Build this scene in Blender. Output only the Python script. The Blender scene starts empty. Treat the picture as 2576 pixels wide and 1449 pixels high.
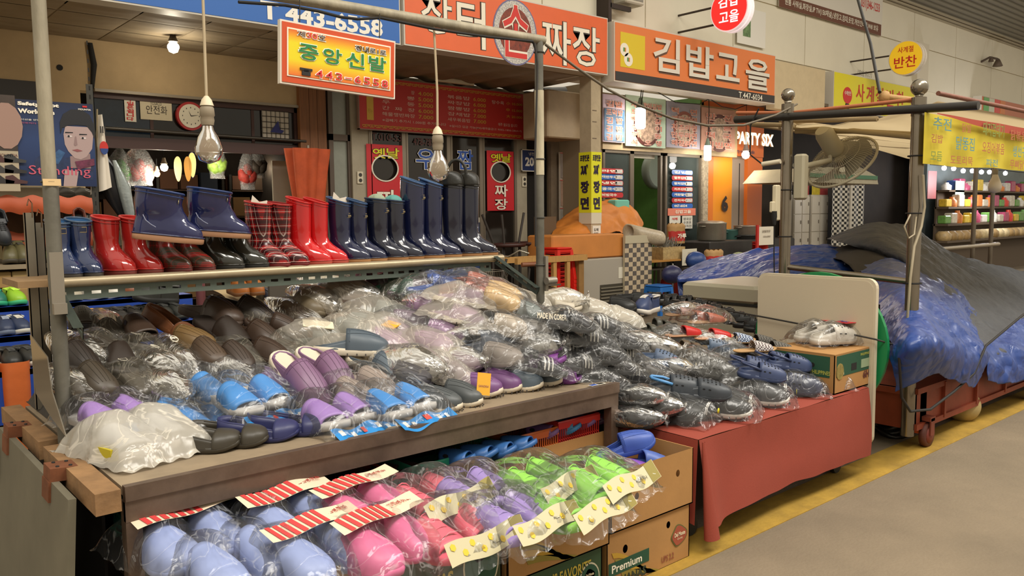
import bpy, math, random
from math import sin, cos, pi, radians as rad, sqrt
from mathutils import Vector as V, Matrix, noise
sc = bpy.context.scene
COL = sc.collection
random.seed(7)
# ---------------------------------------------------------------- camera (street runs along X, shop fronts face -Y, Z up)
FPX, CX, CY, CAMH = 2060.0, 1288.0, 724.5, 1.65
def cray(x, y): return V(((x-CX)/FPX, -(y-CY)/FPX, -1.0))
_a = cray(3680, 512).normalized()
_b = cray(-500, 552); _b = (_b - _a*_a.dot(_b)).normalized()
_z = _a.cross(_b)
ROT = Matrix((_a, _b, _z))
CAM = V((0, 0, CAMH))
cd = bpy.data.cameras.new('camera'); cam = bpy.data.objects.new('camera', cd); COL.objects.link(cam)
cd.sensor_width = 36; cd.lens = FPX/2576*36; cd.clip_start = .05; cd.clip_end = 200
cam.matrix_world = Matrix.Translation(CAM) @ ROT.to_4x4()
sc.camera = cam
# ---------------------------------------------------------------- world, lights, exposure
w = bpy.data.worlds.new('arcade_daylight'); sc.world = w; w.use_nodes = True
nt = w.node_tree; nt.nodes.clear()
tc = nt.nodes.new('ShaderNodeTexCoord'); sp = nt.nodes.new('ShaderNodeSeparateXYZ'); cr = nt.nodes.new('ShaderNodeValToRGB')
bg = nt.nodes.new('ShaderNodeBackground'); wo = nt.nodes.new('ShaderNodeOutputWorld')
nt.links.new(tc.outputs['Generated'], sp.inputs[0]); nt.links.new(sp.outputs[2], cr.inputs[0]); nt.links.new(cr.outputs[0], bg.inputs[0]); nt.links.new(bg.outputs[0], wo.inputs[0])
cr.color_ramp.elements[0].color = (.6, .52, .40, 1); cr.color_ramp.elements[0].position = 0
cr.color_ramp.elements[1].color = (1.0, .92, .76, 1); cr.color_ramp.elements[1].position = .8
bg.inputs[1].default_value = .78
def area(name, loc, sx, sy, power, col=(1, .95, .85), rot=(0, 0, 0)):
 l = bpy.data.lights.new(name, 'AREA'); l.shape = 'RECTANGLE'; l.size = sx; l.size_y = sy; l.energy = power; l.color = col
 o = bpy.data.objects.new(name, l); o.location = loc; o.rotation_euler = rot; COL.objects.link(o); return o
for k in range(3):
 area('arcade_skylight', (-1+7*k, -1.2, 8.5), 5.2, 2.2, 430, (1, .95, .86), (rad(10), 0, 0))
def lamp(loc, power, r=.04, col=(1, .9, .7)):
 l = bpy.data.lights.new('bulb_light', 'POINT'); l.energy = power; l.shadow_soft_size = r; l.color = col
 o = bpy.data.objects.new('bulb_light', l); o.location = loc; COL.objects.link(o)
vs = sc.view_settings; vs.view_transform = 'Standard'; vs.look = 'None'; vs.exposure = 0.38; vs.gamma = 1; vs.use_curve_mapping = False
sc.cycles.transparent_max_bounces = 24; sc.cycles.max_bounces = 8; sc.cycles.caustics_reflective = False; sc.cycles.caustics_refractive = False
sc.cycles.sample_clamp_indirect = 4.0
# ---------------------------------------------------------------- helpers
def at(x, y, **k):
 """world point where the sight line through photo pixel x,y meets the plane X=, Y= or Z="""
 d = ROT @ cray(x, y)
 (a, v), = k.items(); i = 'XYZ'.index(a)
 return CAM + d*((v-CAM[i])/d[i])
def lin(h):
 if isinstance(h, str):
  c = [int(h[i:i+2], 16)/255 for i in (0, 2, 4)]
  return tuple((x/12.92 if x <= .04045 else ((x+.055)/1.055)**2.4) for x in c)
 return tuple(h[:3])
MATS = {}
def mat(col, rough=.6, metal=0., bump=0., bs=40., var=0., vs_=6., emit=0., coat=0., spec=.5, key=None, stretch=None):
 k = key or (col, rough, metal, bump, bs, var, vs_, emit, coat, spec, stretch)
 if k in MATS: return MATS[k]
 m = bpy.data.materials.new('mat_%03d' % len(MATS)); MATS[k] = m; m.use_nodes = True
 n = m.node_tree; b = n.nodes['Principled BSDF']; c = lin(col)
 b.inputs['Base Color'].default_value = (*c, 1); b.inputs['Roughness'].default_value = rough; b.inputs['Metallic'].default_value = metal
 b.inputs['Specular IOR Level'].default_value = spec
 if coat: b.inputs['Coat Weight'].default_value = coat; b.inputs['Coat Roughness'].default_value = .06
 if emit: b.inputs['Emission Color'].default_value = (*c, 1); b.inputs['Emission Strength'].default_value = emit
 if bump or var:
  t = n.nodes.new('ShaderNodeTexCoord'); mp = n.nodes.new('ShaderNodeMapping'); n.links.new(t.outputs['Object'], mp.inputs[0])
  if stretch: mp.inputs['Scale'].default_value = stretch
 if var:
  z = n.nodes.new('ShaderNodeTexNoise'); z.inputs['Scale'].default_value = vs_; z.inputs['Detail'].default_value = 7; z.inputs['Roughness'].default_value = .65
  n.links.new(mp.outputs[0], z.inputs['Vector'])
  r = n.nodes.new('ShaderNodeValToRGB'); n.links.new(z.outputs['Fac'], r.inputs[0]); n.links.new(r.outputs[0], b.inputs['Base Color'])
  r.color_ramp.elements[0].position = .3; r.color_ramp.elements[1].position = .72
  r.color_ramp.elements[0].color = (*[x*(1-var) for x in c], 1); r.color_ramp.elements[1].color = (*[min(1, x*(1+var*.7)) for x in c], 1)
 if bump:
  z = n.nodes.new('ShaderNodeTexNoise'); z.inputs['Scale'].default_value = bs; z.inputs['Detail'].default_value = 5
  n.links.new(mp.outputs[0], z.inputs['Vector'])
  u = n.nodes.new('ShaderNodeBump'); u.inputs['Strength'].default_value = bump; u.inputs['Distance'].default_value = .01
  n.links.new(z.outputs['Fac'], u.inputs['Height']); n.links.new(u.outputs[0], b.inputs['Normal'])
 return m
def film(col='ffffff', haze=.25, scale=26., key=None, tint=.995):
 """thin crinkled plastic: see-through, with sharp glints and a milky share"""
 k = key or ('film', col, haze, scale, tint)
 if k in MATS: return MATS[k]
 m = bpy.data.materials.new('film_%03d' % len(MATS)); MATS[k] = m; m.use_nodes = True
 n = m.node_tree; n.nodes.clear(); N = n.nodes.new; L = n.links.new
 out = N('ShaderNodeOutputMaterial'); tr = N('ShaderNodeBsdfTransparent'); gl = N('ShaderNodeBsdfGlossy'); di = N('ShaderNodeBsdfDiffuse'); tl = N('ShaderNodeBsdfTranslucent')
 c = lin(col); tr.inputs[0].default_value = (tint, tint, tint, 1); gl.inputs[0].default_value = (1, 1, 1, 1); gl.inputs[1].default_value = .16
 di.inputs[0].default_value = (*c, 1); tl.inputs[0].default_value = (*c, 1)
 t = N('ShaderNodeTexCoord'); z = N('ShaderNodeTexNoise'); z.inputs['Scale'].default_value = scale; z.inputs['Detail'].default_value = 3; z.inputs['Distortion'].default_value = 1.6
 L(t.outputs['Object'], z.inputs['Vector'])
 mm = N('ShaderNodeMath'); mm.operation = 'SUBTRACT'; mm.inputs[1].default_value = .5; L(z.outputs['Fac'], mm.inputs[0])
 ab = N('ShaderNodeMath'); ab.operation = 'ABSOLUTE'; L(mm.outputs[0], ab.inputs[0])
 u = N('ShaderNodeBump'); u.inputs['Strength'].default_value = .8; u.inputs['Distance'].default_value = .02; L(ab.outputs[0], u.inputs['Height'])
 L(u.outputs[0], gl.inputs['Normal']); L(u.outputs[0], di.inputs['Normal'])
 rp = N('ShaderNodeMapRange'); rp.inputs[1].default_value = .0; rp.inputs[2].default_value = .022; rp.inputs[3].default_value = min(1, haze*1.5+.22); rp.inputs[4].default_value = haze  # whiter share along the creases paints highlight streaks into the film
 L(ab.outputs[0], rp.inputs[0])
 m1 = N('ShaderNodeMixShader'); m1.inputs[0].default_value = .4; L(di.outputs[0], m1.inputs[1]); L(tl.outputs[0], m1.inputs[2])
 m2 = N('ShaderNodeMixShader'); L(rp.outputs[0], m2.inputs[0]); L(tr.outputs[0], m2.inputs[1]); L(m1.outputs[0], m2.inputs[2])
 fr = N('ShaderNodeFresnel'); fr.inputs[0].default_value = 1.5; L(u.outputs[0], fr.inputs['Normal'])
 ad = N('ShaderNodeMath'); ad.operation = 'MULTIPLY_ADD'; ad.inputs[1].default_value = .75; ad.inputs[2].default_value = .0; ad.use_clamp = True; L(fr.outputs[0], ad.inputs[0])
 m3 = N('ShaderNodeMixShader'); L(ad.outputs[0], m3.inputs[0]); L(m2.outputs[0], m3.inputs[1]); L(gl.outputs[0], m3.inputs[2])
 L(m3.outputs[0], out.inputs[0]); return m
def glass(col='c8d4d2', rough=.03, alpha=.25, key=None):
 k = key or ('glass', col, rough, alpha)
 if k in MATS: return MATS[k]
 m = bpy.data.materials.new('glass_%03d' % len(MATS)); MATS[k] = m; m.use_nodes = True
 n = m.node_tree; n.nodes.clear(); N = n.nodes.new; L = n.links.new
 out = N('ShaderNodeOutputMaterial'); tr = N('ShaderNodeBsdfTransparent'); gl = N('ShaderNodeBsdfGlossy'); di = N('ShaderNodeBsdfDiffuse'); fr = N('ShaderNodeFresnel'); fr.inputs[0].default_value = 1.45
 gl.inputs[1].default_value = rough; di.inputs[0].default_value = (*lin(col), 1); tr.inputs[0].default_value = (.95, .95, .95, 1)
 m1 = N('ShaderNodeMixShader'); m1.inputs[0].default_value = alpha; L(tr.outputs[0], m1.inputs[1]); L(di.outputs[0], m1.inputs[2])
 m2 = N('ShaderNodeMixShader'); L(fr.outputs[0], m2.inputs[0]); L(m1.outputs[0], m2.inputs[1]); L(gl.outputs[0], m2.inputs[2]); L(m2.outputs[0], out.inputs[0]); return m
def gradmat(stops, axis=2, rough=.4, coord='Object', lo=0, hi=1):
 """printed colour gradient along an object axis between lo and hi"""
 k = ('grad', tuple(stops), axis, lo, hi)
 if k in MATS: return MATS[k]
 m = bpy.data.materials.new('print_%03d' % len(MATS)); MATS[k] = m; m.use_nodes = True
 n = m.node_tree; b = n.nodes['Principled BSDF']; b.inputs['Roughness'].default_value = rough
 t = n.nodes.new('ShaderNodeTexCoord'); s = n.nodes.new('ShaderNodeSeparateXYZ'); mr = n.nodes.new('ShaderNodeMapRange'); r = n.nodes.new('ShaderNodeValToRGB')
 n.links.new(t.outputs[coord], s.inputs[0]); n.links.new(s.outputs[axis], mr.inputs[0]); mr.inputs[1].default_value = lo; mr.inputs[2].default_value = hi
 n.links.new(mr.outputs[0], r.inputs[0]); n.links.new(r.outputs[0], b.inputs['Base Color'])
 el = r.color_ramp.elements
 while len(el) < len(stops): el.new(.5)
 for e, (p, c) in zip(el, stops): e.position = p; e.color = (*lin(c), 1)
 return m
def plaid(base, dark, light, s=16., key=None):
 k = ('plaid', base, dark, light, s)
 if k in MATS: return MATS[k]
 m = bpy.data.materials.new('plaid_%03d' % len(MATS)); MATS[k] = m; m.use_nodes = True
 n = m.node_tree; b = n.nodes['Principled BSDF']; b.inputs['Roughness'].default_value = .2
 N = n.nodes.new; L = n.links.new
 t = N('ShaderNodeTexCoord'); sp_ = N('ShaderNodeSeparateXYZ'); L(t.outputs['Object'], sp_.inputs[0])
 ang = N('ShaderNodeMath'); ang.operation = 'SUBTRACT'; L(sp_.outputs[1], ang.inputs[0]); mx = N('ShaderNodeMath'); mx.operation = 'MULTIPLY'; mx.inputs[1].default_value = .8; L(sp_.outputs[0], mx.inputs[0]); L(mx.outputs[0], ang.inputs[1])
 def band(src, sc_, lo, hi, off=0):
  a = N('ShaderNodeMath'); a.operation = 'MULTIPLY_ADD'; a.inputs[1].default_value = sc_; a.inputs[2].default_value = off; L(src, a.inputs[0])
  f = N('ShaderNodeMath'); f.operation = 'FRACT'; L(a.outputs[0], f.inputs[0])
  g = N('ShaderNodeMath'); g.operation = 'GREATER_THAN'; g.inputs[1].default_value = lo; L(f.outputs[0], g.inputs[0])
  h = N('ShaderNodeMath'); h.operation = 'LESS_THAN'; h.inputs[1].default_value = hi; L(f.outputs[0], h.inputs[0])
  o = N('ShaderNodeMath'); o.operation = 'MULTIPLY'; L(g.outputs[0], o.inputs[0]); L(h.outputs[0], o.inputs[1]); return o.outputs[0]
 def mix(f, a, bcol, k=1.):
  x = N('ShaderNodeMix'); x.data_type = 'RGBA'; mu = N('ShaderNodeMath'); mu.operation = 'MULTIPLY'; mu.inputs[1].default_value = k; L(f, mu.inputs[0]); L(mu.outputs[0], x.inputs[0]); L(a, x.inputs[6]); x.inputs[7].default_value = (*lin(bcol), 1); return x.outputs[2]
 c0 = N('ShaderNodeRGB'); c0.outputs[0].default_value = (*lin(base), 1); c = c0.outputs[0]
 z = sp_.outputs[2]; a = ang.outputs[0]
 c = mix(band(z, s, .0, .5), c, dark, .74); c = mix(band(a, s, .0, .5), c, dark, .74)
 c = mix(band(z, s, .70, .75), c, light, .8); c = mix(band(a, s, .70, .75), c, light, .8); c = mix(band(z, s, .86, .9), c, dark, .8); c = mix(band(a, s, .22, .26), c, light, .5)
 L(c, b.inputs['Base Color']); return m
class MB:
 """collects shapes; build() links them as one mesh object"""
 def __init__(s): s.v = []; s.f = []; s.m = []; s.s = []; s.T = None; s.mi = 0; s.sm = False
 def _add(s, vs, fs, sm=None):
  o = len(s.v); T = s.T
  s.v.extend([tuple(T @ V(p)) for p in vs] if T else [tuple(p) for p in vs])
  sm = s.sm if sm is None else sm
  for f in fs: s.f.append([i+o for i in f]); s.m.append(s.mi); s.s.append(sm)
  return s
 def box(s, x0, y0, z0, x1, y1, z1):
  return s._add([(x0,y0,z0),(x1,y0,z0),(x1,y1,z0),(x0,y1,z0),(x0,y0,z1),(x1,y0,z1),(x1,y1,z1),(x0,y1,z1)],
       [(3,2,1,0),(4,5,6,7),(0,1,5,4),(1,2,6,5),(2,3,7,6),(3,0,4,7)], False)
 def rbox(s, x0, y0, z0, x1, y1, z1, r=.01):
  """box with chamfered vertical corners and a chamfered top"""
  pts = [(x0+r,y0),(x1-r,y0),(x1,y0+r),(x1,y1-r),(x1-r,y1),(x0+r,y1),(x0,y1-r),(x0,y0+r)]
  cxx, cyy = (x0+x1)/2, (y0+y1)/2
  def ins(k, z): return [(cxx+(px-cxx)*(1-k/max(.001,abs(x1-x0)/2)), cyy+(py-cyy)*(1-k/max(.001,abs(y1-y0)/2)), z) for px, py in pts]
  return s.loft([ins(r,z0), ins(0,z0+r), ins(0,z1-r), ins(r,z1)], True, True, False)
 def loft(s, rings, c0=False, c1=False, sm=True, closed=True):
  n = len(rings[0]); vs = [p for r in rings for p in r]; fs = []
  for i in range(len(rings)-1):
   for j in range(n if closed else n-1):
    k = (j+1) % n; fs.append((i*n+j, i*n+k, (i+1)*n+k, (i+1)*n+j))
  s._add(vs, fs, sm)
  if c0: s._add(rings[0], [tuple(range(n))[::-1]], False)
  if c1: s._add(rings[-1], [tuple(range(n))], False)
  return s
 def tube(s, pts, r, n=8, caps=True, closed=False):
  pts = [V(p) for p in pts]; R = r if isinstance(r, (list, tuple)) else [r]*len(pts)
  up = None; rings = []
  m = len(pts)
  for i, p in enumerate(pts):
   d = (pts[(i+1) % m]-pts[i-1]) if closed else (pts[min(i+1, m-1)]-pts[max(i-1, 0)])
   d = d.normalized() if d.length > 1e-9 else V((0, 0, 1))
   if up is None: up = V((0, 0, 1)) if abs(d.z) < .9 else V((1, 0, 0))
   a = d.cross(up)
   if a.length < 1e-6: a = d.cross(V((1, 0, 0)))
   a.normalize(); b = a.cross(d); up = b
   rings.append([p+a*(cos(2*pi*k/n)*R[i])+b*(sin(2*pi*k/n)*R[i]) for k in range(n)])
  if closed: rings.append(rings[0])
  return s.loft(rings, caps and not closed, caps and not closed, True)
 def rod(s, a, b, r, n=8): return s.tube([a, b], r, n)
 def lathe(s, prof, c=(0, 0, 0), n=20, M=None, caps=True):
  c = V(c); rings = []
  for r, z in prof:
   ring = [V((r*cos(2*pi*k/n), r*sin(2*pi*k/n), z)) for k in range(n)]
   rings.append([c+(M @ p if M else p) for p in ring])
  return s.loft(rings, caps, caps, True)
 def prism(s, poly, a, b, axis='Z'):
  def P(u, v_, w_): return {'Z': (u, v_, w_), 'Y': (u, w_, v_), 'X': (w_, u, v_)}[axis]
  n = len(poly); vs = [P(u, v_, a) for u, v_ in poly]+[P(u, v_, b) for u, v_ in poly]
  return s._add(vs, [tuple(range(n)), tuple(range(n, 2*n))[::-1]]+[(i, i+n, (i+1) % n+n, (i+1) % n) for i in range(n)], False)
 def grid(s, fn, nu, nv, sm=True):
  vs = [fn(i/nu, j/nv) for i in range(nu+1) for j in range(nv+1)]
  return s._add(vs, [(i*(nv+1)+j, (i+1)*(nv+1)+j, (i+1)*(nv+1)+j+1, i*(nv+1)+j+1) for i in range(nu) for j in range(nv)], sm)
 def mesh(s, name, mats):
  me = bpy.data.meshes.new(name); me.from_pydata(s.v, [], s.f)
  if not isinstance(mats, (list, tuple)): mats = [mats]
  for m in mats: me.materials.append(m)
  me.polygons.foreach_set('material_index', s.m); me.polygons.foreach_set('use_smooth', s.s); me.update(); return me
 def build(s, name, mats, parent=None, loc=None):
  o = bpy.data.objects.new(name, s.mesh(name, mats)); COL.objects.link(o)
  if parent: o.parent = parent
  if loc is not None: o.location = loc
  return o
def tag(o, label=None, cat=None, group=None, kind=None):
 if label: o['label'] = label
 if cat: o['category'] = cat
 if group: o['group'] = group
 if kind: o['kind'] = kind
 return o
def empty(name, loc, rz=0, label=None, cat=None, group=None, rot=None):
 o = bpy.data.objects.new(name, None); COL.objects.link(o); o.location = loc; o.rotation_euler = rot or (0, 0, rz); o.empty_display_size = .05
 return tag(o, label, cat, group)
KIDS = {}
def kids(o): return [c for c in o.children]
def dup(o, loc=None, rot=None, parent=None, label=None, group=None, scale=None):
 c = o.copy(); COL.objects.link(c)
 if parent is not None: c.parent = parent
 if loc is not None: c.location = loc
 if rot is not None: c.rotation_euler = rot
 if scale is not None: c.scale = (scale,)*3 if not isinstance(scale, tuple) else scale
 if label: c['label'] = label
 if group: c['group'] = group
 for ch in kids(o): dup(ch, parent=c)
 return c
def struct(o, label=None): o['kind'] = 'structure'; return tag(o, label)
# text -> mesh fitted in a box of the plane spanned by right/up; shapes are filled in all at once at the end
QUEUE = []
def text(s, o, right, up, w_, h_, m, name='lettering', parent=None, bold=.0, depth=.002, fit='box', align='l'):
 """writing as geometry. o = lower left corner, right/up unit vectors"""
 me = bpy.data.meshes.new(name); me.materials.append(m)
 t = bpy.data.objects.new(name, me); COL.objects.link(t)
 if parent:
  t.parent = parent; t.location = -V(parent.location)
 QUEUE.append((me, s, V(o), V(right), V(up), w_, h_, bold, depth, fit))
 return t
def fill_texts():
 keys = {}
 for q in QUEUE:
  k = (q[1], q[7])
  if k not in keys:
   cu = bpy.data.curves.new('txt', 'FONT'); cu.body = q[1]; cu.size = 1; cu.offset = q[7]; cu.resolution_u = 2
   ob = bpy.data.objects.new('txt', cu); COL.objects.link(ob); keys[k] = ob
 dg = bpy.context.evaluated_depsgraph_get(); out = {}
 for k, ob in keys.items():
  tm = bpy.data.meshes.new_from_object(ob.evaluated_get(dg))
  out[k] = ([(v.co.x, v.co.y) for v in tm.vertices], [list(p.vertices) for p in tm.polygons]); bpy.data.meshes.remove(tm)
 for ob in keys.values():
  cu = ob.data; bpy.data.objects.remove(ob); bpy.data.curves.remove(cu)
 for me, s, o, right, up, w_, h_, bold, depth, fit in QUEUE:
  vs_, fs_ = out[(s, bold)]
  if not vs_: continue
  x0 = min(v[0] for v in vs_); x1 = max(v[0] for v in vs_); y0 = min(v[1] for v in vs_); y1 = max(v[1] for v in vs_)
  sx = w_/(x1-x0); sy = h_/(y1-y0); nrm = right.cross(up)
  me.from_pydata([tuple(o+right*((a-x0)*sx)+up*((b-y0)*sy)+nrm*depth) for a, b in vs_], [], fs_); me.update()
ORD = 'first second third fourth fifth sixth seventh eighth ninth tenth eleventh twelfth thirteenth fourteenth fifteenth sixteenth seventeenth eighteenth last'.split()
UPZ = (0, 0, 1); RX = (1, 0, 0); RNY = (0, -1, 0)
def ptext(s, x0, y0, x1, y1, Y, m, parent=None, bold=0., lift=.004, name='lettering', **k):
 """text on a wall plane facing -Y; lower-left and upper-right given as photo pixels on that plane"""
 a = at(x0, y1, Y=Y); b = at(x1, y0, Y=Y)
 return text(s, (a.x, Y, a.z), RX, UPZ, b.x-a.x, abs(b.z-a.z), m, name, parent, bold, lift, **k)
def wbox(s, x, z, w_, h_, Y, m, parent=None, bold=0., lift=.004, **k):
 return text(s, (x, Y, z), RX, UPZ, w_, h_, m, k.pop('name', 'lettering'), parent, bold, lift, **k)
def panelY(name, X0, X1, Z0, Z1, Y, th, m, parent=None, kind=None):
 """board facing -Y whose front face is at Y"""
 c = MB().box(X0, Y, Z0, X1, Y+th, Z1).build(name, m, parent)
 if parent: c.location = -V(parent.location)
 return c
# ================================================================ the setting
Y1, Y2, Y3 = 8.64, 10.74, 9.48
def kid(mb, name, m, root):
 o = mb.build(name, m, root); o.location = -V(root.location); return o
def loc_of(x, y, **k): return tuple(at(x, y, **k))
floor_m = mat('7a6c58', .85, bump=.35, bs=60, var=.22, vs_=1.1)
struct(MB().box(-6, -6, -.1, 60, 16, 0).build('floor', floor_m), 'grey asphalt market street floor')
ylw = mat('a2802c', .8, bump=.3, bs=50, var=.35, vs_=3.5)
fl = struct(MB().box(-6, 2.25, 0, 40, 2.5, .004).build('trim_1', ylw), 'worn yellow line painted along the street floor')
cream = mat('b39a74', .85, bump=.1, bs=8, var=.16, vs_=1.3)
clad = mat('e0d8c2', .55, bump=.03, bs=3, var=.06, vs_=.8)
dirty = mat('a8977a', .8, var=.2, vs_=2)
steel = mat('8f8a80', .3, .85, bump=.05, var=.15)
alu = mat('9a9080', .4, .6)
dark = mat('15120f', .8)
brown = mat('3b2318', .6, var=.2)
SOF = at(600, 45, Y=Y1).z
# upper cladding above the signs, one object per panel
UW = Y1+.28
wall_up = struct(MB().box(-3, UW+.03, SOF, 40, UW+.2, 12).build('wall_upper', clad), 'pale clad upper wall above the shop signs')
zr = [at(2000, 160, Y=UW).z, at(2455, 160, Y=UW).z]
zr = [SOF, zr[0], zr[1], zr[1]+1.75, zr[1]+3.5]
xs = [at(p, 100, Y=UW).x for p in (1623, 1844)]; dx = at(2025, 100, Y=UW).x-xs[1]
xs = [xs[0]-2*2.3, xs[0]-2.3]+xs
xx = xs[-1]
while xx < 34: xx += dx; xs.append(xx)
g = .012
for j in range(1, 4):
 for i in range(len(xs)-1):
  MB().box(xs[i]+g, UW, zr[j]+g, xs[i+1]-g, UW+.035, zr[j+1]-g).build('cladding_panel', clad, wall_up)
# wall of the shoe shop: header over the opening, beam, piers
OX0, OX1 = at(240, 300, Y=Y2).x, at(752, 300, Y=Y2).x
OZ = at(755, 272, Y=Y2).z
wl = struct(MB().box(-3, Y2, OZ, OX1+.12, Y2+.25, SOF).box(-3, Y2, 0, OX0-.15, Y2+.25, OZ).box(OX1, Y2-.05, 0, OX1+.12, Y2+.25, OZ+.05).build('wall_back', cream), 'grimy cream wall over the shoe shop opening')
MB().tube([(at(150,170,Y=Y2).x, Y2+.02, at(150,170,Y=Y2).z), (at(150,170,Y=Y2).x, Y2-.006, at(150,170,Y=Y2).z)], .035, 10).build('wall_hole', dark, wl)
bx_ = at(225, 110, Y=Y2)
MB().tube([(bx_.x, Y2-.02, SOF-.05), (bx_.x+.03, Y2-.03, SOF-.3), (bx_.x, Y2-.02, OZ+.03)], [.03, .035, .022], 7).build('cable', dark, wl)
# canopy soffit with pressed ceiling tiles
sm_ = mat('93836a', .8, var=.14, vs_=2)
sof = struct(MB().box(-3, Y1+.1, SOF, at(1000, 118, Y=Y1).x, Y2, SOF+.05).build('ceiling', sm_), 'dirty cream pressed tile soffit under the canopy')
tw = .7
for i in range(-1, 13):
 for j in range(3):
  x0 = i*tw; y0 = Y1+.12+j*.66
  if x0+tw > 6.3: continue
  def F(u, v, x0=x0, y0=y0):
   e = max(0, sin(pi*u))*max(0, sin(pi*v)); d = (abs(sin(3*pi*v))*.5)
   return (x0+.008+u*(tw-.016), y0+.008+v*.64, SOF-.004-.03*(e**.6)*(.35+d))
  MB().grid(F, 8, 12).build('ceiling_tile', sm_, sof)
# restaurant soffit, tube lamp valance
JX0, JX1 = at(1012, 118, Y=Y1).x, at(1525, 195, Y=Y1).x
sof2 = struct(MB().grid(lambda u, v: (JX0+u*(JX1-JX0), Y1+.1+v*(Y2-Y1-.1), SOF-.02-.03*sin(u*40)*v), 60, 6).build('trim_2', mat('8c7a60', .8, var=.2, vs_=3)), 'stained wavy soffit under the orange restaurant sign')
# interior shell of the shoe shop
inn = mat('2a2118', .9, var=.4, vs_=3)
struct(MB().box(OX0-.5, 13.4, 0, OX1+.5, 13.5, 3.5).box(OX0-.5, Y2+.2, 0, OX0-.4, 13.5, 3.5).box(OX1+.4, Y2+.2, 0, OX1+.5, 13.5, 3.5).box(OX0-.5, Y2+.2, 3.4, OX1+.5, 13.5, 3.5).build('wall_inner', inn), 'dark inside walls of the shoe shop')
# jjajang restaurant wall behind frames + kimbap shop + beyond
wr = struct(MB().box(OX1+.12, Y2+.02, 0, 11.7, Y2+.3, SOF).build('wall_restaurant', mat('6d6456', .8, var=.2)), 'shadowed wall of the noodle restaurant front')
# column
cx0, cx1 = at(1463, 400, Y=8.8).x, at(1513, 400, Y=8.8).x
COLX = cx0+.02
colm = mat('b3a184', .8, bump=.2, bs=30, var=.2, vs_=3)
cc = at(1488, 400, Y=8.76)
CW = .24
column = struct(MB().box(cc.x-.01, 8.76, 0, cc.x-.01+CW*.9, 8.76+CW, SOF-.02).build('trim_3', colm), 'cream square steel column between the two restaurants')
COLL = cc.x-.01; COLR = COLL+CW*.9
# ---------------------------------------------------------------- roof edge, upper right
rj = at(2310, 20, Y=UW)
roofm = mat('8a8577', .5, .3)
rr = at(2576, 0, Y=5.2)
rf = MB()
RZ = rj.z
for i in range(26):
 y = UW-.02-i*.14; z = RZ+.02+i*.045
 rf.box(7, y-.1, z, 40, y, z+.05)
 rf.box(7, y-.14, z+.05, 40, y-.0, z+.06)
ro = struct(rf.build('roof', roofm), 'corrugated metal arcade roof above the wall'); 
for i in range(3): struct(MB().box(7, UW-.03-.05*i, RZ-.14+.06*i, 40, UW+.02-.03*i, RZ-.1+.06*i).build('trim_%d' % (4+i), mat('a59a82', .6)), 'cream fascia strip at the arcade roof edge')
# ================================================================ signs along the canopy
def sign_board(name, label, X0, X1, Z0, Z1, Y, m, frame, th=.22, fr=.018, cat='sign'):
 r = empty(name, ((X0+X1)/2, Y+th/2, Z0), 0, label, cat)
 kid(MB().box(X0, Y, Z0, X1, Y+th, Z1), 'sign_body', frame, r)
 kid(MB().box(X0+fr, Y-.006, Z0+fr, X1-fr, Y, Z1-fr), 'sign_face', m, r)
 return r
frm = mat('cfc8ba', .5)
SZ0, SZ1 = SOF-.03, at(1525, 47, Y=Y1).z
wht = mat('f3eee2', .6); blk = mat('1a1614', .6); red = mat('c9201e', .5)
BX0 = at(150, 0, Y=Y1).x-.5; BX1 = at(1007, 60, Y=Y1).x
bs_ = sign_board('shop_sign', 'long blue and white shop sign over the shoe shop awning', BX0-1, BX1, SZ0, SZ1, Y1, mat('1f62b4', .45), frm)
a = at(870, 22, Y=Y1)
kid(MB().box(BX0+.2, Y1-.01, SZ0+.5, BX1-.22, Y1-.006, SZ1-.04), 'white_field', mat('e9e2cf', .5), bs_)
za, zb = at(690, 52, Y=Y1).z, at(690, 18, Y=Y1).z
xa, xb = at(655, 40, Y=Y1).x, at(962, 90, Y=Y1).x
wbox('T 443-6558', xa, za-.0, xb-xa, .2, Y1, wht, bs_, .035, .012)
kid(MB().box(at(790, 0, Y=Y1).x, Y1-.016, SZ0+.6, at(935, 30, Y=Y1).x, Y1-.01, SZ0+.62), 'line', mat('2a4e96', .5), bs_)
# orange noodle restaurant sign
js = sign_board('restaurant_sign', 'orange restaurant sign with white brush lettering and noodle bowl picture', JX0+.01, JX1, SZ0, SZ1, Y1-.03, mat('e2622a', .45, var=.04), frm, .26)
YJ = Y1-.036
def outlined(s, p, w_, h_, Y, m, mo, root, b=.01, ob=.035, k=.0):
 wbox(s, p.x-.008, p.z-.008, w_+.016, h_+.016, Y, mo, root, ob, .003)
 wbox(s, p.x, p.z, w_, h_, Y, m, root, b, .006)
bk = mat('33261c', .6); of = mat('efe6d2', .6)
for ch, x0, yb, x1, yt in (('장', 1060, 80, 1135, -10), ('터', 1150, 116, 1220, 5), ('짜', 1362, 156, 1435, 55), ('장', 1440, 162, 1508, 70)):
 a = at(x0, yb, Y=YJ); b = at(x1, yt, Y=YJ); zb_ = at(x1, yb+(x1-x0)*.2, Y=YJ).z
 outlined(ch, V((a.x, YJ, zb_+.02)), b.x-a.x, min(.7, at((x0+x1)/2, yt, Y=YJ).z-zb_), YJ, of, bk, js)
bc = at(1296, 82, Y=YJ)
def disc(c, r, rz, Y0, Y1_, m, name, root, n=32):
 return kid(MB().prism([(c.x+r*cos(2*pi*k/n), c.z+rz*sin(2*pi*k/n)) for k in range(n)], Y0, Y1_, 'Y'), name, m, root)
br_ = at(1350, 82, Y=YJ).x-bc.x
disc(bc, br_, .44, YJ-.004, YJ, mat('6d6a8e', .5), 'bowl_outline', js)
disc(bc, br_*.95, .42, YJ-.006, YJ-.004, mat('c9c3bb', .5, var=.75, vs_=45), 'bowl_rim_print', js)
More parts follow.
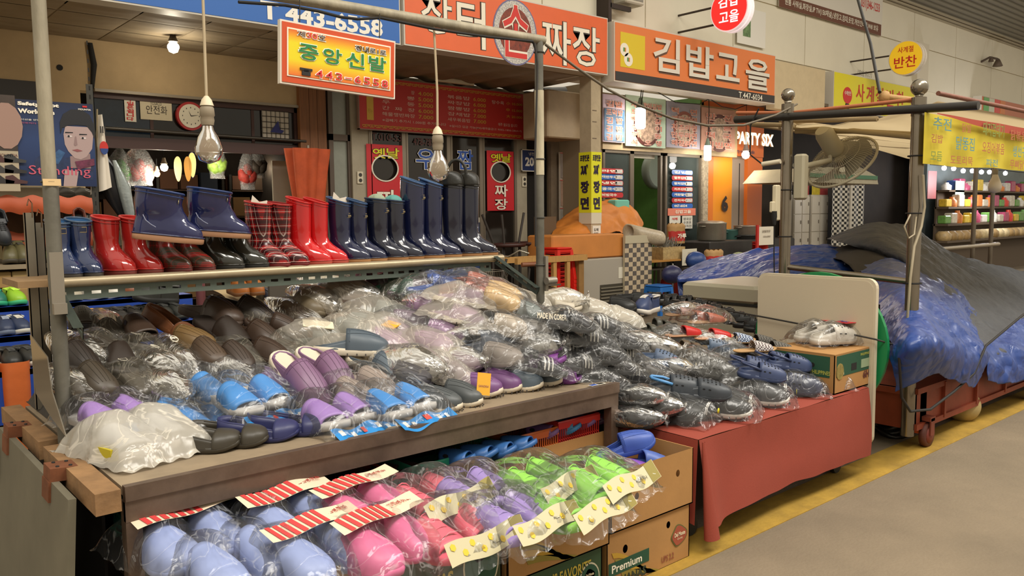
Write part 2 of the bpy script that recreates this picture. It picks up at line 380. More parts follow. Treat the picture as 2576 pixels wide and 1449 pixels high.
disc(bc, br_*.74, .33, YJ-.008, YJ-.006, mat('82321a', .5, var=.7, vs_=16), 'bowl_food_print', js)
outlined('손', V((bc.x-.26, YJ-.01, bc.z-.34)), .52, .7, YJ-.01, mat('cf2a20', .5), of, js)
# hood and speaker beside
# kimbap sign (deep box), black strip with phone
KX0, KX1 = at(1545, 100, Y=Y1-.1).x, at(1950, 180, Y=Y1-.1).x
YK = Y1-.1
kz0, kz1 = at(1545, 204, Y=YK).z, at(1545, 52, Y=YK).z
ks = sign_board('restaurant_sign', 'orange kimbap restaurant sign with white raised letters and dark lower strip', KX0, KX1, kz0, kz1, YK, mat('e07b3c', .45), frm, .34)
kst = kz0+(kz1-kz0)*.17
kid(MB().box(KX0+.02, YK-.012, kz0+.02, KX1-.02, YK-.006, kst), 'dark_strip', mat('2e2a28', .5), ks)
for ch, x0, yt, x1, yb in (('김', 1640, 95, 1707, 182), ('밥', 1722, 115, 1792, 196), ('고', 1798, 136, 1858, 203), ('을', 1872, 150, 1933, 226)):
 a = at(x0, yb-(x1-x0)*.07, Y=YK); b = at(x1, yt, Y=YK); m_ = at((x0+x1)/2, yt, Y=YK).z; 
 zz = at((x0+x1)/2, yb, Y=YK).z
 wbox(ch, a.x+.03, zz-.03, b.x-a.x, m_-zz, YK, mat('6a4a34', .6), ks, .015, .009)  # brown offset copy paints the cast shadow of the raised letter
 wbox(ch, a.x, zz, b.x-a.x, m_-zz, YK, mat('ded6c6', .6), ks, .018, .03)
wbox('T.447-6034', at(1856, 240, Y=YK).x, kst-.13, .75, .105, YK, of, ks, .01, .02)
yt = at(1587, 115, Y=YK); ye = kid(MB().box(at(1560,0,Y=YK).x, YK-.01, at(1587, 172, Y=YK).z, at(1622, 0, Y=YK).x, YK-.006, at(1587, 85, Y=YK).z), 'yellow_tile', mat('dcc020', .5), ks)
zc = at(1587, 135, Y=YK)
for dx_, dz_ in ((-.16, .04), (-.07, -.1)):
 disc(V((zc.x+dx_, 0, zc.z+dz_)), .1, .1, YK-.014, YK-.01, of, 'rice_slice_print', ks)
 kid(MB().box(zc.x+dx_-.03, YK-.016, zc.z+dz_-.03, zc.x+dx_, YK-.014, zc.z+dz_+.03), 'filling_print', mat('3f8a3a', .6), ks)
 kid(MB().box(zc.x+dx_, YK-.016, zc.z+dz_-.03, zc.x+dx_+.03, YK-.014, zc.z+dz_+.03), 'filling_print', mat('d08030', .6), ks)
# yellow banchan sign
YY = Y1-.05
q0, q1 = at(2098, 178, Y=YY), at(2300, 225, Y=YY)
yz0 = at(2098, 275, Y=YY).z
yel = mat('dfd21c', .45)
ys = sign_board('restaurant_sign', 'bright yellow side dish shop sign with red lettering and red bowl', q0.x, at(2300, 250, Y=YY).x, yz0, q0.z, YY, yel, frm, .25)
for ch, x0, x1 in (('사', 2152, 2174), ('계', 2178, 2198), ('절', 2202, 2222), ('반', 2228, 2250), ('찬', 2254, 2274)):
 a = at(x0, 262, Y=YY); b = at(x1, 225, Y=YY)
 wbox(ch, a.x, yz0+.24, b.x-a.x, .38, YY, red, ys, .012, .012)
wbox('각종반찬 통장간장', at(2155, 205, Y=YY).x, yz0+.79, .66, .11, YY, blk, ys, .0, .012)
c = at(2131, 240, Y=YY); disc(c, .19, .17, YY-.012, YY-.006, red, 'bowl_print', ys); kid(MB().box(c.x-.08, YY-.012, c.z-.28, c.x+.08, YY-.006, c.z-.17), 'bowl_foot_print', blk, ys)
wbox('수제반찬', c.x-.14, c.z, .28, .09, YY, of, ys, .01, .016)
# blank cream board between the kimbap and banchan signs
cb = kid(MB().box(at(1952, 200, Y=Y1).x, Y1+.02, kz0-.05, at(2078, 200, Y=Y1).x, Y1+.2, at(2000, 158, Y=Y1).z-.02), 'trim_8', mat('cdb994', .7, var=.08), empty('x', (0, 0, 0)))
cb.parent = None; cb.location = (0, 0, 0); struct(cb, 'plain cream fascia between two signs'); bpy.data.objects.remove(bpy.data.objects['x'])
# far signs
q = at(2470, 240, Y=YY); q2 = at(2576, 262, Y=YY)
fs_ = sign_board('restaurant_sign', 'far shop sign striped green red and orange at the edge', q.x, q2.x+1, at(2470, 280, Y=YY).z, q.z, YY, mat('b86a48', .5), frm)
for i, cc_ in enumerate(('5f9a55', 'b8b8a0', 'c8463e', 'c9763e')):
 kid(MB().box(q.x+.12+i*.4, YY-.02, at(2470, 280, Y=YY).z+.03, q.x+.48+i*.4, YY-.006, q.z-.03), 'stripe', mat(cc_, .5), fs_)
# round lightbox signs
def round_sign(label, px, py, X, rpx, face, txt, txm, lit, parts):
 """disc facing -X, hung from a wall bracket"""
 c = at(px, py, X=X); d = (c-CAM); depth = abs((ROT.transposed() @ d).z); r = rpx/FPX*depth
 o = empty('round_sign', tuple(c), 0, label, 'sign')
 n = 40
 ring = [(r*cos(2*pi*k/n), r*sin(2*pi*k/n)) for k in range(n)]
 s = MB()
 for x0, x1, rr_ in ((-.09, -.02, 1.), (-.02, .02, .93), (.02, .09, 1.)):
  s.prism([(a*rr_, b*rr_) for a, b in ring], x0, x1, 'X')
 s.build('drum', mat('d9cfc0' if not lit else 'e8d8d8', .5, emit=.4 if lit else 0), o)
 MB().prism([(a*.94, b*.94) for a, b in ring], -.1, -.09, 'X').build('sign_face', face, o)
 for (s_, u, v, w_, h_) in parts:
  t = text(s_, (-.1, -u*r, v*r), (0, -1, 0), (0, 0, 1), w_*r, h_*r, txm, 'lettering', None, .012, .006); t.parent = o
 for dz in (.3*r, -.5*r):
  MB().rod((0, r*.8, dz), (0, max(UW-c.y+.02, r+.2), dz), .018, 6).build('bracket', mat('4a4038', .6, .4), o)
 return o
rs = round_sign('glowing red and white round sign above the kimbap sign', 1842, 25, 11.5, 55, mat('d3221f', .4, emit=.9), '', mat('fff6ee', .5, emit=1.3), True, [('김밥', -.55, .1, 1.1, .55), ('고을', -.5, -.62, 1.05, .55)])
rs2 = round_sign('yellow round sign with red letters above the yellow shop sign', 2283, 147, 17.5, 43, mat('e5b81e', .4, emit=.25), '', red, False, [('사계절', -.45, .3, .9, .35), ('반찬', -.65, -.55, 1.3, .65)])
# white cloth banner upper right with brown strip
YB = UW-.06
b0 = at(1960, -20, Y=YB); b1 = at(2218, 92, Y=YB)
bn = empty('hanging_banner', (b0.x, YB, 5.4), 0, 'white hanging cloth banner with red phone number and brown strip', 'banner')
zb0, zs = at(2215, 90, Y=YB).z, at(2215, 62, Y=YB).z
kid(MB().box(b0.x, YB, zb0, b1.x, YB+.01, 8.6), 'cloth', mat('d9d2c4', .7), bn)
kid(MB().box(b0.x, YB-.006, zb0, b1.x-.05, YB, zs), 'brown_strip', mat('6b4230', .7), bn)
wbox('원룸 사워실,화장실,IP TV(150채널),냉장고,침대,옷장,개인인터넷,Wifi 보유', b0.x+.2, zb0+.05, b1.x-b0.x-.4, .15, YB-.006, of, bn, .01)
wbox('T.031)346-1233', b1.x-1.14, zs+.2, 1.0, .24, YB, red, bn, .01)
wbox('관리사무소, 안양1번가', b1.x-2.8, zs+.34, 1.3, .17, YB, mat('3a3430', .6), bn, .0)
wbox('제2주차장 옆건물', b1.x-1.9, zs+.75, 1.45, .24, YB, mat('3a3430', .6), bn, .01)
# green and white bamboo picture beside the red round sign
p0, p1 = at(1855, 75, Y=YB), at(1925, 120, Y=YB)
pb = empty('wall_banner', (p0.x, YB, p1.z), 0, 'small white banner with bamboo picture behind the red round sign', 'banner')
kid(MB().box(p0.x, YB, at(1890, 115, Y=YB).z, p1.x, YB+.01, at(1890, 22, Y=YB).z), 'cloth', mat('e3ded2', .6), pb)
kid(MB().box(p0.x+.18, YB-.004, at(1890, 95, Y=YB).z, p0.x+.42, YB, at(1890, 40, Y=YB).z), 'picture', mat('6d8a5a', .6, var=.8, vs_=12), pb)
# speaker, wall lamp
sp0 = at(1592, 8, Y=UW-.3)
spk = empty('speaker', tuple(sp0), 0, 'white box loudspeaker on a dark steel arm above the signs', 'speaker')
kid(MB().rbox(sp0.x-.22, UW-.35, sp0.z-.02, sp0.x+.22, UW-.08, sp0.z+.3, .02), 'cabinet', mat('c9c0ae', .6), spk)
kid(MB().box(sp0.x-.18, UW-.355, sp0.z+.03, sp0.x+.18, UW-.35, sp0.z+.27), 'grille', mat('8f8a7e', .7, var=.6, vs_=90), spk)
kid(MB().box(sp0.x-.45, UW-.25, sp0.z-.12, sp0.x+.02, UW-.2, sp0.z-.05).box(sp0.x-.5, UW-.25, sp0.z-.4, sp0.x-.43, UW, sp0.z+.3), 'bracket', mat('3a302a', .6, .4), spk)
lp = at(2500, 152, Y=UW-.2)
lm = empty('wall_spotlight', tuple(lp), 0, 'rusty double spotlight bracket on the upper wall', 'lamp')
kid(MB().tube([(lp.x-.35, UW, lp.z-.05), (lp.x-.3, UW-.2, lp.z+.05), (lp.x+.2, UW-.22, lp.z+.06), (lp.x+.3, UW-.2, lp.z)], .03, 6), 'arm', mat('5a4c40', .7, .3), lm)
kid(MB().lathe([(.03, .1), (.06, .06), (.13, -.1), (.12, -.11)], (lp.x+.3, UW-.2, lp.z-.02), 10), 'lamp_head', mat('6a5a4c', .6, .4), lm)
kid(MB().lathe([(.03, .1), (.05, .04), (.07, -.04)], (lp.x-.2, UW-.2, lp.z-.02), 10), 'lamp_head', mat('6a5a4c', .6, .4), lm)
bw = at(2300, 185, Y=UW-.05)
eb = MB().box(bw.x, UW-.12, bw.z-.15, bw.x+.62, UW, bw.z+.75).build('wall_cabinet', mat('d2c8b2', .6)); tag(eb, 'plain cream wall box behind the yellow round sign', 'box')
# ================================================================ the shoe shop opening: transom, clock, notes
def rect(name, x0, y0, x1, y1, Y, th, m, root=None, zoff=0):
 """board on plane Y covering photo box (upper left, lower right measured at its own middle column)"""
 xm = (x0+x1)/2; a = at(x0, y1, Y=Y); b = at(x1, y0, Y=Y); z0 = at(xm, y1, Y=Y).z; z1 = at(xm, y0, Y=Y).z
 mb = MB().box(a.x, Y, z0, b.x, Y+th, z1)
 return kid(mb, name, m, root) if root else mb.build(name, m)
YT = Y2+.05
tz0, tz1 = at(500, 350, Y=YT).z, at(500, 265, Y=YT).z
tr = empty('transom_window', (OX0, YT, tz0), 0, 'brown framed transom window across the shoe shop opening', 'window')
bf = mat('3d2119', .5)
kid(MB().box(OX0, YT-.03, OZ-.07, OX1, YT+.04, OZ).box(OX0, YT-.03, tz0-.16, OX1, YT+.04, tz0-.02).box(OX1-.06, YT-.03, tz0, OX1, YT+.04, OZ), 'frame', bf, tr)
pw = (OX1-OX0)/4
for i in range(4):
 kid(MB().box(OX0+i*pw+.01, YT, tz0-.02, OX0+(i+1)*pw-.01, YT+.01, OZ-.07), 'pane', mat(('1b2734', '181410', '141210', '1d1712')[i], .12, var=.5, vs_=3), tr)
 kid(MB().box(OX0+(i+1)*pw-.02, YT-.01, tz0-.02, OX0+(i+1)*pw+.02, YT+.02, OZ-.07), 'mullion', bf, tr)
kid(MB().box(OX0, YT-.1, OZ-.005, OX1+.05, YT-.0, OZ+.03), 'rail', mat('8c8272', .5, .3), tr)
rd = at(255, 322, Y=YT-.1); rd2 = at(768, 356, Y=YT-.1)
tag(MB().rod((rd.x, YT-.12, rd.z), (rd2.x, YT-.12, rd2.z), .022).build('curtain_rod', mat('4a453e', .4, .6)), 'long grey metal rod below the transom window', 'rod')
paper = mat('cfc3a6', .8, var=.05)
YN = YT-.02
n1 = empty('paper_notice', tuple(at(328, 305, Y=YN)), 0, 'narrow white strip notice with red vertical letters', 'notice')
rect('sheet', 315, 243, 340, 306, YN, .004, mat('e3dccb', .7), n1)
for i, ch in enumerate('주일은쉽니다'): ptext(ch, 319, 247+i*9.6, 336, 255+i*9.6, YN, red, n1, .03)
n2 = empty('paper_notice', tuple(at(392, 300, Y=YN)), 0, 'handwritten cream paper about safety shoes taped to the transom', 'notice')
rect('sheet', 354, 248, 431, 302, YN, .004, paper, n2)
ptext('안전화', 368, 268, 420, 286, YN, mat('3a3028', .7), n2); ptext('TOSACO', 378, 258, 406, 264, YN, mat('3a3028', .7), n2)
kc = at(480, 292, Y=YN-.05)
ck = empty('wall_clock', (kc.x, YN-.05, kc.z), 0, 'round wall clock with a red rim hanging in the transom', 'clock')
def cyY(c, r0, y0, y1, n=32, rz=None): return MB().prism([(r0*cos(2*pi*k/n), (rz or r0)*sin(2*pi*k/n)) for k in range(n)], y0, y1, 'Y')
cyY(0, .18, 0, .05).build('rim', mat('a3201c', .35), ck); cyY(0, .15, -.006, 0).build('face', mat('ded6c0', .4), ck)
MB()._add([(-.006, -.01, 0), (.006, -.01, 0), (-.03, -.01, .07)], [(0, 1, 2)]).build('hour_hand', blk, ck)
MB()._add([(0, -.01, -.006), (0, -.01, .006), (.1, -.01, .018)], [(0, 1, 2)]).build('minute_hand', blk, ck)
for k in range(12):
 MB().box(.105*sin(k*pi/6)-.004, -.009, .105*cos(k*pi/6)-.008, .105*sin(k*pi/6)+.004, -.006, .105*cos(k*pi/6)+.008).build('hour_mark', blk, ck)
wn = empty('wire_display', tuple(at(700, 350, Y=YN)), 0, 'white sheet with wire grid and blue arrow mark in the transom', 'panel')
rect('sheet', 660, 280, 725, 350, YN, .004, mat('b9b0a0', .6), wn)
a, b = at(660, 350, Y=YN), at(725, 280, Y=YN); z0, z1 = at(692, 350, Y=YN).z, at(692, 280, Y=YN).z
g = MB()
for k in range(7): g.rod((a.x+(b.x-a.x)*k/6, YN-.01, z0), (a.x+(b.x-a.x)*k/6, YN-.01, z1), .004, 5)
for k in range(6): g.rod((a.x, YN-.012, z0+(z1-z0)*k/5), (b.x, YN-.012, z0+(z1-z0)*k/5), .004, 5)
tag(kid(g, 'wire_grid', mat('26221e', .5), wn), kind='stuff')
c = at(697, 322, Y=YN-.015)
kid(MB().prism([(c.x-.1, c.z-.06), (c.x+.02, c.z+.1), (c.x+.04, c.z-.02), (c.x+.1, c.z-.03), (c.x+.07, c.z-.07)], YN-.02, YN-.016, 'Y'), 'blue_mark', mat('262a6a', .6), wn)
# hanging goods inside
YH = Y2+.8
bagm = film('ffffff', .22, 14)
def hang_bag(px, py, w_, h_, core, label, Y=YH):
 c = at(px, py, Y=Y); o = empty('hanging_bag', tuple(c), 0, label, 'bag', 'bagged goods hanging inside the shoe shop')
 def F(u, v):
  z = h_*(.5-u); r = w_*.5*(sin(min(1, u*1.15+.02)*pi*.72)**.8); a = v*2*pi; r *= 1+.16*noise.noise(V((cos(a)*2, sin(a)*2, u*5+px)))
  return (r*cos(a), r*.6*sin(a), z)
 MB().grid(F, 10, 16).build('plastic_bag', bagm, o)
 for i in range(3):
  p = V(((i-1)*w_*.2, 0, -h_*.18+.06*(i % 2)))
  MB().lathe([(.0, -.13), (.07, -.1), (.09, 0), (.05, .1), (0, .13)], p, 10, Matrix.Rotation(.5*i-.4, 3, 'Y')).build('bagged_item', mat(core, .6, var=.5, vs_=20), o)
 MB().rod((0, 0, h_*.5), (0, 0, h_*.5+.2), .006, 5).build('hook', dark, o)
hang_bag(303, 418, .34, .5, '3fa52c', 'hanging clear bag of bright green gloves beside the flag')
hang_bag(349, 415, .42, .55, 'b02a2a', 'hanging clear bag of red gloves left of the bulb')
hang_bag(622, 425, .26, .6, 'c0453c', 'tall clear packet of red insoles by the white board')
hang_bag(648, 405, .24, .5, '4a4038', 'dim clear packet hanging behind the red insoles')
hang_bag(545, 400, .26, .55, '8fb04c', 'pale green packet hanging behind the big clear bulb')
for px, col, lb in ((448, 'd8c48a', 'plain yellow insole hanging in the shop'), (473, 'a5762f', 'brown insole hanging in the shop'), (484, 'd5bd72', 'yellow insole with blue print hanging in the shop')):
 c = at(px, 425 if px != 484 else 415, Y=YH-.1); o = empty('insole', tuple(c), 0, lb, 'insole', 'insoles hung on a bar')
 n = 24; pr = []
 for k in range(n):
  t = 2*pi*k/n; zz = .17*sin(t); ww = (.05+.012*sin(t))*cos(t); pr.append((ww, zz))
 MB().prism(pr, 0, .01, 'Y').build('sole_sheet', mat(col, .8), o)
 if px == 484: MB().prism([(a_*1.12, b_*1.06) for a_, b_ in pr], .01, .014, 'Y').build('edge', mat('2a2a5a', .7), o)
def bulb(label, p, glow=0, s=1., cord=1.0, cage=False, col='fff2d8', e=14, pw_=8):
 o = empty('light_bulb', tuple(p), 0, label, 'light bulb')
 gm = mat(col, .3, emit=glow) if glow else glass('cbb79c', .04, .33)
 MB().lathe([(.012*s, .075*s), (.02*s, .06*s), (.024*s, .04*s), (.042*s, .01*s), (.056*s, -.03*s), (.055*s, -.055*s), (.04*s, -.085*s), (.0, -.1*s)], (0, 0, 0), 20).build('glass', gm, o)
 MB().lathe([(.022*s, .14*s), (.028*s, .13*s), (.03*s, .1*s), (.026*s, .095*s), (.028*s, .08*s), (.024*s, .06*s)], (0, 0, 0), 16).build('socket', mat('8a7d68', .6), o)
 MB().lathe([(.008*s, .18*s), (.02*s, .165*s), (.028*s, .14*s)], (0, 0, 0), 16).build('socket_cap', mat('d0c2a5', .5), o)
 if not glow:
  MB().tube([(0, 0, .06*s), (0, 0, -.01*s)], .006*s, 6).tube([(-.018*s, 0, -.03*s), (-.008*s, 0, -.015*s), (0, .006, -.035*s), (.01*s, 0, -.015*s), (.02*s, 0, -.03*s)], .0018*s, 5).build('filament', mat('9a9486', .4, .5), o)
 MB().tube([(0, 0, .18*s), (.004, .002, cord*.5), (-.012, 0, cord)], .006*s, 6).build('cord', mat('b3a284', .7), o)
 if glow: lamp((p[0], p[1], p[2]-.12), pw_, .05)
 return o
gb = mat('fff0cf', .3, emit=9)
def glowbulb(label, px, py, Y, r, power, cord=.3, c='fff3dc', e=9, tallw=None, top='b8a890'):
 p = at(px, py, Y=Y); o = empty('glowing_bulb', tuple(p), 0, label, 'light bulb')
 if tallw: MB().lathe([(r*.5, tallw), (r, tallw*.9), (r, -tallw*.7), (r*.6, -tallw), (0, -tallw)], (0, 0, 0), 14).build('globe', mat(c, .3, emit=e), o); h = tallw
 else: MB().lathe([(r*.5, r), (r*.95, r*.4), (r, 0), (r*.7, -r*.7), (0, -r)], (0, 0, 0), 14).build('globe', mat(c, .3, emit=e), o); h = r
 MB().lathe([(r*.4, h+r*1.6), (r*.55, h+r*.8), (r*.9, h)], (0, 0, 0), 14).build('socket', mat(top, .5), o)
 MB().tube([(0, 0, h+r*1.5), (0, 0, h+r*1.6+cord)], .006, 5).build('cord', dark, o)
 lamp((p.x, p.y, p.z-h-.05), power, .05)
 return o
p = at(436, 118, Y=9.84)
glowbulb('lit bulb with dark finned collar under the tiled soffit', 436, 120, 9.84, .066, 9, SOF-p.z-.24, e=14, top='4a4036')
glowbulb('lit white bulb hanging over the red gloves bag', 413, 422, YH-.3, .05, 10, .25)
glowbulb('lit white bulb low behind the big clear bulb', 546, 398, YH-.4, .04, 10, .3)
glowbulb('lit amber bulb just above the left blue boot', 395, 438, YH-.1, .04, 4, .1, 'ffc880', 6)
glowbulb('tiny amber lamp deep in the shoe shop', 661, 412, 12.6, .03, 4, .2, 'ffb860', 6)
# white board, orange parasol, insulation of the interior with shelves and cartons
wbd = empty('white_board', tuple(at(712, 560, Y=Y2+.3)), 0, 'plain white upright board inside the shop opening', 'board'); rect('sheet', 693, 405, 733, 640, Y2+.3, .03, mat('8e8576', .7), wbd)
um = empty('parasol', tuple(at(775, 560, Y=Y2-.25)), 0, 'folded orange parasol leaning at the timber post', 'parasol')
a = at(775, 375, Y=Y2-.25); b = at(785, 600, Y=Y2-.25); zt = a.z; H_ = a.z-b.z+.2; hx = a.x
def F(u, v):
 t = v*2*pi; r = (.22*(1-u)**.8+.08)*(1+.16*sin(t*7+u*2)); return (hx+r*cos(t), Y2-.25+r*.6*sin(t), zt-u*H_)
kid(MB().grid(F, 14, 70), 'canopy', mat('c0532a', .75, var=.2), um); kid(MB().rod((hx, Y2-.25, 0), (hx, Y2-.25, zt+.05), .02), 'pole', alu, um)
kid(MB().tube([(hx+.14*cos(k), Y2-.25+.1*sin(k), zt-H_*.75) for k in range(7)], .008, 5, closed=True), 'tie', mat('b9a27a', .8), um)
# shelves with cartons deep inside
inn_m = mat('6b4f30', .8, var=.3)
for i in range(3):
 sh = empty('stock_shelf', (OX0+.75+1.12*i, 12.9, 0), 0, 'dim stock shelf of cartons deep in the shoe shop, %s bay' % ('near the flag', 'middle', 'near the white board')[i], 'shelf')
 for k in range(5):
  MB().box(-.5, 0, .35+k*.42, .5, .4, .37+k*.42).build('shelf_board', mat('4a3524', .7), sh)
 for x in (-.5, .5): MB().box(x-.02, 0, 0, x+.02, .03, 2.3).build('upright', mat('3a3630', .5, .5), sh)
 for k in range(5):
  for j in range(3):
   cb_ = MB().box(-.46+j*.31, .02, .38+k*.42, -.2+j*.31+.02*(k % 2), .36, .6+k*.42+.04*((i+j+k) % 3)).build('carton', mat(random.choice(['7a5a34', '4c3a2a', '5b5346', '2e3542', '6a4630']), .8), empty('x', (0, 0, 0)))
   e_ = cb_.parent; cb_.parent = None; bpy.data.objects.remove(e_); cb_.location = sh.location
   tag(cb_, 'dim carton deep in the shoe shop, %s bay, %s tier up, %s' % (('left', 'middle', 'right')[i], ORD[k], ('left', 'centre', 'right')[j]), 'box', 'cartons on the stock shelves')
# flag
fg = at(258, 390, Y=6.75)
flg = empty('flag', tuple(fg), 0, 'small drooping white national flag with red and blue circle', 'flag')
def F(u, v): return ((v-.5)*.12*(.35+u)-.02*u, .03*sin(v*8), .3-.6*u*(1-.1*v))
MB().grid(F, 10, 8).build('cloth', mat('ddd2c0', .7), flg)
MB().prism([(.03*cos(k*pi/10)+.0, .05+.05*sin(k*pi/10)) for k in range(20)], -.05, -.046, 'Y').build('red_circle', mat('c02a22', .6), flg)
MB().prism([(.028*cos(pi+k*pi/10), .045+.045*sin(pi+k*pi/10)) for k in range(11)], -.056, -.052, 'Y').build('blue_half', mat('26407a', .6), flg)
for k in range(3): MB().box(-.02+.015*k, -.05, .16, -.012+.015*k, -.046, .21).build('bar', blk, flg)
MB().rod((-.06, 0, -.35), (-.02, 0, .34), .006).build('staff', mat('8a7a5a', .6), flg)
# umbrella wrapped in foil below the flag
ub = at(300, 470, Y=6.85)
ubo = empty('wrapped_umbrella', tuple(ub), 0, 'black and silver packet hanging from the slotted post', 'umbrella')
MB().loft([[(.1*s_*cos(t)+dx, .04*s_*sin(t), z) for t in [2*pi*k/10 for k in range(10)]] for z, s_, dx in ((.28, .2, -.12), (.1, 1., -.08), (-.1, 1., -.0), (-.3, .35, .06))], True, True).build('cover', mat('1c1c1e', .25, var=.3), ubo)
MB().loft([[(.05*s_*cos(t)+dx, -.05+.04*s_*sin(t), z) for t in [2*pi*k/10 for k in range(10)]] for z, s_, dx in ((.2, .3, -.04), (0, 1., .02), (-.2, .8, .05), (-.32, .2, .07))], True, True).build('foil', mat('9aa2a0', .25, .4, bump=.6, bs=14), ubo)
# timber posts, aluminium door panels to the right of the opening
wood = mat('7d4f2a', .6, var=.3, vs_=4, stretch=(12, 12, .6))
tx = [at(q, 400, Y=Y2-.08).x for q in (757, 782, 803, 826)]
for i in range(3):
 struct(MB().box(tx[i]+.005, Y2-.08+.01*i, 0, tx[i+1]-.005, Y2, OZ+.62).build('trim_%d' % (10+i), wood), 'vertical brown timber board beside the shoe shop')
dz1 = at(855, 240, Y=Y2-.04).z
dd = struct(empty('door_1', (tx[3], Y2-.04, 0)), 'brown framed glazed panel door beside the timber boards')
dx0, dx1 = tx[3]+.03, at(885, 400, Y=Y2-.04).x
fm = mat('5a4c40', .5, .2)
def frame_rect(x0, z0, x1, z1, Y, wd=.05, dp=.06):
 return MB().box(x0, Y, z0, x0+wd, Y+dp, z1).box(x1-wd, Y, z0, x1, Y+dp, z1).box(x0, Y, z0, x1, Y+dp, z0+wd).box(x0, Y, z1-wd, x1, Y+dp, z1)
zmid = at(850, 345, Y=Y2-.04).z
kid(frame_rect(dx0, 0, dx1, dz1+.6, Y2-.06, .07).box(dx0, Y2-.06, zmid-.05, dx1, Y2, zmid+.04), 'door_frame', fm, dd)
kid(MB().box(dx0+.06, Y2-.02, .1, dx1-.06, Y2-.01, zmid-.05), 'pane', mat('8d9084', .25, var=.1), dd)
kid(MB().box(dx0+.06, Y2-.02, zmid+.04, dx1-.06, Y2-.01, dz1+.55), 'pane', mat('8d9084', .25, var=.1), dd)
# ---------------------------------------------------------------- noodle restaurant front
YF = Y2-.1
struct(MB().box(at(886, 400, Y=YF).x, YF, 0, at(928, 400, Y=YF).x, YF+.12, 3.6).build('trim_13', mat('a39882', .6, var=.1)), 'pale pier at the left of the noodle restaurant door')
struct(MB().box(at(1294, 400, Y=YF).x+.02, YF, 0, at(1325, 400, Y=YF).x, YF+.12, 3.6).build('trim_14', mat('a39882', .6, var=.1)), 'pale pier at the right of the noodle restaurant door')
dg_ = mat('241f1b', .08, spec=.6)
alf = mat('8a7f70', .35, .55)
edges = [928, 1018, 1130, 1211, 1298]
TZ = at(1110, 335, Y=YF).z+.05
for i in range(4):
 x0 = at(edges[i], 400, Y=YF).x; x1 = at(edges[i+1], 400, Y=YF).x
 d_ = struct(empty('door_%d' % (2+i), (x0, YF, 0)), 'aluminium framed dark glass door leaf %s' % ('with red strip banner on the left', 'lettered in blue', 'with blue kick panel', 'with red strip banner on the right')[i])
 kid(frame_rect(x0, .02, x1, TZ, YF-.02, .055, .07).box(x0+.02, YF-.03, .02, x0+.035, YF, TZ), 'door_frame', alf, d_)
 zk = at((x0+x1)/2, 0, Y=YF).z
 zk = at(1190, 552, Y=YF).z
 kid(MB().box(x0+.05, YF+.02, zk if i in (1, 2) else .1, x1-.05, YF+.03, TZ-.05), 'pane', dg_, d_)
 if i in (1, 2):
  kid(MB().box(x0+.05, YF, zk-.05, x1-.05, YF+.05, zk+.03), 'cross_bar', mat('c9c2b4', .4), d_)
  kid(MB().box(x0+.05, YF+.01, .3, x1-.05, YF+.03, zk-.05), 'kick_panel', mat('3d4f78', .4), d_)
bl = mat('2a4f9c', .5)
def blue_letter(ch, x0, y0, x1, y1, ro):
 a = at(x0, y1, Y=YF); b = at(x1, y0, Y=YF)
 outlined(ch, V((a.x, YF, a.z)), b.x-a.x, b.z-a.z, YF+.005, bl, of, ro, .015, .04)
d3 = bpy.data.objects['door_3']; d4 = bpy.data.objects['door_4']
blue_letter('우', 1047, 376, 1095, 425, d3); blue_letter('짬', 1150, 378, 1190, 426, d4); blue_letter('뽕', 1170, 482, 1190, 528, d4)
ptext('T.010-53', 935, 338, 1010, 352, YF, mat('5a2a26', .5), bpy.data.objects['door_2'], .01)
ptext('478-7878', 1040, 350, 1100, 365, YF, mat('5a2a26', .5), d3, .01)
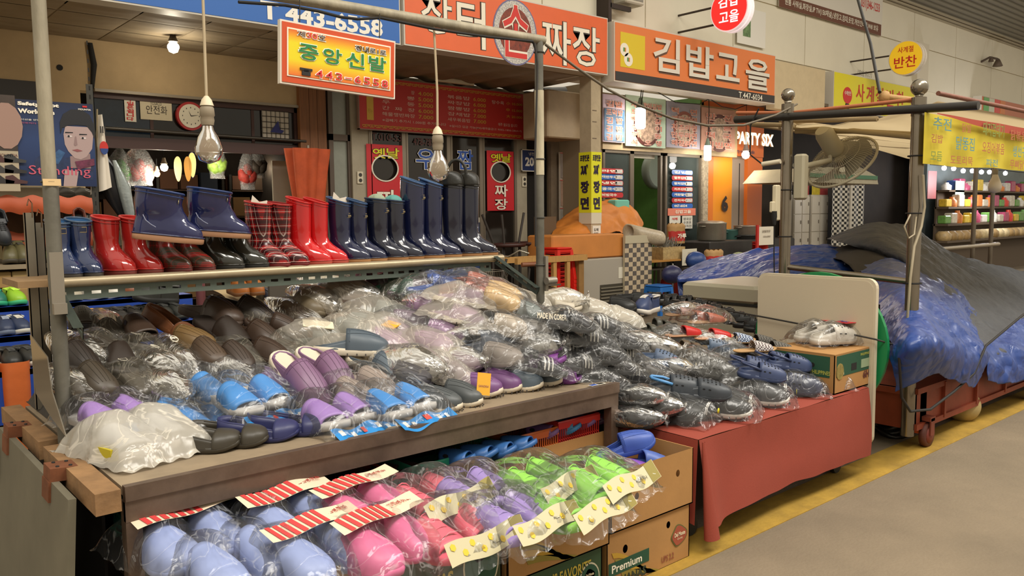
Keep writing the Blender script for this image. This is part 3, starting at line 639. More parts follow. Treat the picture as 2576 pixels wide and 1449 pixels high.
# red strip banners
rb = mat('c41f28', .45)
for x0, x1, yt, yb, side, lt in ((929, 1012, 364, 680, 'left', ((478, 530, '짜'), (545, 600, '장'))), (1226, 1292, 380, 530, 'right', ((465, 495, '짜'), (500, 528, '장')))):
 yyb = YF-.03
 a = at(x0, yb, Y=yyb); b = at(x1, yt, Y=yyb); cxm = (x0+x1)/2
 r_ = empty('banner', (a.x, yyb, a.z), 0, 'red vertical noodle banner with a round hole on the %s door' % side, 'banner')
 W_ = b.x-a.x; zt = at(cxm, yt, Y=yyb).z; zb = at(cxm, yb, Y=yyb).z
 zc = at(cxm, 424 if side == 'left' else 433, Y=yyb).z; xc = a.x+W_/2; rx, rz = W_*.36, .19 if side == 'left' else .17
 # sheet with an oval hole
 n = 32; inner = [(xc+rx*cos(2*pi*k/n), zc+rz*sin(2*pi*k/n)) for k in range(n)]
 outer = []
 for k in range(n):
  t = 2*pi*k/n; cc_, ss_ = cos(t), sin(t); m_ = max(abs(cc_), abs(ss_)); outer.append((xc+W_/2*cc_/m_, zc+(zt-zc)*ss_/m_))
 vs_l = [(x, yyb, z) for x, z in inner+outer]
 mb = MB()._add(vs_l, [(k, (k+1) % n, n+(k+1) % n, n+k) for k in range(n)]); lo = zc-(zt-zc)
 mb.box(a.x, yyb, zb, b.x, yyb+.003, lo)
 kid(mb, 'sheet', rb, r_)
 kid(MB().tube([(x, yyb-.004, z) for x, z in inner], .012, 6, closed=True), 'hole_rim', of, r_)
 yy0, yy1 = (372, 398) if side == 'left' else (386, 408)
 for k, ch in enumerate('옛날'):
  xx0 = x0+8+(x1-x0-16)*(.52*k); xx1 = xx0+(x1-x0)*.38
  a2 = at(xx0, yy1, Y=yyb); b2 = at(xx1, yy0, Y=yyb)
  outlined(ch, V((a2.x, yyb, a2.z)), b2.x-a2.x, at(xx0, yy0, Y=yyb).z-a2.z, yyb-.004, yel, blk, r_, .015, .04)
 for ty, by, ch in lt:
  a2 = at(x0+18, by, Y=yyb); b2 = at(x1-16, ty, Y=yyb)
  outlined(ch, V((a2.x, yyb, a2.z)), b2.x-a2.x, b2.z-a2.z, yyb-.004, of, mat('7a1818', .5), r_, .015, .04)
# menu board
YM = YF-.12
a = at(904, 321, Y=YM); b = at(1323, 354, Y=YM); zt = at(1160, 219, Y=YM).z; zb = at(1160, 341, Y=YM).z
mn = empty('menu_board', (a.x, YM, zb), 0, 'wide red menu board with gold prices above the noodle restaurant door', 'sign')
kid(MB().box(a.x, YM, zb, b.x, YM+.05, zt), 'board', mat('c22f29', .5), mn)
kid(frame_rect(a.x-.01, zb-.01, b.x+.01, zt+.01, YM-.008, .015, .05), 'frame', mat('8a6a5a', .5), mn)
gold = mat('d6a93c', .5); pnk = mat('e0b3a4', .5)
def fret(z, nm):
 g = MB(); n = int((b.x-a.x-.1)/.11)
 for k in range(n):
  x = a.x+.05+k*.11
  g.box(x, YM-.004, z, x+.08, YM-.003, z+.008).box(x, YM-.004, z+.03, x+.11, YM-.003, z+.038).box(x+.03, YM-.004, z+.015, x+.11, YM-.003, z+.021).box(x, YM-.004, z, x+.008, YM-.003, z+.03).box(x+.07, YM-.004, z+.015, x+.078, YM-.003, z+.045)
 tag(kid(g, nm, gold, mn), kind='stuff')
fret(zb+.03, 'fret_border'); fret(zt-.075, 'fret_border')
rows = ['장 4.000', '뽕 5.000', '동 5.000', '간짜장 6.000', '해물쟁반짜장 7.000']
H_ = zt-zb; W_ = b.x-a.x
def mt(s, u0, u1, v0, v1, m): wbox(s, a.x+u0*W_, zb+v0*H_, (u1-u0)*W_, (v1-v0)*H_, YM, m, mn, .012)
for k in range(5):
 v0 = .74-k*.115
 mt(('장', '짬      뽕', '우      동', '간  짜  장', '해물쟁반짜장')[k], (.28 if k == 0 else .12), .3, v0, v0+.075, pnk)
 mt(('4.000', '5.000', '5.000', '6.000', '7.000')[k], .32, .405, v0, v0+.075, gold)
 mt(('볶음밥', '짜장밥', '짬뽕밥', '잡채밥', '새우볶음밥')[k], .49, .63, v0, v0+.075, pnk)
 mt(('6.000', '6.000', '6.000', '7.000', '7.000')[k], .65, .73, v0, v0+.075, gold)
mt('탕수육', .77, .85, .72, .8, pnk)
for k, s_ in enumerate(('小 10.000', '中 15.000', '大 20.000')): mt(s_, .865, .975, .73-k*.14, .8-k*.14, gold)
mt('매주 월요일 쉽니다', .81, .94, .26, .33, pnk); mt('※곱빼기 추가시 1.000원 추가합니다', .12, .48, .17, .23, pnk); mt('※실시간 입금 가능(MG새마을금고 9002-1806-2864-9)', .5, .97, .15, .21, pnk)
kid(MB().box(a.x+.04*W_, YM-.004, zb+.18*H_, a.x+.075*W_, YM-.003, zb+.85*H_), 'yellow_label', gold, mn); mt('메뉴', .045, .07, .3, .4, blk)
vz = at(1100, 165, Y=YM)
struct(MB().box(at(980, 0, Y=YM).x-.3, Y2-.5, zt+.22, b.x+.35, Y2-.35, zt+.3).build('trim_15', mat('8f8a72', .5)), 'pale metal valance bar under the wavy soffit')
fl_ = at(1145, 206, Y=YM-.05); tag(MB().rbox(fl_.x-.38, YM-.1, fl_.z-.03, fl_.x+.35, YM-.03, fl_.z+.04, .01).build('tube_lamp', mat('d8cdb6', .4)), 'unlit white tube lamp above the red menu board', 'lamp')
for px, py, lb in ((905, 447, 'white double power socket left of the red banner'), (1318, 457, 'white double power socket right of the red banner')):
 c = at(px, py, Y=YF-.005); o = empty('power_socket', tuple(c), 0, lb, 'socket')
 MB().rbox(-.05, -.02, -.09, .05, 0, .09, .006).build('plate', mat('d5cab2', .4), o)
 for dz in (-.04, .04): cyY(0, .028, -.024, -.019, 14).build('outlet', mat('3a342c', .5), o).location = (0, 0, dz)
c0, c1 = at(1313, 378, Y=YF-.06), at(1358, 430, Y=YF-.06)
ap = empty('address_plate', (c0.x, YF-.06, c1.z), 0, 'dark blue street number plate behind the scaffold pole', 'sign')
zt2 = at(1335, 378, Y=YF-.06).z; zb2 = at(1335, 430, Y=YF-.06).z
kid(MB().box(c0.x, YF-.06, zb2, c1.x+.02, YF-.05, zt2), 'plate', mat('26386e', .4), ap)
kid(frame_rect(c0.x-.01, zb2-.01, c1.x+.03, zt2+.01, YF-.066, .014, .02), 'rim', of, ap)
ptext('20', 1321, 396, 1343, 418, YF-.06, wht, ap, .04); ptext('냉천로', 1330, 384, 1352, 391, YF-.06, wht, ap, .0)
# duct and box between the fronts
dc = at(1400, 268, Y=10.0)
dk = empty('duct', tuple(dc), 0, 'black round ventilation duct beside the column', 'duct')
kid(MB().tube([(dc.x-.3, 10.2, dc.z-.02), (dc.x+.12, 9.9, dc.z)], .32, 18), 'pipe', mat('1c1916', .35), dk)
q0, q1 = at(1378, 350, Y=9.6), at(1462, 235, Y=9.6)
tag(MB().rbox(q0.x, 9.6, at(1415, 348, Y=9.6).z, q1.x, 10.2, at(1415, 228, Y=9.6).z, .02).build('vent_box', mat('a58f70', .6, var=.1)), 'big beige sheet metal box under the duct', 'box')
struct(MB().box(at(1326, 400, Y=10.7).x, 10.7, 0, at(1460, 400, Y=10.7).x+.5, 10.8, SOF).build('wall_gap', mat('1f1a15', .9)), 'dark recess between the two restaurants')
# ================================================================ kimbap shop front
# row of food posters above the windows
YP = Y3-.1
post = [(1517, 1572, 235, 360, 'kimbap menu poster with blue cloth behind the column', ('c9b4c4', '6aa6c0'), ['김밥', '포먹밥', '김 밥', '김 밥', '김 밥']),
  (1574, 1675, 240, 372, 'pale green food poster with a bowl of noodles and red letters', ('b9cdb4', 'a8b49a'), ['계란말이김밥', '모      집', '떡      갈', '우      이', '쥐      동', '석   오  뎅']),
  (1677, 1762, 255, 375, 'grey food poster with round soup bowl beside the green one', ('9a94a0', 'b0aab2'), ['떡    면', '계란라면', '치즈라면', '만두라면', '해장라면']),
  (1764, 1850, 270, 382, 'faded peach food poster with dark bowl at the row end', ('b98a76', 'c79a80'), ['만  전', '두  골', '떡  국', '비빔면'])]
pr_ = mat('c2705a', .6)
for x0, x1, yt, yb, lb, cc_, rows in post:
 xm = (x0+x1)/2; a = at(x0, yb, Y=YP); b = at(x1, yt, Y=YP); z0 = at(xm, yb-2, Y=YP).z; z1 = at(xm, yt+4, Y=YP).z
 r_ = empty('food_poster', (a.x, YP, z0), 0, lb, 'poster')
 kid(MB().box(a.x, YP, z0, b.x, YP+.02, z1), 'sheet', mat(cc_[0], .5, var=.12, vs_=2), r_)
 W_ = b.x-a.x; c = V((a.x+W_*.52, 0, z0+(z1-z0)*.42))
 disc(c, W_*.33, W_*.33, YP-.006, YP, mat('8a4a3a' if 'grey' in lb else '5a2c26', .5), 'bowl_print', r_)
 disc(c, W_*.27, W_*.27, YP-.009, YP-.006, mat('b79a84', .5, var=.8, vs_=14), 'food_print', r_)
 if 'blue' in lb: kid(MB().box(a.x+.02, YP-.012, z0+.02, b.x-.02, YP-.01, z0+(z1-z0)*.7), 'cloth_print', mat('3f6f9a', .5, var=.9, vs_=5), r_)
 n = len(rows)
 for k, s_ in enumerate(rows):
  zz = z1-.12-(k+.6)*(z1-z0-.1)/n
  outlined(s_, V((a.x+W_*.12, YP, zz)), W_*.76, (z1-z0)/n*.62, YP-.01, pr_, mat('e6d2c6', .6), r_, .015, .05)
PZ = at(1700, 380, Y=Y3).z
struct(MB().box(at(1512, 380, Y=Y3).x, Y3-.04, PZ-.05, at(1850, 380, Y=Y3).x, Y3+.2, kz0+.0).build('wall_kimbap', mat('b09a78', .8, var=.15)), 'cream wall strip above the kimbap shop windows')
struct(MB().box(KX0-.35, Y1+.1, SOF-.02, KX1+.1, Y3, SOF+.03).build('ceiling_1', mat('b8ab92', .7, var=.06)), 'pale sheet soffit below the kimbap sign')
al2 = mat('6b6052', .45, .4)
mull = [1517, 1583, 1655, 1672, 1762]
def shopglass(i, x0, x1, y0, y1, label, open_=False):
 a = at(x0, 450, Y=Y3).x; b = at(x1, 450, Y=Y3).x; z1 = PZ-.05
 w_ = struct(empty('window_%d' % i, (a, Y3, 0)), label)
 kid(frame_rect(a, .05, b, z1, Y3-.02, .05, .07), 'window_frame', al2, w_)
 if not open_: kid(MB().box(a+.05, Y3+.01, .1, b-.05, Y3+.02, z1-.05), 'pane', glass('8fa09a', .03, .12), w_)
 return w_
w1_ = shopglass(1, 1515, 1588, 375, 600, 'glass kimbap window with coloured menu strips beside the column')
w2_ = shopglass(2, 1588, 1664, 375, 600, 'open kimbap shop doorway showing the green kitchen', True)
w3_ = shopglass(3, 1672, 1762, 375, 600, 'glass kimbap door with a list of menu strips')
kid(MB().box(at(1588, 0, Y=Y3).x, Y3+.05, PZ-.16, at(1655, 0, Y=Y3).x, Y3+.12, PZ-.06), 'shutter_box', mat('c3bba8', .5), w2_)
# kitchen behind
kit = mat('59803c', .4, bump=.1, bs=10, var=.15)
kx0, kx1 = at(1500, 450, Y=Y3).x, at(1790, 450, Y=Y3).x
struct(MB().box(kx0, 12.5, 0, kx1+1, 12.6, 3.8).box(kx1-.25, Y3+.1, 0, kx1-.2, 12.5, 3.8).build('wall_kitchen', kit), 'green tiled kitchen wall inside the kimbap shop')
struct(MB().box(at(1512, 400, Y=Y3).x-.1, Y3, 0, at(1516, 400, Y=Y3).x, 12.5, 3.8).build('wall_side', mat('8c7a60', .8)), 'side wall of the kimbap shop')
for k in range(3):
 c = at(1625, 448+k*38, Y=11.4); sh = empty('kitchen_shelf', tuple(c), 0, 'wire kitchen shelf with pans, %s' % ('topmost', 'middle', 'lowest')[k], 'shelf')
 MB().box(-.5, 0, -.02, .6, .35, 0).build('shelf_board', mat('6a665c', .3, .8), sh)
 for j in range(3):
  p_ = MB().lathe([(.1, 0), (.12, .04), (.12, .12+.03*j), (.11, .12+.03*j), (.1, .02)], (0, 0, 0), 14).build('pan', mat(('8a8580', '9a2a22', '5b564e')[(j+k) % 3], .3, .6), None)
  p_.location = (c.x-.35+j*.33, c.y+.17, c.z+.002); tag(p_, '%s pan on the %s kitchen shelf' % (('steel', 'red', 'dark')[(j+k) % 3], ('topmost', 'middle', 'lowest')[k]), 'pan')
c = at(1650, 430, Y=10.4)
rc = empty('kitchen_hood', tuple(c), 0, 'white rounded kitchen machine inside the doorway', 'machine')
MB().lathe([(.32, -.1), (.36, -.06), (.36, .06), (.32, .1)], (0, 0, 0), 24, Matrix.Rotation(pi/2, 3, 'X')).build('drum', mat('b9c4b8', .3), rc)
MB().box(-.06, -.13, -.1, .06, -.1, .1).build('opening', dark, rc)
def pill(ch, x0, y0, x1, y1, col, root, sub=None, Y=Y3-.03):
 a = at(x0, y1, Y=Y); b = at(x1, y0, Y=Y); z0 = at((x0+x1)/2, y1, Y=Y).z; z1 = at((x0+x1)/2, y0, Y=Y).z; h = (z1-z0)/2; n = 8
 pts = [(b.x-h+h*cos(-pi/2+pi*k/n), z0+h+h*sin(-pi/2+pi*k/n)) for k in range(n+1)]+[(a.x+h+h*cos(pi/2+pi*k/n), z0+h+h*sin(pi/2+pi*k/n)) for k in range(n+1)]
 kid(MB().prism(pts, Y, Y+.004, 'Y'), 'menu_strip', mat(col, .4), root)
 wbox(ch, a.x+.06, z0+h*.5, (b.x-a.x)*.62, h*1.05, Y, of, root, .03)
 if sub: kid(MB().box(a.x+(b.x-a.x)*.66, Y-.004, z0+.01, b.x-h*.5, Y, z1-.01), 'price_patch', mat('c6c2bc', .4, var=.5, vs_=40), root)
r1, b1_ = 'b5262e', '2a5fae'
for k, (ch, c_) in enumerate((('김밥', b1_), ('열무김밥', r1), ('참치김밥', b1_), ('치즈김밥', r1), ('계란말이', b1_), ('잔치국수', r1), ('447-6034', b1_))):
 pill(ch, 1690, 428+k*14, 1743, 440+k*14, c_, w3_, k < 6)
for k, (ch, c_) in enumerate((('  라면', r1), ('떡만두국', b1_), ('냉면', r1), ('콩국수', b1_), ('비빔국수', r1))):
 pill(ch, 1508, 424+k*15, 1568, 437+k*15, c_, w1_, k < 4)
q = rect('salmon_strip', 1680, 524, 1750, 542, Y3-.03, .004, mat('d87a62', .5), w3_); ptext('김밥고을', 1698, 528, 1738, 537, Y3-.034, of, w3_, .02)
rect('notice_sheet', 1684, 543, 1712, 562, Y3-.03, .004, mat('d8d2c4', .6), w3_); ptext('식혜', 1690, 547, 1704, 554, Y3-.034, red, w3_, .02)
n3 = empty('paper_notice', tuple(at(1730, 560, Y=Y3-.05)), 0, 'white handwritten notice stuck low on the kimbap door', 'notice'); rect('sheet', 1716, 543, 1742, 575, Y3-.05, .004, mat('d8d2c4', .6), n3)
for k, s_ in enumerate(('영국강', '수포포', '김치전')): ptext(s_, 1719, 547+k*9, 1739, 554+k*9, Y3-.054, blk, n3)
# food picture panel left of column
fp = empty('food_poster', tuple(at(1432, 560, Y=10.3)), 0, 'tall pink bordered poster of soup and dumplings left of the column', 'poster')
rect('sheet', 1408, 384, 1458, 600, 10.3, .02, mat('b5a99a', .5), fp)
for k, (yt, yb) in enumerate(((388, 448), (456, 518), (526, 590))):
 rect('picture', 1411, yt, 1455, yb, 10.29, .004, mat(('9c8f86', 'b0907c', '9d968c')[k], .5, var=.25, vs_=4), fp)
 c = at(1433, (yt+yb)/2, Y=10.28); disc(c, .15, .15, 10.27, 10.28, mat(('b5483a', 'c9ae84', '8a8580')[k], .5, var=.7, vs_=20), 'food_print', fp)
 rect('pink_edge', 1409, yt-3, 1457, yt-1, 10.285, .004, mat('c96a5e', .5), fp)
struct(MB().box(at(1386, 400, Y=10.38).x, 10.38, 0, at(1460, 400, Y=10.38).x+.42, 10.45, at(1420, 360, Y=10.38).z).build('wall_panel', mat('7b6a56', .7, var=.2)), 'brown panel wall behind the food poster')
# column plates
for face, lx in (('left', None), ('front', None)):
 pass
plm = mat('dcd822', .4); ink = mat('2a1f38', .5)
zt_, zm_, zb_ = at(1490, 382, Y=8.76).z, at(1490, 535, Y=8.76).z, at(1490, 563, Y=8.76).z
cp = empty('column_banner', (COLL-.008, 8.752, zb_), 0, 'yellow folded noodle banner with dark letters wrapping the column', 'banner')
kid(MB().box(COLL-.006, 8.746, zm_, COLR+.006, 8.756, zt_).box(COLL-.012, 8.746, zm_, COLL-.004, 8.76+CW+.01, zt_), 'yellow_sheet', plm, cp)
kid(MB().box(COLL-.006, 8.748, zb_, COLR+.006, 8.756, zm_).box(COLL-.01, 8.748, zb_, COLL-.004, 8.76+CW+.01, zm_), 'white_sheet', mat('cfc7b2', .5), cp)
for k, ch in enumerate('짜장면'):
 z0 = zt_-.16-(k+1)*(zt_-zm_-.18)/3+.03; h_ = (zt_-zm_-.18)/3-.06
 wbox(ch, COLL+.035, z0, CW*.9-.07, h_, 8.746, ink, cp, .05)
 text(ch, (COLL-.012, 8.76+CW-.03, z0), (0, -1, 0), UPZ, CW-.06, h_, ink, 'lettering', cp, .05, .004)
wbox('포장전문', COLL+.02, zt_-.14, CW*.9-.04, .1, 8.746, ink, cp, .05); text('포장전문', (COLL-.012, 8.76+CW-.02, zt_-.14), (0, -1, 0), UPZ, CW-.04, .1, ink, 'lettering', cp, .05, .004)
n4 = empty('paper_notice', (COLL, 8.75, 1.2), 0, 'white paper price notice taped low on the column', 'notice')
kid(MB().box(COLL+.03, 8.752, at(1497, 610, Y=8.75).z, COLR-.01, 8.76, at(1497, 568, Y=8.75).z), 'sheet', mat('ddd8cc', .6), n4)
for k, s_ in enumerate(('도매', '3322', '2892')): wbox(s_, COLL+.05, at(1497, 582+k*11, Y=8.75).z, .1, .05, 8.75, blk, n4, .01)
for k, dz_ in enumerate((.2, .45, .62)): kid(MB().box(COLL+.03, 8.756, zt_+dz_, COLL+.12, 8.76, zt_+dz_+.012), 'pen_mark', mat('6a5a4a', .8), n4)
# ================================================================ orange PARTY SIX entrance
org = mat('e0862a', .5, var=.03); org2 = mat('cf6a1c', .5); YS = Y3+.1
px = lambda p, Y=YS: at(p, 480, Y=Y).x
zts = at(1850, 268, Y=YS).z
ps = struct(empty('wall_orange', (px(1770), YS, 0)), 'bright orange entrance wall with number six')
kid(MB().box(px(1794), YS, 0, px(1841), YS+.1, zts), 'wall_panel', mat('e6901c', .5), ps)
kid(MB().box(px(1768), YS+.0, 0, px(1794), YS+.1, zts), 'wall_panel', mat('d9741f', .5), ps)  # darker orange puts the shade of the side return into the colour
kid(MB().box(px(1880), YS, 0, px(1917), YS+.1, zts), 'wall_panel', mat('e0742a', .5), ps)
kid(MB().box(px(1768), YS-.02, at(1850, 392, Y=YS).z, px(1917), YS+.1, zts+.6), 'wall_header', mat('cf6a2a', .5), ps)
pd = struct(empty('door_7', (px(1841), YS+.12, 0)), 'grey plain door set in the orange wall')
kid(MB().box(px(1841), YS+.08, 0, px(1881), YS+.14, at(1850, 404, Y=YS).z+.1), 'door_leaf', mat('a8988a', .5), pd)
kid(MB().box(px(1867), YS+.07, 0, px(1868), YS+.08, 2.6), 'seam', dark, pd)
ptext('6', 1812, 492, 1829, 533, YS, mat('2a1c14', .5), ps, .04, .03)
sx = empty('lit_sign', tuple(at(1895, 350, Y=YS-.1)), 0, 'glowing cream raised shop letters on the orange wall', 'sign')
lit = mat('ffe9bd', .4, emit=1.6)
a = at(1847, 366, Y=YS-.1); b = at(1943, 337, Y=YS-.1)
wbox('PARTY SIX', a.x, at(1895, 366, Y=YS-.1).z, b.x-a.x, at(1895, 334, Y=YS-.1).z-at(1895, 366, Y=YS-.1).z, YS-.1, mat('8a5a2a', .5), sx, .05, .0)
wbox('PARTY SIX', a.x, at(1895, 366, Y=YS-.1).z, b.x-a.x, at(1895, 334, Y=YS-.1).z-at(1895, 366, Y=YS-.1).z, YS-.1, lit, sx, .045, .03)
ptext('Party room & Studio', 1848, 378, 1898, 387, YS-.025, mat('3a3a5a', .5), ps, .01)
cpl = struct(MB().box(px(1752), Y3-.05, 0, px(1765), Y3+.1, 3.2).build('trim_16', mat('b5a58c', .8, bump=1, bs=60, var=.5, vs_=20)), 'rough insulated pipe casing beside the kimbap door')
# ================================================================ beyond: dark shop with lockers, checker cloth, grocery
struct(MB().box(px(1925), 10.4, 0, 34, 10.6, 5).build('wall_far', mat('2c241d', .8, var=.4, vs_=1.5)), 'dark back wall of the far shops')
struct(MB().box(px(1917), YS-.1, 3.5, 34, YS, SOF+.2).build('wall_lintel', mat('4a3c2e', .7, var=.4)), 'brown lintel above the far shops')
struct(MB().box(KX1+.1, Y1+.05, SOF+.02, 34, 10.6, SOF+.08).build('ceiling_2', mat('6a5a48', .8)), 'brown soffit over the far shops')
YL = 10.0
for k, (x0, x1) in enumerate(((1997, 2035), (2040, 2082))):
 lk = empty('locker_cabinet', tuple(at(x0, 600, Y=YL)), 0, ('cream locker cabinet with yellow posters, left of the pair', 'cream locker cabinet with yellow posters beside the checker cloth')[k], 'cabinet')
 a = at(x0, 520, Y=YL); b = at(x1, 520, Y=YL); zt = at((x0+x1)/2, 490, Y=YL).z
 kid(MB().box(a.x, YL, 0, b.x, YL+.25, zt), 'cabinet_body', mat('c2bbae', .5), lk)
 kid(MB().box(a.x+.02, YL-.004, zt, (a.x+b.x)/2, YL, zt+.42), 'price_poster', mat('c9b43a', .5, var=.3, vs_=9), lk)
 kid(MB().box((a.x+b.x)/2, YL-.004, zt, b.x-.02, YL, zt+.42), 'price_poster', mat('9c3a3a', .5, var=.3, vs_=9), lk)
 for i in range(2):
  for j in range(4):
   w_ = (b.x-a.x)/2; h_ = .42
   dr = MB().box(a.x+i*w_+.015, YL-.02, zt-.02-(j+1)*h_, a.x+(i+1)*w_-.015, YL, zt-.04-j*h_); dr = kid(dr, 'locker_door', mat('cac3b6', .5), lk)
   hd = MB().box(a.x+(i+.8)*w_, YL-.035, zt-.25-j*h_, a.x+(i+.8)*w_+.015, YL-.02, zt-.17-j*h_).build('handle', mat('6a6258', .4), dr)
# checker cloth: pieces as real squares
ckx0, ckx1 = at(2094, 500, Y=YL-.3).x, at(2176, 500, Y=YL-.3).x; ckz1 = at(2140, 460, Y=YL-.3).z; ckz0 = .05
ck_ = empty('checker_curtain', (ckx0, YL-.3, ckz0), 0, 'black and white checker curtain behind the fan', 'curtain')
def Fc(u, v): return (ckx0+u*(ckx1-ckx0), YL-.3+.03*sin(u*26), ckz0+v*(ckz1-ckz0))
mb = MB(); nu, nv = 22, 36
for i in range(nu):
 for j in range(nv):
  mb.mi = (i+j) % 2
  mb._add([Fc(i/nu, j/nv), Fc((i+1)/nu, j/nv), Fc((i+1)/nu, (j+1)/nv), Fc(i/nu, (j+1)/nv)], [(0, 1, 2, 3)])
kid(mb, 'cloth', [mat('1a1816', .7), mat('c9c2b4', .7)], ck_)
kid(MB().box(at(2135, 460, Y=YL-.3).x, YL-.36, ckz0, at(2138, 460, Y=YL-.3).x+.03, YL-.33, ckz1+.1), 'rope', mat('b9b0a0', .7), ck_)
hz = at(2110, 440, Y=8.4)
hd = empty('stall_roof_box', tuple(hz), 0, 'low white and green canopy box with crumpled paper below the fan', 'canopy')
kid(MB().prism([(at(2012, 450, Y=7.9).x, at(2100, 460, Y=7.9).z), (at(2210, 450, Y=7.9).x, at(2100, 460, Y=7.9).z), (at(2205, 450, Y=7.9).x, at(2100, 438, Y=7.9).z), (at(2160, 450, Y=7.9).x, at(2100, 415, Y=7.9).z), (at(2040, 450, Y=7.9).x, at(2100, 425, Y=7.9).z)], 7.9, 9.1, 'Y'), 'cover', mat('a39a82', .6, bump=.6, bs=8, var=.1), hd)
kid(MB().box(at(2013, 450, Y=7.88).x, 7.88, at(2100, 448, Y=7.9).z, at(2208, 450, Y=7.88).x, 7.9, at(2100, 438, Y=7.9).z), 'green_band', mat('3c6a4c', .5), hd)
# lamps over the kimbap front
def tube_lamp(label, px_, py, Y, r, h, cord, e=9):
 p = at(px_, py, Y=Y); o = empty('glowing_bulb', tuple(p), 0, label, 'light bulb')
 MB().lathe([(r*.9, h/2), (r, h*.4), (r, -h*.42), (r*.7, -h/2), (0, -h/2-.005)], (0, 0, 0), 16).build('globe', mat('fff4e6', .3, emit=e), o)
 MB().lathe([(r*.3, h/2+r*2), (r*.5, h/2+r*1.2), (r*.9, h/2)], (0, 0, 0), 14).build('socket', mat('7a8a7a' if cord > .3 else '6a5a50', .5), o)
 MB().tube([(0, 0, h/2+r*2), (.03, 0, h/2+r*2+cord*.5), (0, 0, h/2+r*2+cord)], .008, 5).build('cord', dark, o)
 lamp((p.x, p.y-.02, p.z-h/2-.06), 12, .06, (1, .95, .85))
tube_lamp('long lit white bulb in front of the green food poster', 1611, 298, 9.1, .085, .34, .35)
tube_lamp('lit white tube bulb before the peach poster', 1780, 385, 9.1, .066, .27, 1.0)
glowbulb('round lit bulb before the orange wall', 1876, 390, 9.1, .078, 10, .9, 'fff0e2', 9, top='8a7a70')
cw = [at(x, y, Y=9.05) for x, y in ((1613, 270), (1618, 225), (1655, 232), (1700, 258), (1760, 262), (1785, 248), (1815, 268), (1850, 275), (1882, 262))]
tag(MB().tube(cw, .008, 5).build('electric_wire', dark), 'loose black wire sagging under the kimbap sign', 'wire')
# ================================================================ grocery at the far right
YG = 9.1
struct(MB().box(at(2330, 500, Y=YG+.4).x, YG+.4, 0, 34, YG+.5, 4).build('wall_grocery', mat('6d7a7c', .5, var=.3, vs_=1.2)), 'grey blue glazed wall of the far grocery')
gx0 = at(2350, 560, Y=YG).x
for r in range(4):
 zz = [at(2460, 600, Y=YG-1.2+.25*r).z, at(2460, 560, Y=YG-.9).z, at(2460, 520, Y=YG-.5).z, at(2460, 480, Y=YG-.1).z][r]; yy = [YG-1.3, YG-1.0, YG-.6, YG-.2][r]
 xx0 = at(2385, 560, Y=yy).x; xx1 = at(2640, 560, Y=yy).x
 sb = tag(MB().box(xx0, yy, zz-.05, xx1, yy+.35, zz).box(xx0, yy+.3, 0, xx1, yy+.34, zz).build('display_board', mat('5b4c3c', .7)), '%s step of the far grocery display' % ('lowest', 'second', 'third', 'top')[r], 'shelf')
 n = 19
 for k in range(n):
  x = xx0+(k+.5)*(xx1-xx0)/n; ww = (xx1-xx0)/n*.42; colr = random.choice(['c43a2e', 'd9b93a', 'd9d4c8', '3a5a9a', 'd07a34', '6a9a4a', 'b04a6a', 'cfc5b0'] if r else ['a88a5c', 'b59a6c', '9c7f52', 'c9b58a'])
  h = .2+.12*((k*7+r*3) % 3)/2
  if r == 0: mb = MB().loft([[(ww*s_*cos(t), .16*s_*sin(t), z) for t in [2*pi*i/10 for i in range(10)]] for z, s_ in ((0, .9), (.05, 1.1), (.15, 1.1), (.22, .7))], True, True)
  elif (k+r) % 3 == 0: mb = MB().lathe([(ww*.7, 0), (ww*.75, h*.6), (ww*.35, h*.85), (ww*.35, h)], (0, 0, 0), 10)
  else: mb = MB().rbox(-ww, -.1, 0, ww, .1, h, .02)
  o = mb.build(('grain_sack', 'grocery_bottle', 'grocery_pack')[0 if r == 0 else (1 if (k+r) % 3 == 0 else 2)], mat(colr, .4, var=.35, vs_=14)); o.location = (x, yy+.17, zz)
  cn_ = {'c43a2e': 'red', 'd9b93a': 'yellow', 'd9d4c8': 'white', '3a5a9a': 'blue', 'd07a34': 'orange', '6a9a4a': 'green', 'b04a6a': 'rose', 'cfc5b0': 'cream'}.get(colr, 'tan')
  tag(o, '%s %s, %s from the left on the %s step of the far grocery' % (cn_, 'grain sack' if r == 0 else ('bottle' if (k+r) % 3 == 0 else 'packet'), ORD[k], ('lowest', 'second', 'third', 'top')[r]), 'sack' if r == 0 else 'goods', 'grocery goods on the %s step' % ('lowest', 'second', 'third', 'top')[r])
for k, (px_, py) in enumerate(((2375, 423), (2399, 424), (2423, 430), (2446, 430), (2469, 433), (2489, 433), (2529, 436))):
 p = at(px_, py, Y=YG-.3); o = MB().lathe([(.0, .07), (.05, .04), (.06, 0), (.04, -.05), (0, -.06)], tuple(p), 12).build('glowing_bulb', mat('f2ecff', .3, emit=8)); tag(o, 'small round white bulb over the far grocery, %s from the left' % ORD[k], 'light bulb', 'row of bulbs over the grocery')
tag(MB().tube([at(x, y-4, Y=YG-.3) for x, y in ((2340, 418), (2399, 424), (2469, 430), (2529, 433), (2590, 440))], .01, 5).build('electric_wire', dark), 'wire carrying the row of white bulbs over the grocery', 'wire')
lamp((at(2460, 470, Y=YG-.8).x, YG-1.2, 2.4), 110, .3, (.95, .95, 1))
for px_, cl, lb in ((2345, 'b02a24', 'red vertical strip poster on the far grocery post'), (2415, 'a8b8b0', 'pale notice sheet inside the far grocery')):
 o = empty('strip_poster', tuple(at(px_, 480, Y=YG-.2)), 0, lb, 'poster'); rect('sheet', px_-12, 430 if px_ < 2400 else 455, px_+12, 500 if px_ < 2400 else 495, YG-.2, .01, mat(cl, .5, var=.2, vs_=10), o)
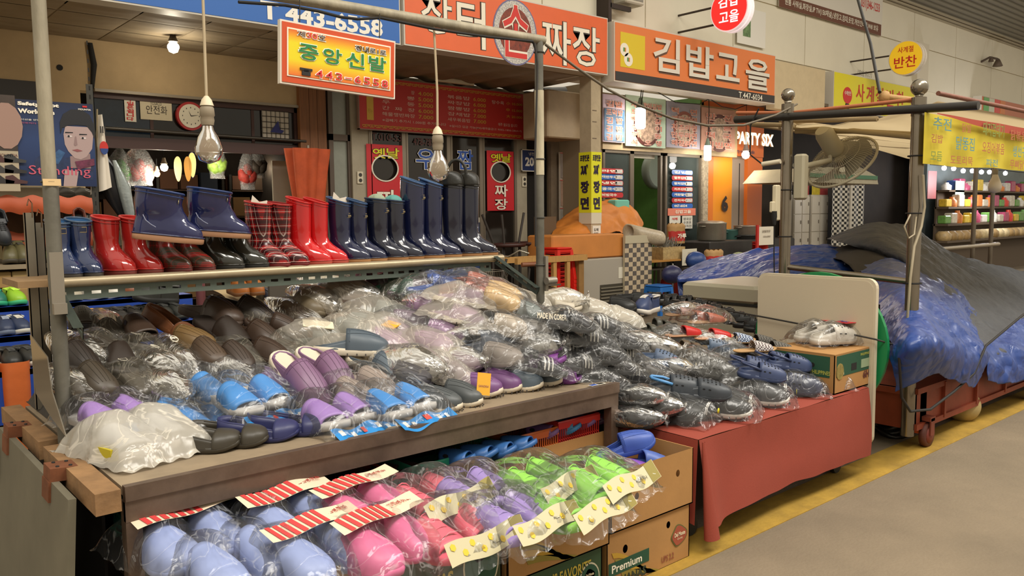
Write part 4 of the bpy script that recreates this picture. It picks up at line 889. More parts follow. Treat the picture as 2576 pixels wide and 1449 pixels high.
for px_ in (2455, 2500):
 a = at(px_, 430, Y=5.2); tag(MB().rod((a.x, 5.2, 0), (a.x, 5.2, a.z+.5), .035, 12).build('steel_post', mat('6d6356', .3, .7)), ('slim steel post before the grocery', 'second slim steel post before the grocery')[px_ > 2480], 'post')
c = at(2535, 660, Y=5); tag(MB().rod((9.0, 5.0, at(2440, 620, Y=5).z), (15, 5.0, at(2440, 620, Y=5).z), .03, 10).build('steel_rail', mat('a89c8a', .3, .6)), 'pale horizontal rail in front of the grocery', 'rail')
# ================================================================ main stall table
TX0, TX1, TY0, TY1, TZ1 = .72, 3.06, 2.72, 4.25, .79
rust = mat('6f5d50', .45, .55, bump=.15, bs=25, var=.35, vs_=5)
wd = mat('8a6844', .75, bump=.3, bs=30, var=.35, vs_=7)
green_p = mat('6b6656', .55, var=.18, vs_=3)
shade_black = mat('100d0b', .9)
tb = empty('market_table', (TX0, TY0, 0), 0, 'long low market table with rusty steel edge and open front, its shade painted black', 'table')
kid(MB().box(TX0, TY0+.03, TZ1-.03, TX1, TY1, TZ1-.002), 'tabletop', mat('8b7a63', .7, var=.2), tb)
kid(MB().box(TX0, TY0, TZ1-.045, TX1, TY0+.03, TZ1+.004).box(TX0, TY0+.004, TZ1-.05, TX1, TY0+.03, TZ1-.045), 'edge_rail', rust, tb)
kid(MB().box(TX0, TY0+.008, TZ1-.115, TX1, TY0+.03, TZ1-.05), 'lower_rail', rust, tb)
for x, y in ((TX0, TY0+.01), (TX1-.05, TY0+.01), (TX0, TY1-.05), (TX1-.05, TY1-.05)):
 kid(MB().box(x, y, 0, x+.05, y+.05, TZ1-.05), 'leg', rust, tb)
kid(MB().box(TX0, TY1-.02, .05, TX1, TY1, TZ1-.05).box(TX0, TY0+.3, .05, TX0+.01, TY1, TZ1-.05).box(TX1-.01, TY0+.06, .05, TX1, TY1, TZ1-.05), 'painted_shade_boards', shade_black, tb)  # black boards added inside, painting the shade under the table
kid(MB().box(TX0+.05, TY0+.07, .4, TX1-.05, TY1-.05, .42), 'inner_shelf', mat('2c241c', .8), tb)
st = MB().box(TX0-.095, TY0-.03, TZ1-.06, TX0-.02, TY0+.68, TZ1+.01).build('wooden_strip', wd); tag(st, 'worn wooden strip along the end of the market table, nearer piece', 'plank')
st = MB().box(TX0-.095, TY0+.76, TZ1-.06, TX0-.02, TY1, TZ1+.01).build('wooden_strip', wd); tag(st, 'worn wooden strip along the end of the market table, farther piece', 'plank')
fp_ = empty('hinged_flap', (TX0-.13, TY0+.1, TZ1-.03), 0, 'grey green board flap hanging on hinges from the table end', 'flap')
fp_.rotation_euler = (0, rad(4), 0)
for y0, y1 in ((.0, 1.2),):
 MB().box(-.012, y0, -.78, .012, y1, 0).build('flap_board', green_p, fp_)
for y in (.28, 1.02):
 h = MB().box(-.016, y-.05, -.0, .07, y+.05, .045).box(-.02, y-.05, -.07, -.012, y+.05, .0).build('hinge', mat('7a4a30', .7, .4, var=.3, vs_=20), fp_)
 for a_ in (-.03, .03):
  for b_ in (.01, .05): MB().lathe([(.006, .045), (.006, .049), (0, .049)], (b_, y+a_, 0), 6).build('screw', dark, h)
MB().tube([(-.03, 1.18, -.12), (-.05, 1.2, -.2), (-.03, 1.2, -.24), (-.01, 1.2, -.2), (-.03, 1.2, -.1)], .008, 6).box(-.04, 1.17, -.2, -.015, 1.21, -.08).build('latch', mat('4a3428', .6, .5), fp_)
# poles, beam
zinc = mat('6f6c62', .5, .45, bump=.15, bs=20, var=.3, vs_=6)
peel = mat('9a917c', .6, .2, bump=.4, bs=30, var=.35, vs_=10, stretch=(1, 1, .25))
PY = 3.44
fr = empty('scaffold_stand', (TX0-.02, PY, TZ1), 0, 'scaffold frame of two steel poles with a top beam over the table', 'frame')
def lpole(x, z0, z1, r, lean=0):
 return [(x-lean*(z-z0), PY, z) for z in [z0+(z1-z0)*k/10 for k in range(11)]]
kid(MB().tube(lpole(.71, .74, 1.78, .027), .027, 14), 'pole', zinc, fr); kid(MB().tube(lpole(.708, 1.78, 2.85, .025), .025, 14), 'pole', peel, fr)
xr = at(1358, 500, Y=PY).x; bz = at(1358, 100, Y=PY).z
kid(MB().tube(lpole(xr, .79, bz, .024), .024, 14), 'pole', zinc, fr)
zt_ = at(1358, 228, Y=PY).z; zu = at(1358, 440, Y=PY).z
kid(MB().tube([(xr, PY, zu), (xr, PY, zt_)], .0262, 14), 'taped_wrap', mat('b9ae93', .8, bump=.6, bs=40, var=.3, vs_=18, stretch=(1, 1, .2)), fr)
kid(MB().tube([(-.6, PY, bz+.0), (xr*.5, PY, bz-.01), (xr+.035, PY, bz)], .026, 14), 'beam', peel, fr)
for px_, h in ((.708, 1.78), (xr, .95), (xr, 1.35), (xr, 1.62), (xr, 1.95), (xr, bz-.07)):
 kid(MB().tube([(px_+.028*cos(k*pi/5), PY+.028*sin(k*pi/5), h) for k in range(10)], .004, 5, closed=True), 'wire_tie', mat('3a3832', .6), fr)
kid(MB().box(.685, PY-.036, 1.33, .73, PY-.03, 1.52).box(.685, PY-.06, 1.29, .73, PY-.03, 1.33), 'bracket', mat('8f877a', .45, .5), fr)
kid(MB().box(xr+.01, PY-.036, 1.2, xr+.03, PY+.0, 1.4).tube([(xr, PY-.05, 1.26), (xr+.07, PY-.05, 1.26)], .022, 10), 'bracket', mat('8f877a', .45, .5), fr)
kid(MB().box(.68, PY-.03, 1.765, .74, PY-.028, 1.79), 'tape_label', mat('d8b988', .7), fr)
# cables on the beam
tag(MB().tube([(at(x, y, Y=PY-.03).x, PY-.03+.01*(i % 2), at(x, y, Y=PY-.03).z) for i, (x, y) in enumerate(((600, 5), (720, 12), (800, 28), (860, 42), (900, 48), (960, 44), (1030, 60), (1095, 72), (1150, 82), (1230, 92), (1340, 104), (1352, 130)))], .007, 6).build('electric_cable', dark), 'black cable tied along the top beam', 'cable')
tag(MB().tube([at(x, y, Y=PY-.05) for x, y in ((1345, 108), (1352, 160), (1350, 250), (1346, 400), (1348, 620))], .006, 6).build('electric_cable', mat('2a2622', .6)), 'black cable running down the right scaffold pole', 'cable')
sag = [(at(1372, 112, Y=PY)), at(1450, 170, Y=3.4), at(1530, 225, Y=3.3), at(1600, 262, Y=3.25), at(1690, 298, Y=3.2), at(1780, 316, Y=3.2), at(1870, 315, Y=3.25), at(1950, 290, Y=3.3), at(2005, 262, Y=3.32)]
tag(MB().tube(sag, .008, 8).build('electric_cable', mat('5d5240', .6)), 'long grey cable sagging between the two stalls', 'cable')
# shelf with the boots
SY = 3.75; SX0, SX1 = .66, at(1238, 655, Y=SY).x; SZ = at(147, 712, Y=SY).z
sh = empty('boot_shelf', (SX0, SY, SZ), 0, 'long raised shelf with steel pipe front rail holding rubber boots', 'shelf')
bd = mat('8c6f4c', .75, var=.25, vs_=5)
kid(MB().box(SX0-.02, SY+.02, SZ-.015, SX1-.02, SY+.36, SZ+.012), 'shelf_board', bd, sh)
kid(MB().tube([(.76, SY, SZ), (1.9, SY, SZ), (SX1+.08, SY, SZ)], .021, 12), 'pipe_rail', mat('a8987c', .35, .45, var=.15, vs_=8), sh)
sa = mat('58625a', .5, .3, var=.2, vs_=6)
def slotted(p0, p1, wdt, depth_dir, name, root, lab=None):
 """slotted angle iron: web with real elongated holes"""
 p0 = V(p0); p1 = V(p1); d = (p1-p0); L_ = d.length; d.normalize(); u = V((0, 0, 1)); u = (u-d*u.dot(d)).normalized()
 n = max(2, int(L_/.065)); s_ = L_/n; mb = MB()
 def P(a, b, t=0): return p0+d*a+u*b+V(depth_dir)*t
 for k in range(n):
  a0, a1 = k*s_, (k+1)*s_; h0, h1 = a0+s_*.22, a1-s_*.22; b0, b1 = wdt*.38, wdt*.62
  for (x0, x1, y0, y1) in ((a0, a1, 0, b0), (a0, a1, b1, wdt), (a0, h0, b0, b1), (h1, a1, b0, b1)):
   mb._add([P(x0, y0), P(x1, y0), P(x1, y1), P(x0, y1), P(x0, y0, .003), P(x1, y0, .003), P(x1, y1, .003), P(x0, y1, .003)], [(0, 1, 2, 3), (7, 6, 5, 4), (0, 4, 5, 1), (3, 2, 6, 7)], False)
 mb._add([P(0, wdt), P(L_, wdt), P(L_, wdt, .035), P(0, wdt, .035)], [(0, 1, 2, 3), (3, 2, 1, 0)], False)
 return kid(mb, name, sa, root) if root else mb.build(name, sa)
slotted((.76, SY+.012, SZ-.075), (SX1, SY+.012, SZ-.075), .055, (0, 1, 0), 'slotted_angle', sh)
slotted((.775, SY, SZ-.03), (.755, 3.28, 1.2), .05, (-1, 0, 0), 'slotted_bracket', sh)
slotted((SX1+.02, SY, SZ-.03), (xr-.03, PY, 1.18), .05, (-1, 0, 0), 'slotted_bracket', sh)
for (px_, yt, yb, Y, lb) in ((74, 535, 945, 4.08, 'steel channel post with a wire hook behind the left pole'), (98, 560, 880, 4.15, 'second steel channel post behind the left pole')):
 a = at(px_, yt, Y=Y); b = at(px_+10, yb, Y=Y)
 o = empty('channel_post', (a.x, Y, TZ1), 0, lb, 'post')
 kid(MB().box(a.x-.02, Y, .8, a.x+.02, Y+.006, a.z).box(a.x-.02, Y, .8, a.x-.016, Y+.03, a.z).box(a.x+.016, Y, .8, a.x+.02, Y+.03, a.z), 'channel', mat('8c8474', .4, .6), o)
 kid(MB().tube([(a.x+.01, Y, a.z-.02), (a.x+.012, Y, a.z+.04), (a.x, Y, a.z+.06), (a.x-.008, Y, a.z+.03)], .003, 5), 'hook', mat('6a5038', .5, .5), o)
# acrylic offcut by the pole
aq = MB(); pts = [at(75, 842, X=.655), at(118, 898, X=.655), at(130, 985, X=.655), at(166, 1100, X=.655), at(122, 1040, X=.655), at(90, 990, X=.655)]
aq._add([tuple(p) for p in pts]+[(p[0]+.004, p[1], p[2]) for p in pts], [tuple(range(6)), tuple(range(6, 12))[::-1]]+[(i, (i+1) % 6, (i+1) % 6+6, i+6) for i in range(6)], False)
tag(aq.build('acrylic_sheet', glass('b9ae9a', .08, .16)), 'broken clear acrylic sheet standing at the left pole', 'sheet')
# hanging shop plaque
ZS = PY-.045
a = at(699, 45, Y=ZS); b = at(994, 265, Y=ZS)
zl0, zl1 = at(697, 208, Y=ZS).z, at(699, 45, Y=ZS).z
pq = empty('hanging_sign', (a.x, ZS, zl0), 0, 'yellow orange hanging plaque with green shop name and phone number', 'sign')
# slight roll follows its wires
W_ = b.x-a.x; H_ = zl1-zl0-.002
pq.rotation_euler = (0, rad(2.1), 0)
MB().box(0, 0, 0, W_, .025, H_).build('plaque_body', mat('d8cfc0', .5), pq)
MB().box(.008, -.003, .008, W_-.008, 0, H_-.008).build('red_border', mat('c24a22', .4), pq)
MB().box(.03, -.006, .035, W_-.03, -.003, H_-.03).build('white_line', of, pq)
MB().box(.036, -.008, .041, W_-.036, -.006, H_-.036).build('yellow_field', gradmat([(0, 'd8662a'), (.2, 'dfa022'), (.36, 'dcc91c'), (.72, 'dcc91c'), (.88, 'dd9422'), (1, 'd0602a')], 2, .4, 'Object', .04, H_-.036), pq)
def pt(s, u0, u1, v0, v1, m, mo=None, b=.005, ob=.03):
 for mm, bb, dd_, e in (((mo, ob, .010, .0035) if mo else (None, 0, 0, 0)), (m, b, .013, 0)):
  if mm is None: continue
  t = text(s, (W_*u0-e, -dd_, H_*v0-e), RX, UPZ, W_*(u1-u0)+2*e, H_*(v1-v0)+2*e, mm, 'lettering', None, bb, .0); t.parent = pq
grn = mat('1f7a3c', .45)
for k, ch in enumerate('중앙신발'): pt(ch, .14+.2*k, .14+.2*k+.16, .42, .67, grn, wht, .015, .035)
pt('제', .13, .19, .77, .86, blk, wht); pt('30', .205, .29, .77, .86, red, wht); pt('호', .3, .36, .77, .86, blk, wht)
pt('장내로1로', .62, .9, .71, .8, blk, wht, .02, .06)
for k, ch in enumerate('443-6558'): pt(ch, .28+.083*k, .28+.083*k+.058, .165 if ch != '-' else .22, .29 if ch != '-' else .235, red, wht, .01, .035)
MB().box(W_*.165, -.013, H_*.17, W_*.235, -.009, H_*.24).box(W_*.15, -.013, H_*.25, W_*.25, -.009, H_*.285).box(W_*.18, -.013, H_*.23, W_*.22, -.009, H_*.26).build('telephone_mark', blk, pq)
for u in (.165, .86):
 z_ = bz-.02-(zl1 if 0 else 0)
 MB().rod((W_*u, .01, H_), (W_*u, .01, bz-zl0-.02+W_*u*.037), .0025, 5).build('hanging_wire', mat('3a352c', .6, .4), pq)
# the two big bulbs
def bigbulb(px_, py, Y, label, top):
 p = at(px_, py, Y=Y); bulb(label, p, 0, 1., max(.3, top-p.z))
bigbulb(524, 352, PY, 'big dusty clear light bulb hanging on a grey cord over the left boots', 3.2)
bigbulb(1102, 408, PY, 'big dusty clear light bulb hanging from the beam over the tall boots', bz)
# ================================================================ cartons and baskets at the front of the table
card = mat('a67a46', .8, bump=.05, bs=60, var=.1, vs_=4)
cardd = mat('8c6538', .85, var=.12, vs_=4)
def carton(name, label, x0, y0, z0, x1, y1, z1, open_=True, m=card, holes=(), fluff=False, rz=0):
 r_ = empty(name, (x0, y0, z0), 0, label, 'box')
 X, Y, Z = x1-x0, y1-y0, z1-z0; t = .006
 def wall(nm, mb): return mb.build(nm, m, r_)
 # front wall with real round hand holes
 def holed(L_, H_, hs, mk):
  xs_ = [0]; mb = MB(); hs = sorted(hs)
  prev = 0
  for (hx, hz, hr) in hs:
   mb._add([mk(prev, 0), mk(hx-hr*1.5, 0), mk(hx-hr*1.5, H_), mk(prev, H_)], [(0, 1, 2, 3)], False)
   n = 16; inn_ = [mk(hx+hr*cos(2*pi*k/n), hz+hr*1.2*sin(2*pi*k/n)) for k in range(n)]; out_ = []
   for k in range(n):
    t_ = 2*pi*k/n; m_ = max(abs(cos(t_)), abs(sin(t_)))
    zz = hz+(H_-hz if sin(t_) > 0 else hz)*sin(t_)/m_; out_.append(mk(hx+hr*1.5*cos(t_)/m_, zz))
   mb._add(inn_+out_, [(k, (k+1) % n, n+(k+1) % n, n+k) for k in range(n)], False); prev = hx+hr*1.5
  mb._add([mk(prev, 0), mk(L_, 0), mk(L_, H_), mk(prev, H_)], [(0, 1, 2, 3)], False); return mb
 wall('front_panel', holed(X, Z, holes, lambda a_, b_: (a_, 0, b_)))
 MB().box(0, t*.0+.0005, 0, X, t, Z).build('inner_liner', cardd, r_) if not holes else None
 wall('side_panel', MB().box(-.0, 0, 0, t, Y, Z)); wall('side_panel', MB().box(X-t, 0, 0, X, Y, Z)); wall('back_panel', MB().box(0, Y-t, 0, X, Y, Z)); wall('bottom', MB().box(0, 0, 0, X, Y, t))
 if not open_: wall('lid', MB().box(-.001, -.001, Z-.002, X+.001, Y, Z+.004))
 return r_
BYF = 2.32
bananas = mat('b8902e', .7)
def banana_print(r_, X, Z, s=1.):
 for k in range(4):
  pts = []; n = 8
  for i in range(n+1): t = i/n; pts.append((X*.06+X*.5*t+k*.02, Z*(.62-.13*k)*(1-t**1.6)+.012))
  lo = [(a_+.012, max(.006, b_-Z*.1)) for a_, b_ in pts[::-1]]
  MB().prism(pts+lo, -.002, -.001, 'Y').build('banana_print', mat(('b8902e', '8a7a30')[k % 2], .7), r_)
def btext(r_, s, x, z, w_, h_, m, b=.02):
 t = text(s, (x, -.003, z), RX, UPZ, w_, h_, m, 'lettering', None, b, .0); t.parent = r_; return t
def shield(r_, cx_, cz_, s, txt='Del Monte', sub='Quality', faded=False):
 n = 28; pts = [(cx_+s*(1+.09*cos(4*t))*cos(t)*1.0, cz_+s*.9*(1+.12*cos(3*t+.4))*sin(t)) for t in [2*pi*k/n for k in range(n)]]
 MB().prism([((a_-cx_)*1.12+cx_, (b_-cz_)*1.12+cz_) for a_, b_ in pts], -.003, -.001, 'Y').build('crest_outline', mat('5a5a2c', .7), r_)
 MB().prism(pts, -.004, -.003, 'Y').build('crest', mat('a8321f' if not faded else '9a4a34', .6), r_)
 t = text(txt, (cx_-s*.8, -.006, cz_-s*.05), RX, UPZ, s*1.6, s*.42, mat('e0cfae', .6), 'lettering', None, .03, .0); t.parent = r_
 if sub: t = text(sub, (cx_-s*.4, -.006, cz_-s*.42), RX, UPZ, s*.8, s*.26, mat('e0cfae', .6), 'lettering', None, .0, .0); t.parent = r_
grb = mat('1f4a34', .7); dgr = mat('2a3524', .7)
# right stack
b1 = carton('banana_box', 'banana carton at the bottom of the right stack, green premium strip', 2.53, BYF, 0, 3.11, 2.8, .262, False, holes=((.12, .17, .016), (.42, .2, .014)))
banana_print(b1, .5, .262); MB().box(.01, -.0025, .07, .28, -.001, .13).build('green_strip', grb, b1); btext(b1, 'Premium', .03, .082, .2, .036, of); btext(b1, 'BANANAS', .02, .012, .24, .045, dgr, .04)
shield(b1, .5, .13, .05, faded=True); btext(b1, 'UPS 2.2', .37, .03, .09, .03, mat('8a4a34', .7))
b2 = carton('open_carton', 'plain open brown carton of blue slippers on the right stack', 2.545, BYF-.01, .266, 3.12, 2.8, .535, True, holes=((.17, .13, .014), (.46, .17, .014)))
MB().box(.569-.002, .19, .16, .577, .3, .2).build('hand_slot', dark, b2)
# middle stack
b3 = carton('banana_box', 'lower banana carton of the middle stack, green with gold lettering', 1.98, BYF, 0, 2.5, 2.75, .225, False, mat('2f4a2c', .7, var=.15)); 
btext(b3, "WORLD'S FAVORITE", .07, .14, .38, .05, mat('b8a23c', .6), .02); btext(b3, 'BANANAS', .12, .06, .28, .05, mat('b8a23c', .6), .03)
MB().prism([(.44+.062*cos(k*pi/12), .1+.075*sin(k*pi/12)) for k in range(24)], -.003, -.001, 'Y').build('round_badge', mat('c9bfa4', .6), b3); MB().prism([(.44+.056*cos(k*pi/12), .1+.068*sin(k*pi/12)) for k in range(24)], -.004, -.003, 'Y').build('round_badge', grb, b3); shield(b3, .44, .12, .03, sub=None); btext(b3, 'CLASSIC', .4, .06, .08, .03, of, .03)
b4 = carton('banana_box', 'banana carton under the lime slippers, red crest and big bananas print', 1.955, BYF-.015, .23, 2.53, 2.75, .505, True)
banana_print(b4, .55, .27); MB().box(.015, -.0025, .2, .2, -.001, .262).build('green_strip', grb, b4); btext(b4, 'Premium', .03, .212, .15, .036, of); btext(b4, 'BANANAS', .02, .145, .2, .05, dgr, .04); shield(b4, .46, .19, .066)
# left stack
b5 = carton('banana_box', 'dark green banana carton under the pink slippers with classic badge', 1.34, BYF-.01, .2, 1.93, 2.75, .5, True, mat('3a4428', .75, var=.2), holes=((.36, .2, .016),))
MB().box(.02, -.0025, .07, .4, -.001, .1).build('red_strip', mat('b03a22', .6), b5); btext(b5, 'BANANAS', .12, .115, .24, .05, mat('b8a23c', .6), .04); btext(b5, 'FRESH PRODUCE', .05, .075, .24, .02, of)
MB().prism([(.49+.085*cos(k*pi/12), .15+.12*sin(k*pi/12)) for k in range(24)], -.003, -.001, 'Y').build('round_badge', mat('c9bfa4', .6), b5); MB().prism([(.49+.078*cos(k*pi/12), .15+.112*sin(k*pi/12)) for k in range(24)], -.004, -.003, 'Y').build('round_badge', grb, b5); shield(b5, .49, .2, .045, sub=None); btext(b5, 'CLASSIC', .43, .115, .12, .035, of, .04)
b6 = carton('banana_box', 'carton at the left end of the front row under the pale blue slippers', .8, BYF+.02, .2, 1.32, 2.75, .5, True, mat('b08a4c', .75, var=.15))
for i, (x0, x1) in enumerate(((.8, 1.9),)): tag(MB().box(.85, 2.36, 0, 1.9, 2.74, .195).build('wooden_crate', wd), 'low wooden crate supporting the left cartons', 'crate')
def basket(label, x0, y0, z0, x1, y1, z1, colr, rz=0):
 m = mat(colr, .35); r_ = empty('plastic_basket', (x0, y0, z0), rz, label, 'basket'); X, Y, Z = x1-x0, y1-y0, z1-z0
 MB().box(.02, .02, 0, X-.02, Y-.02, .008).build('bottom', m, r_)
 k = .02
 MB().tube([(0, 0, Z), (X, 0, Z), (X, Y, Z), (0, Y, Z)], .009, 6, closed=True).build('rim', m, r_)
 MB().box(-.006, -.006, Z-.03, X+.006, 0, Z).box(-.006, Y, Z-.03, X+.006, Y+.006, Z).box(-.006, 0, Z-.03, 0, Y, Z).box(X, 0, Z-.03, X+.006, Y, Z).build('collar', m, r_)
 g = MB(); n = int(X/.014)
 for i in range(n+1):
  x = i*X/n; g.box(x-.0025, -.001, .0, x+.0025, .002, Z-.03)
 n = int(Y/.014)
 for i in range(n+1):
  y = i*Y/n; g.box(-.001, y-.0025, 0, .002, y+.0025, Z-.03); g.box(X-.002, y-.0025, 0, X+.001, y+.0025, Z-.03)
 for z in (Z*.3, Z*.55): g.box(0, -.001, z, X, .002, z+.004).box(0, 0, z, .002, Y, z+.004).box(X-.002, 0, z, X, Y, z+.004)
 tag(g.build('grille', m, r_), kind='stuff'); return r_
basket('mint plastic basket of brown slippers at the left under the table', .84, 2.8, .43, 1.28, 3.35, .56, '3fa088')
basket('red plastic basket of brown slippers behind the pink packets', 1.33, 2.82, .43, 1.8, 3.35, .57, 'c04532')
basket('green plastic basket of blue bath slippers under the table', 1.86, 2.8, .43, 2.37, 3.35, .59, '2f9a78')
basket('orange plastic basket of lilac slippers under the table', 2.42, 2.8, .44, 2.7, 3.35, .61, 'cf6a30')
basket('red plastic basket beside the right table leg', 2.71, 2.8, .44, 2.99, 3.35, .63, 'c4322a')
# ================================================================ red cloth table
RX0, RX1, RY0, RY1, RZ1 = 3.2, 4.93, 2.34, 4.1, .55
rt = empty('low_table', (RX0, RY0, 0), 0, 'low trolley table hidden under the red cloth', 'table')
kid(MB().box(RX0+.03, RY0+.03, RZ1-.04, RX1-.03, RY1, RZ1-.006), 'tabletop', wd, rt)
for x in (RX0+.12, RX1-.12):
 for y in (RY0+.14, RY1-.14):
  kid(MB().rod((x, y, .08), (x, y, RZ1-.04), .02, 8), 'leg', rust, rt)
  kid(MB().lathe([(.05, -.018), (.055, 0), (.05, .018)], (x, y, .055), 18, Matrix.Rotation(pi/2, 3, 'X')), 'wheel', mat('18160f', .6), rt)
redm = mat('8e3a2a', .75, bump=.08, bs=120, var=.1, vs_=2)
redm2 = mat('8e3a2a', .75, bump=.08, bs=120, var=.1, vs_=2)
cl = empty('red_tablecloth', (RX0, RY0, RZ1), 0, 'faded red cloth draped over the low table down towards the floor', 'tablecloth')
def Ftop(u, v): return (RX0+u*(RX1-RX0), RY0+v*(RY1-RY0), RZ1+.001+.002*sin(u*19+v*7))
kid(MB().grid(Ftop, 30, 20), 'cloth_top', redm, cl)
def Ffront(u, v):
 x = RX0+u*(RX1-RX0); drop = .42-.02*sin(u*3)+.012*noise.noise(V((u*9, 0, 3)))
 f = .012*v*sin(pi*min(1, u*1.15))*sin(u*9+.6)+.01*v*noise.noise(V((u*3, v*2, 1)))+(.05*v*math.exp(-((u-.03)/.05)**2))
 sw = .02*sin(v*pi)*sin(u*5)
 return (x-.01*v*sin(u*14), RY0-.004-.03*v-f+sw*.6, RZ1-drop*v)
kid(MB().grid(Ffront, 70, 14), 'cloth_front', redm, cl)
def Fleft(u, v): return (RX0-.003-.02*v-.012*v*sin(u*11), RY0+u*(RY1-RY0)*.9, RZ1-(.3+.12*(1-u)**3)*v)
kid(MB().grid(Fleft, 30, 10), 'cloth_side', redm, cl)
def Fcorn(u, v):
 a_ = u*pi*1.3; r = .012+.05*v; return (RX0+.0+.03*v+r*cos(a_+2.5)*.8, RY0-.02-.035*v+r*sin(a_+2.5)*.5-.01, RZ1-.005-.475*v)
kid(MB().grid(Fcorn, 14, 12), 'cloth_corner_fold', redm, cl)
def Fright(u, v): return (RX1+.003+.01*v, RY0+u*(RY1-RY0), RZ1-.42*v)
kid(MB().grid(Fright, 20, 8), 'cloth_side', redm, cl)
# manna carton
mc = at(2098, 995, Z=RZ1); mx1 = at(2192, 975, Y=mc.y).x; my1 = at(1958, 873, X=mc.x).y; mzt = .79
m0 = carton('fruit_carton', 'green and brown fruit carton on the corner of the red table', mc.x, mc.y, RZ1+.004, mx1, my1+.05, mzt, False)
X_, Y_, Z_ = mx1-mc.x, my1+.05-mc.y, mzt-RZ1
MB().box(.02, -.002, Z_*.42, X_-.02, -.001, Z_*.95).build('green_print', grb, m0)
MB().box(-.002, .03, Z_*.4, -.001, Y_-.02, Z_*.93).build('green_print', grb, m0)
for k in range(5):
 a_ = -1.1+k*.55; cx2, cz2 = Y_*.6, Z_*.6
 MB().prism([(cx2+.05*sin(a_)*s_+w_*cos(a_)*.012, cz2+.075*cos(a_)*s_-w_*sin(a_)*.012) for s_, w_ in ((.2, 0), (.6, 1), (1, 0), (.6, -1))], -.004, -.002, 'X').build('leaf_print', mat(('c9b83a', '9aa03a', 'c9542e', 'd0b040', '7a8a3a')[k], .6), m0)
t = text('manna', (-.004, Y_*.9, Z_*.36), (0, -1, 0), UPZ, Y_*.5, .05, mat('c9b890', .6), 'lettering', None, .04, .0); t.parent = m0
t = text('PHILIPPINES', (-.004, Y_*.36, Z_*.46), (0, -1, 0), UPZ, Y_*.3, .025, mat('a8a848', .6), 'lettering', None, .02, .0); t.parent = m0
for k, dx_ in enumerate((.06,)):
 MB().prism([(dx_+.045*cos(i*pi/6), Z_*.55+.05*sin(i*pi/6)) for i in range(12)], -.004, -.002, 'Y').build('badge_print', mat('8a7a40', .6, var=.5, vs_=30), m0)
btext(m0, 'manna', .03, Z_*.45, .08, .02, mat('c9b890', .6)); btext(m0, 'PHILIPPINES', X_*.66, Z_*.82, .12, .016, mat('a8a848', .6)); btext(m0, '6H', X_-.12, .05, .08, .05, mat('5a2a22', .7), .04)
MB().box(X_*.42, -.003, Z_*.5, X_*.56, -.001, Z_*.68).build('hand_hole', dark, m0); MB().box(X_*.68, -.004, Z_*.5, X_-.04, -.002, Z_*.72).build('white_grid', mat('8a9a7a', .6), m0)
MB().prism([(Y_*.33+.014*cos(i*pi/6), Z_*.68+.014*sin(i*pi/6)) for i in range(12)], -.003, -.001, 'X').build('round_hole', dark, m0)
# folding table top leaning at the end, green disc behind
pn = empty('folding_table', (5.0, 2.34, .16), 0, 'cream plastic folding table top standing on edge beyond the red table', 'table')
pts = []
pw_, ph_, rr = .83, 1.06, .06
for cxx, czz, a0 in ((pw_-rr, ph_-rr, 0), (rr, ph_-rr, pi/2), (rr, rr, pi), (pw_-rr, rr, 1.5*pi)):
 for k in range(6): pts.append((cxx+rr*cos(a0+k*pi/10), czz+rr*sin(a0+k*pi/10)))
MB().prism(pts, 0, .035, 'X').build('panel', mat('c2b69e', .5, bump=.03, bs=30), pn)
MB().prism([((a_-pw_/2)*.96+pw_/2, (b_-ph_/2)*.97+ph_/2) for a_, b_ in pts], -.003, 0, 'X').build('face', mat('beb199', .45, bump=.05, bs=200), pn)
n = 40
gd = empty('green_disc', (5.07, 2.76, .3), 0, 'green round board standing behind the cream folding table top', 'board')
MB().prism([(.47*cos(2*pi*k/n), .47+.47*sin(2*pi*k/n)) for k in range(n)], 0, .03, 'X').build('disc', mat('157a44', .45), gd)
# strap over the goods
tag(MB().tube([at(x, y, X=4.965) for x, y in ((1690, 755), (1800, 775), (1950, 803), (2080, 828), (2200, 853))]+[at(2245, 866, Y=2.3), at(2330, 870, Y=2.15)], .006, 6).build('strap', mat('26221c', .7)), 'black strap stretched behind the sandals to the blue tarp', 'strap')
# ================================================================ stall frame at the right
def creased(col, rough):
 m = mat(col, rough, var=.12, vs_=4, key='creased'+col); n = m.node_tree; N = n.nodes.new; L = n.links.new; b = n.nodes['Principled BSDF']
 t = N('ShaderNodeTexCoord'); hs = []
 for s_ in (2.3, 6.):
  z = N('ShaderNodeTexNoise'); z.inputs['Scale'].default_value = s_; z.inputs['Detail'].default_value = 2; z.inputs['Distortion'].default_value = .3; L(t.outputs['Object'], z.inputs['Vector'])
  a = N('ShaderNodeMath'); a.operation = 'SUBTRACT'; a.inputs[1].default_value = .5; L(z.outputs['Fac'], a.inputs[0]); c = N('ShaderNodeMath'); c.operation = 'ABSOLUTE'; L(a.outputs[0], c.inputs[0]); hs.append(c)
 ad = N('ShaderNodeMath'); ad.operation = 'MULTIPLY_ADD'; ad.inputs[1].default_value = .45; L(hs[1].outputs[0], ad.inputs[0]); L(hs[0].outputs[0], ad.inputs[2])
 u = N('ShaderNodeBump'); u.inputs['Strength'].default_value = .9; u.inputs['Distance'].default_value = .09; L(ad.outputs[0], u.inputs['Height']); L(u.outputs[0], b.inputs['Normal']); return m
def clothmat(col):
 m = bpy.data.materials.new('cloth'); m.use_nodes = True; n = m.node_tree; n.nodes.clear(); N = n.nodes.new; L = n.links.new
 o = N('ShaderNodeOutputMaterial'); d = N('ShaderNodeBsdfDiffuse'); t = N('ShaderNodeBsdfTranslucent'); x = N('ShaderNodeMixShader'); x.inputs[0].default_value = .55
 d.inputs[0].default_value = t.inputs[0].default_value = (*lin(col), 1); L(d.outputs[0], x.inputs[1]); L(t.outputs[0], x.inputs[2]); L(x.outputs[0], o.inputs[0]); return m
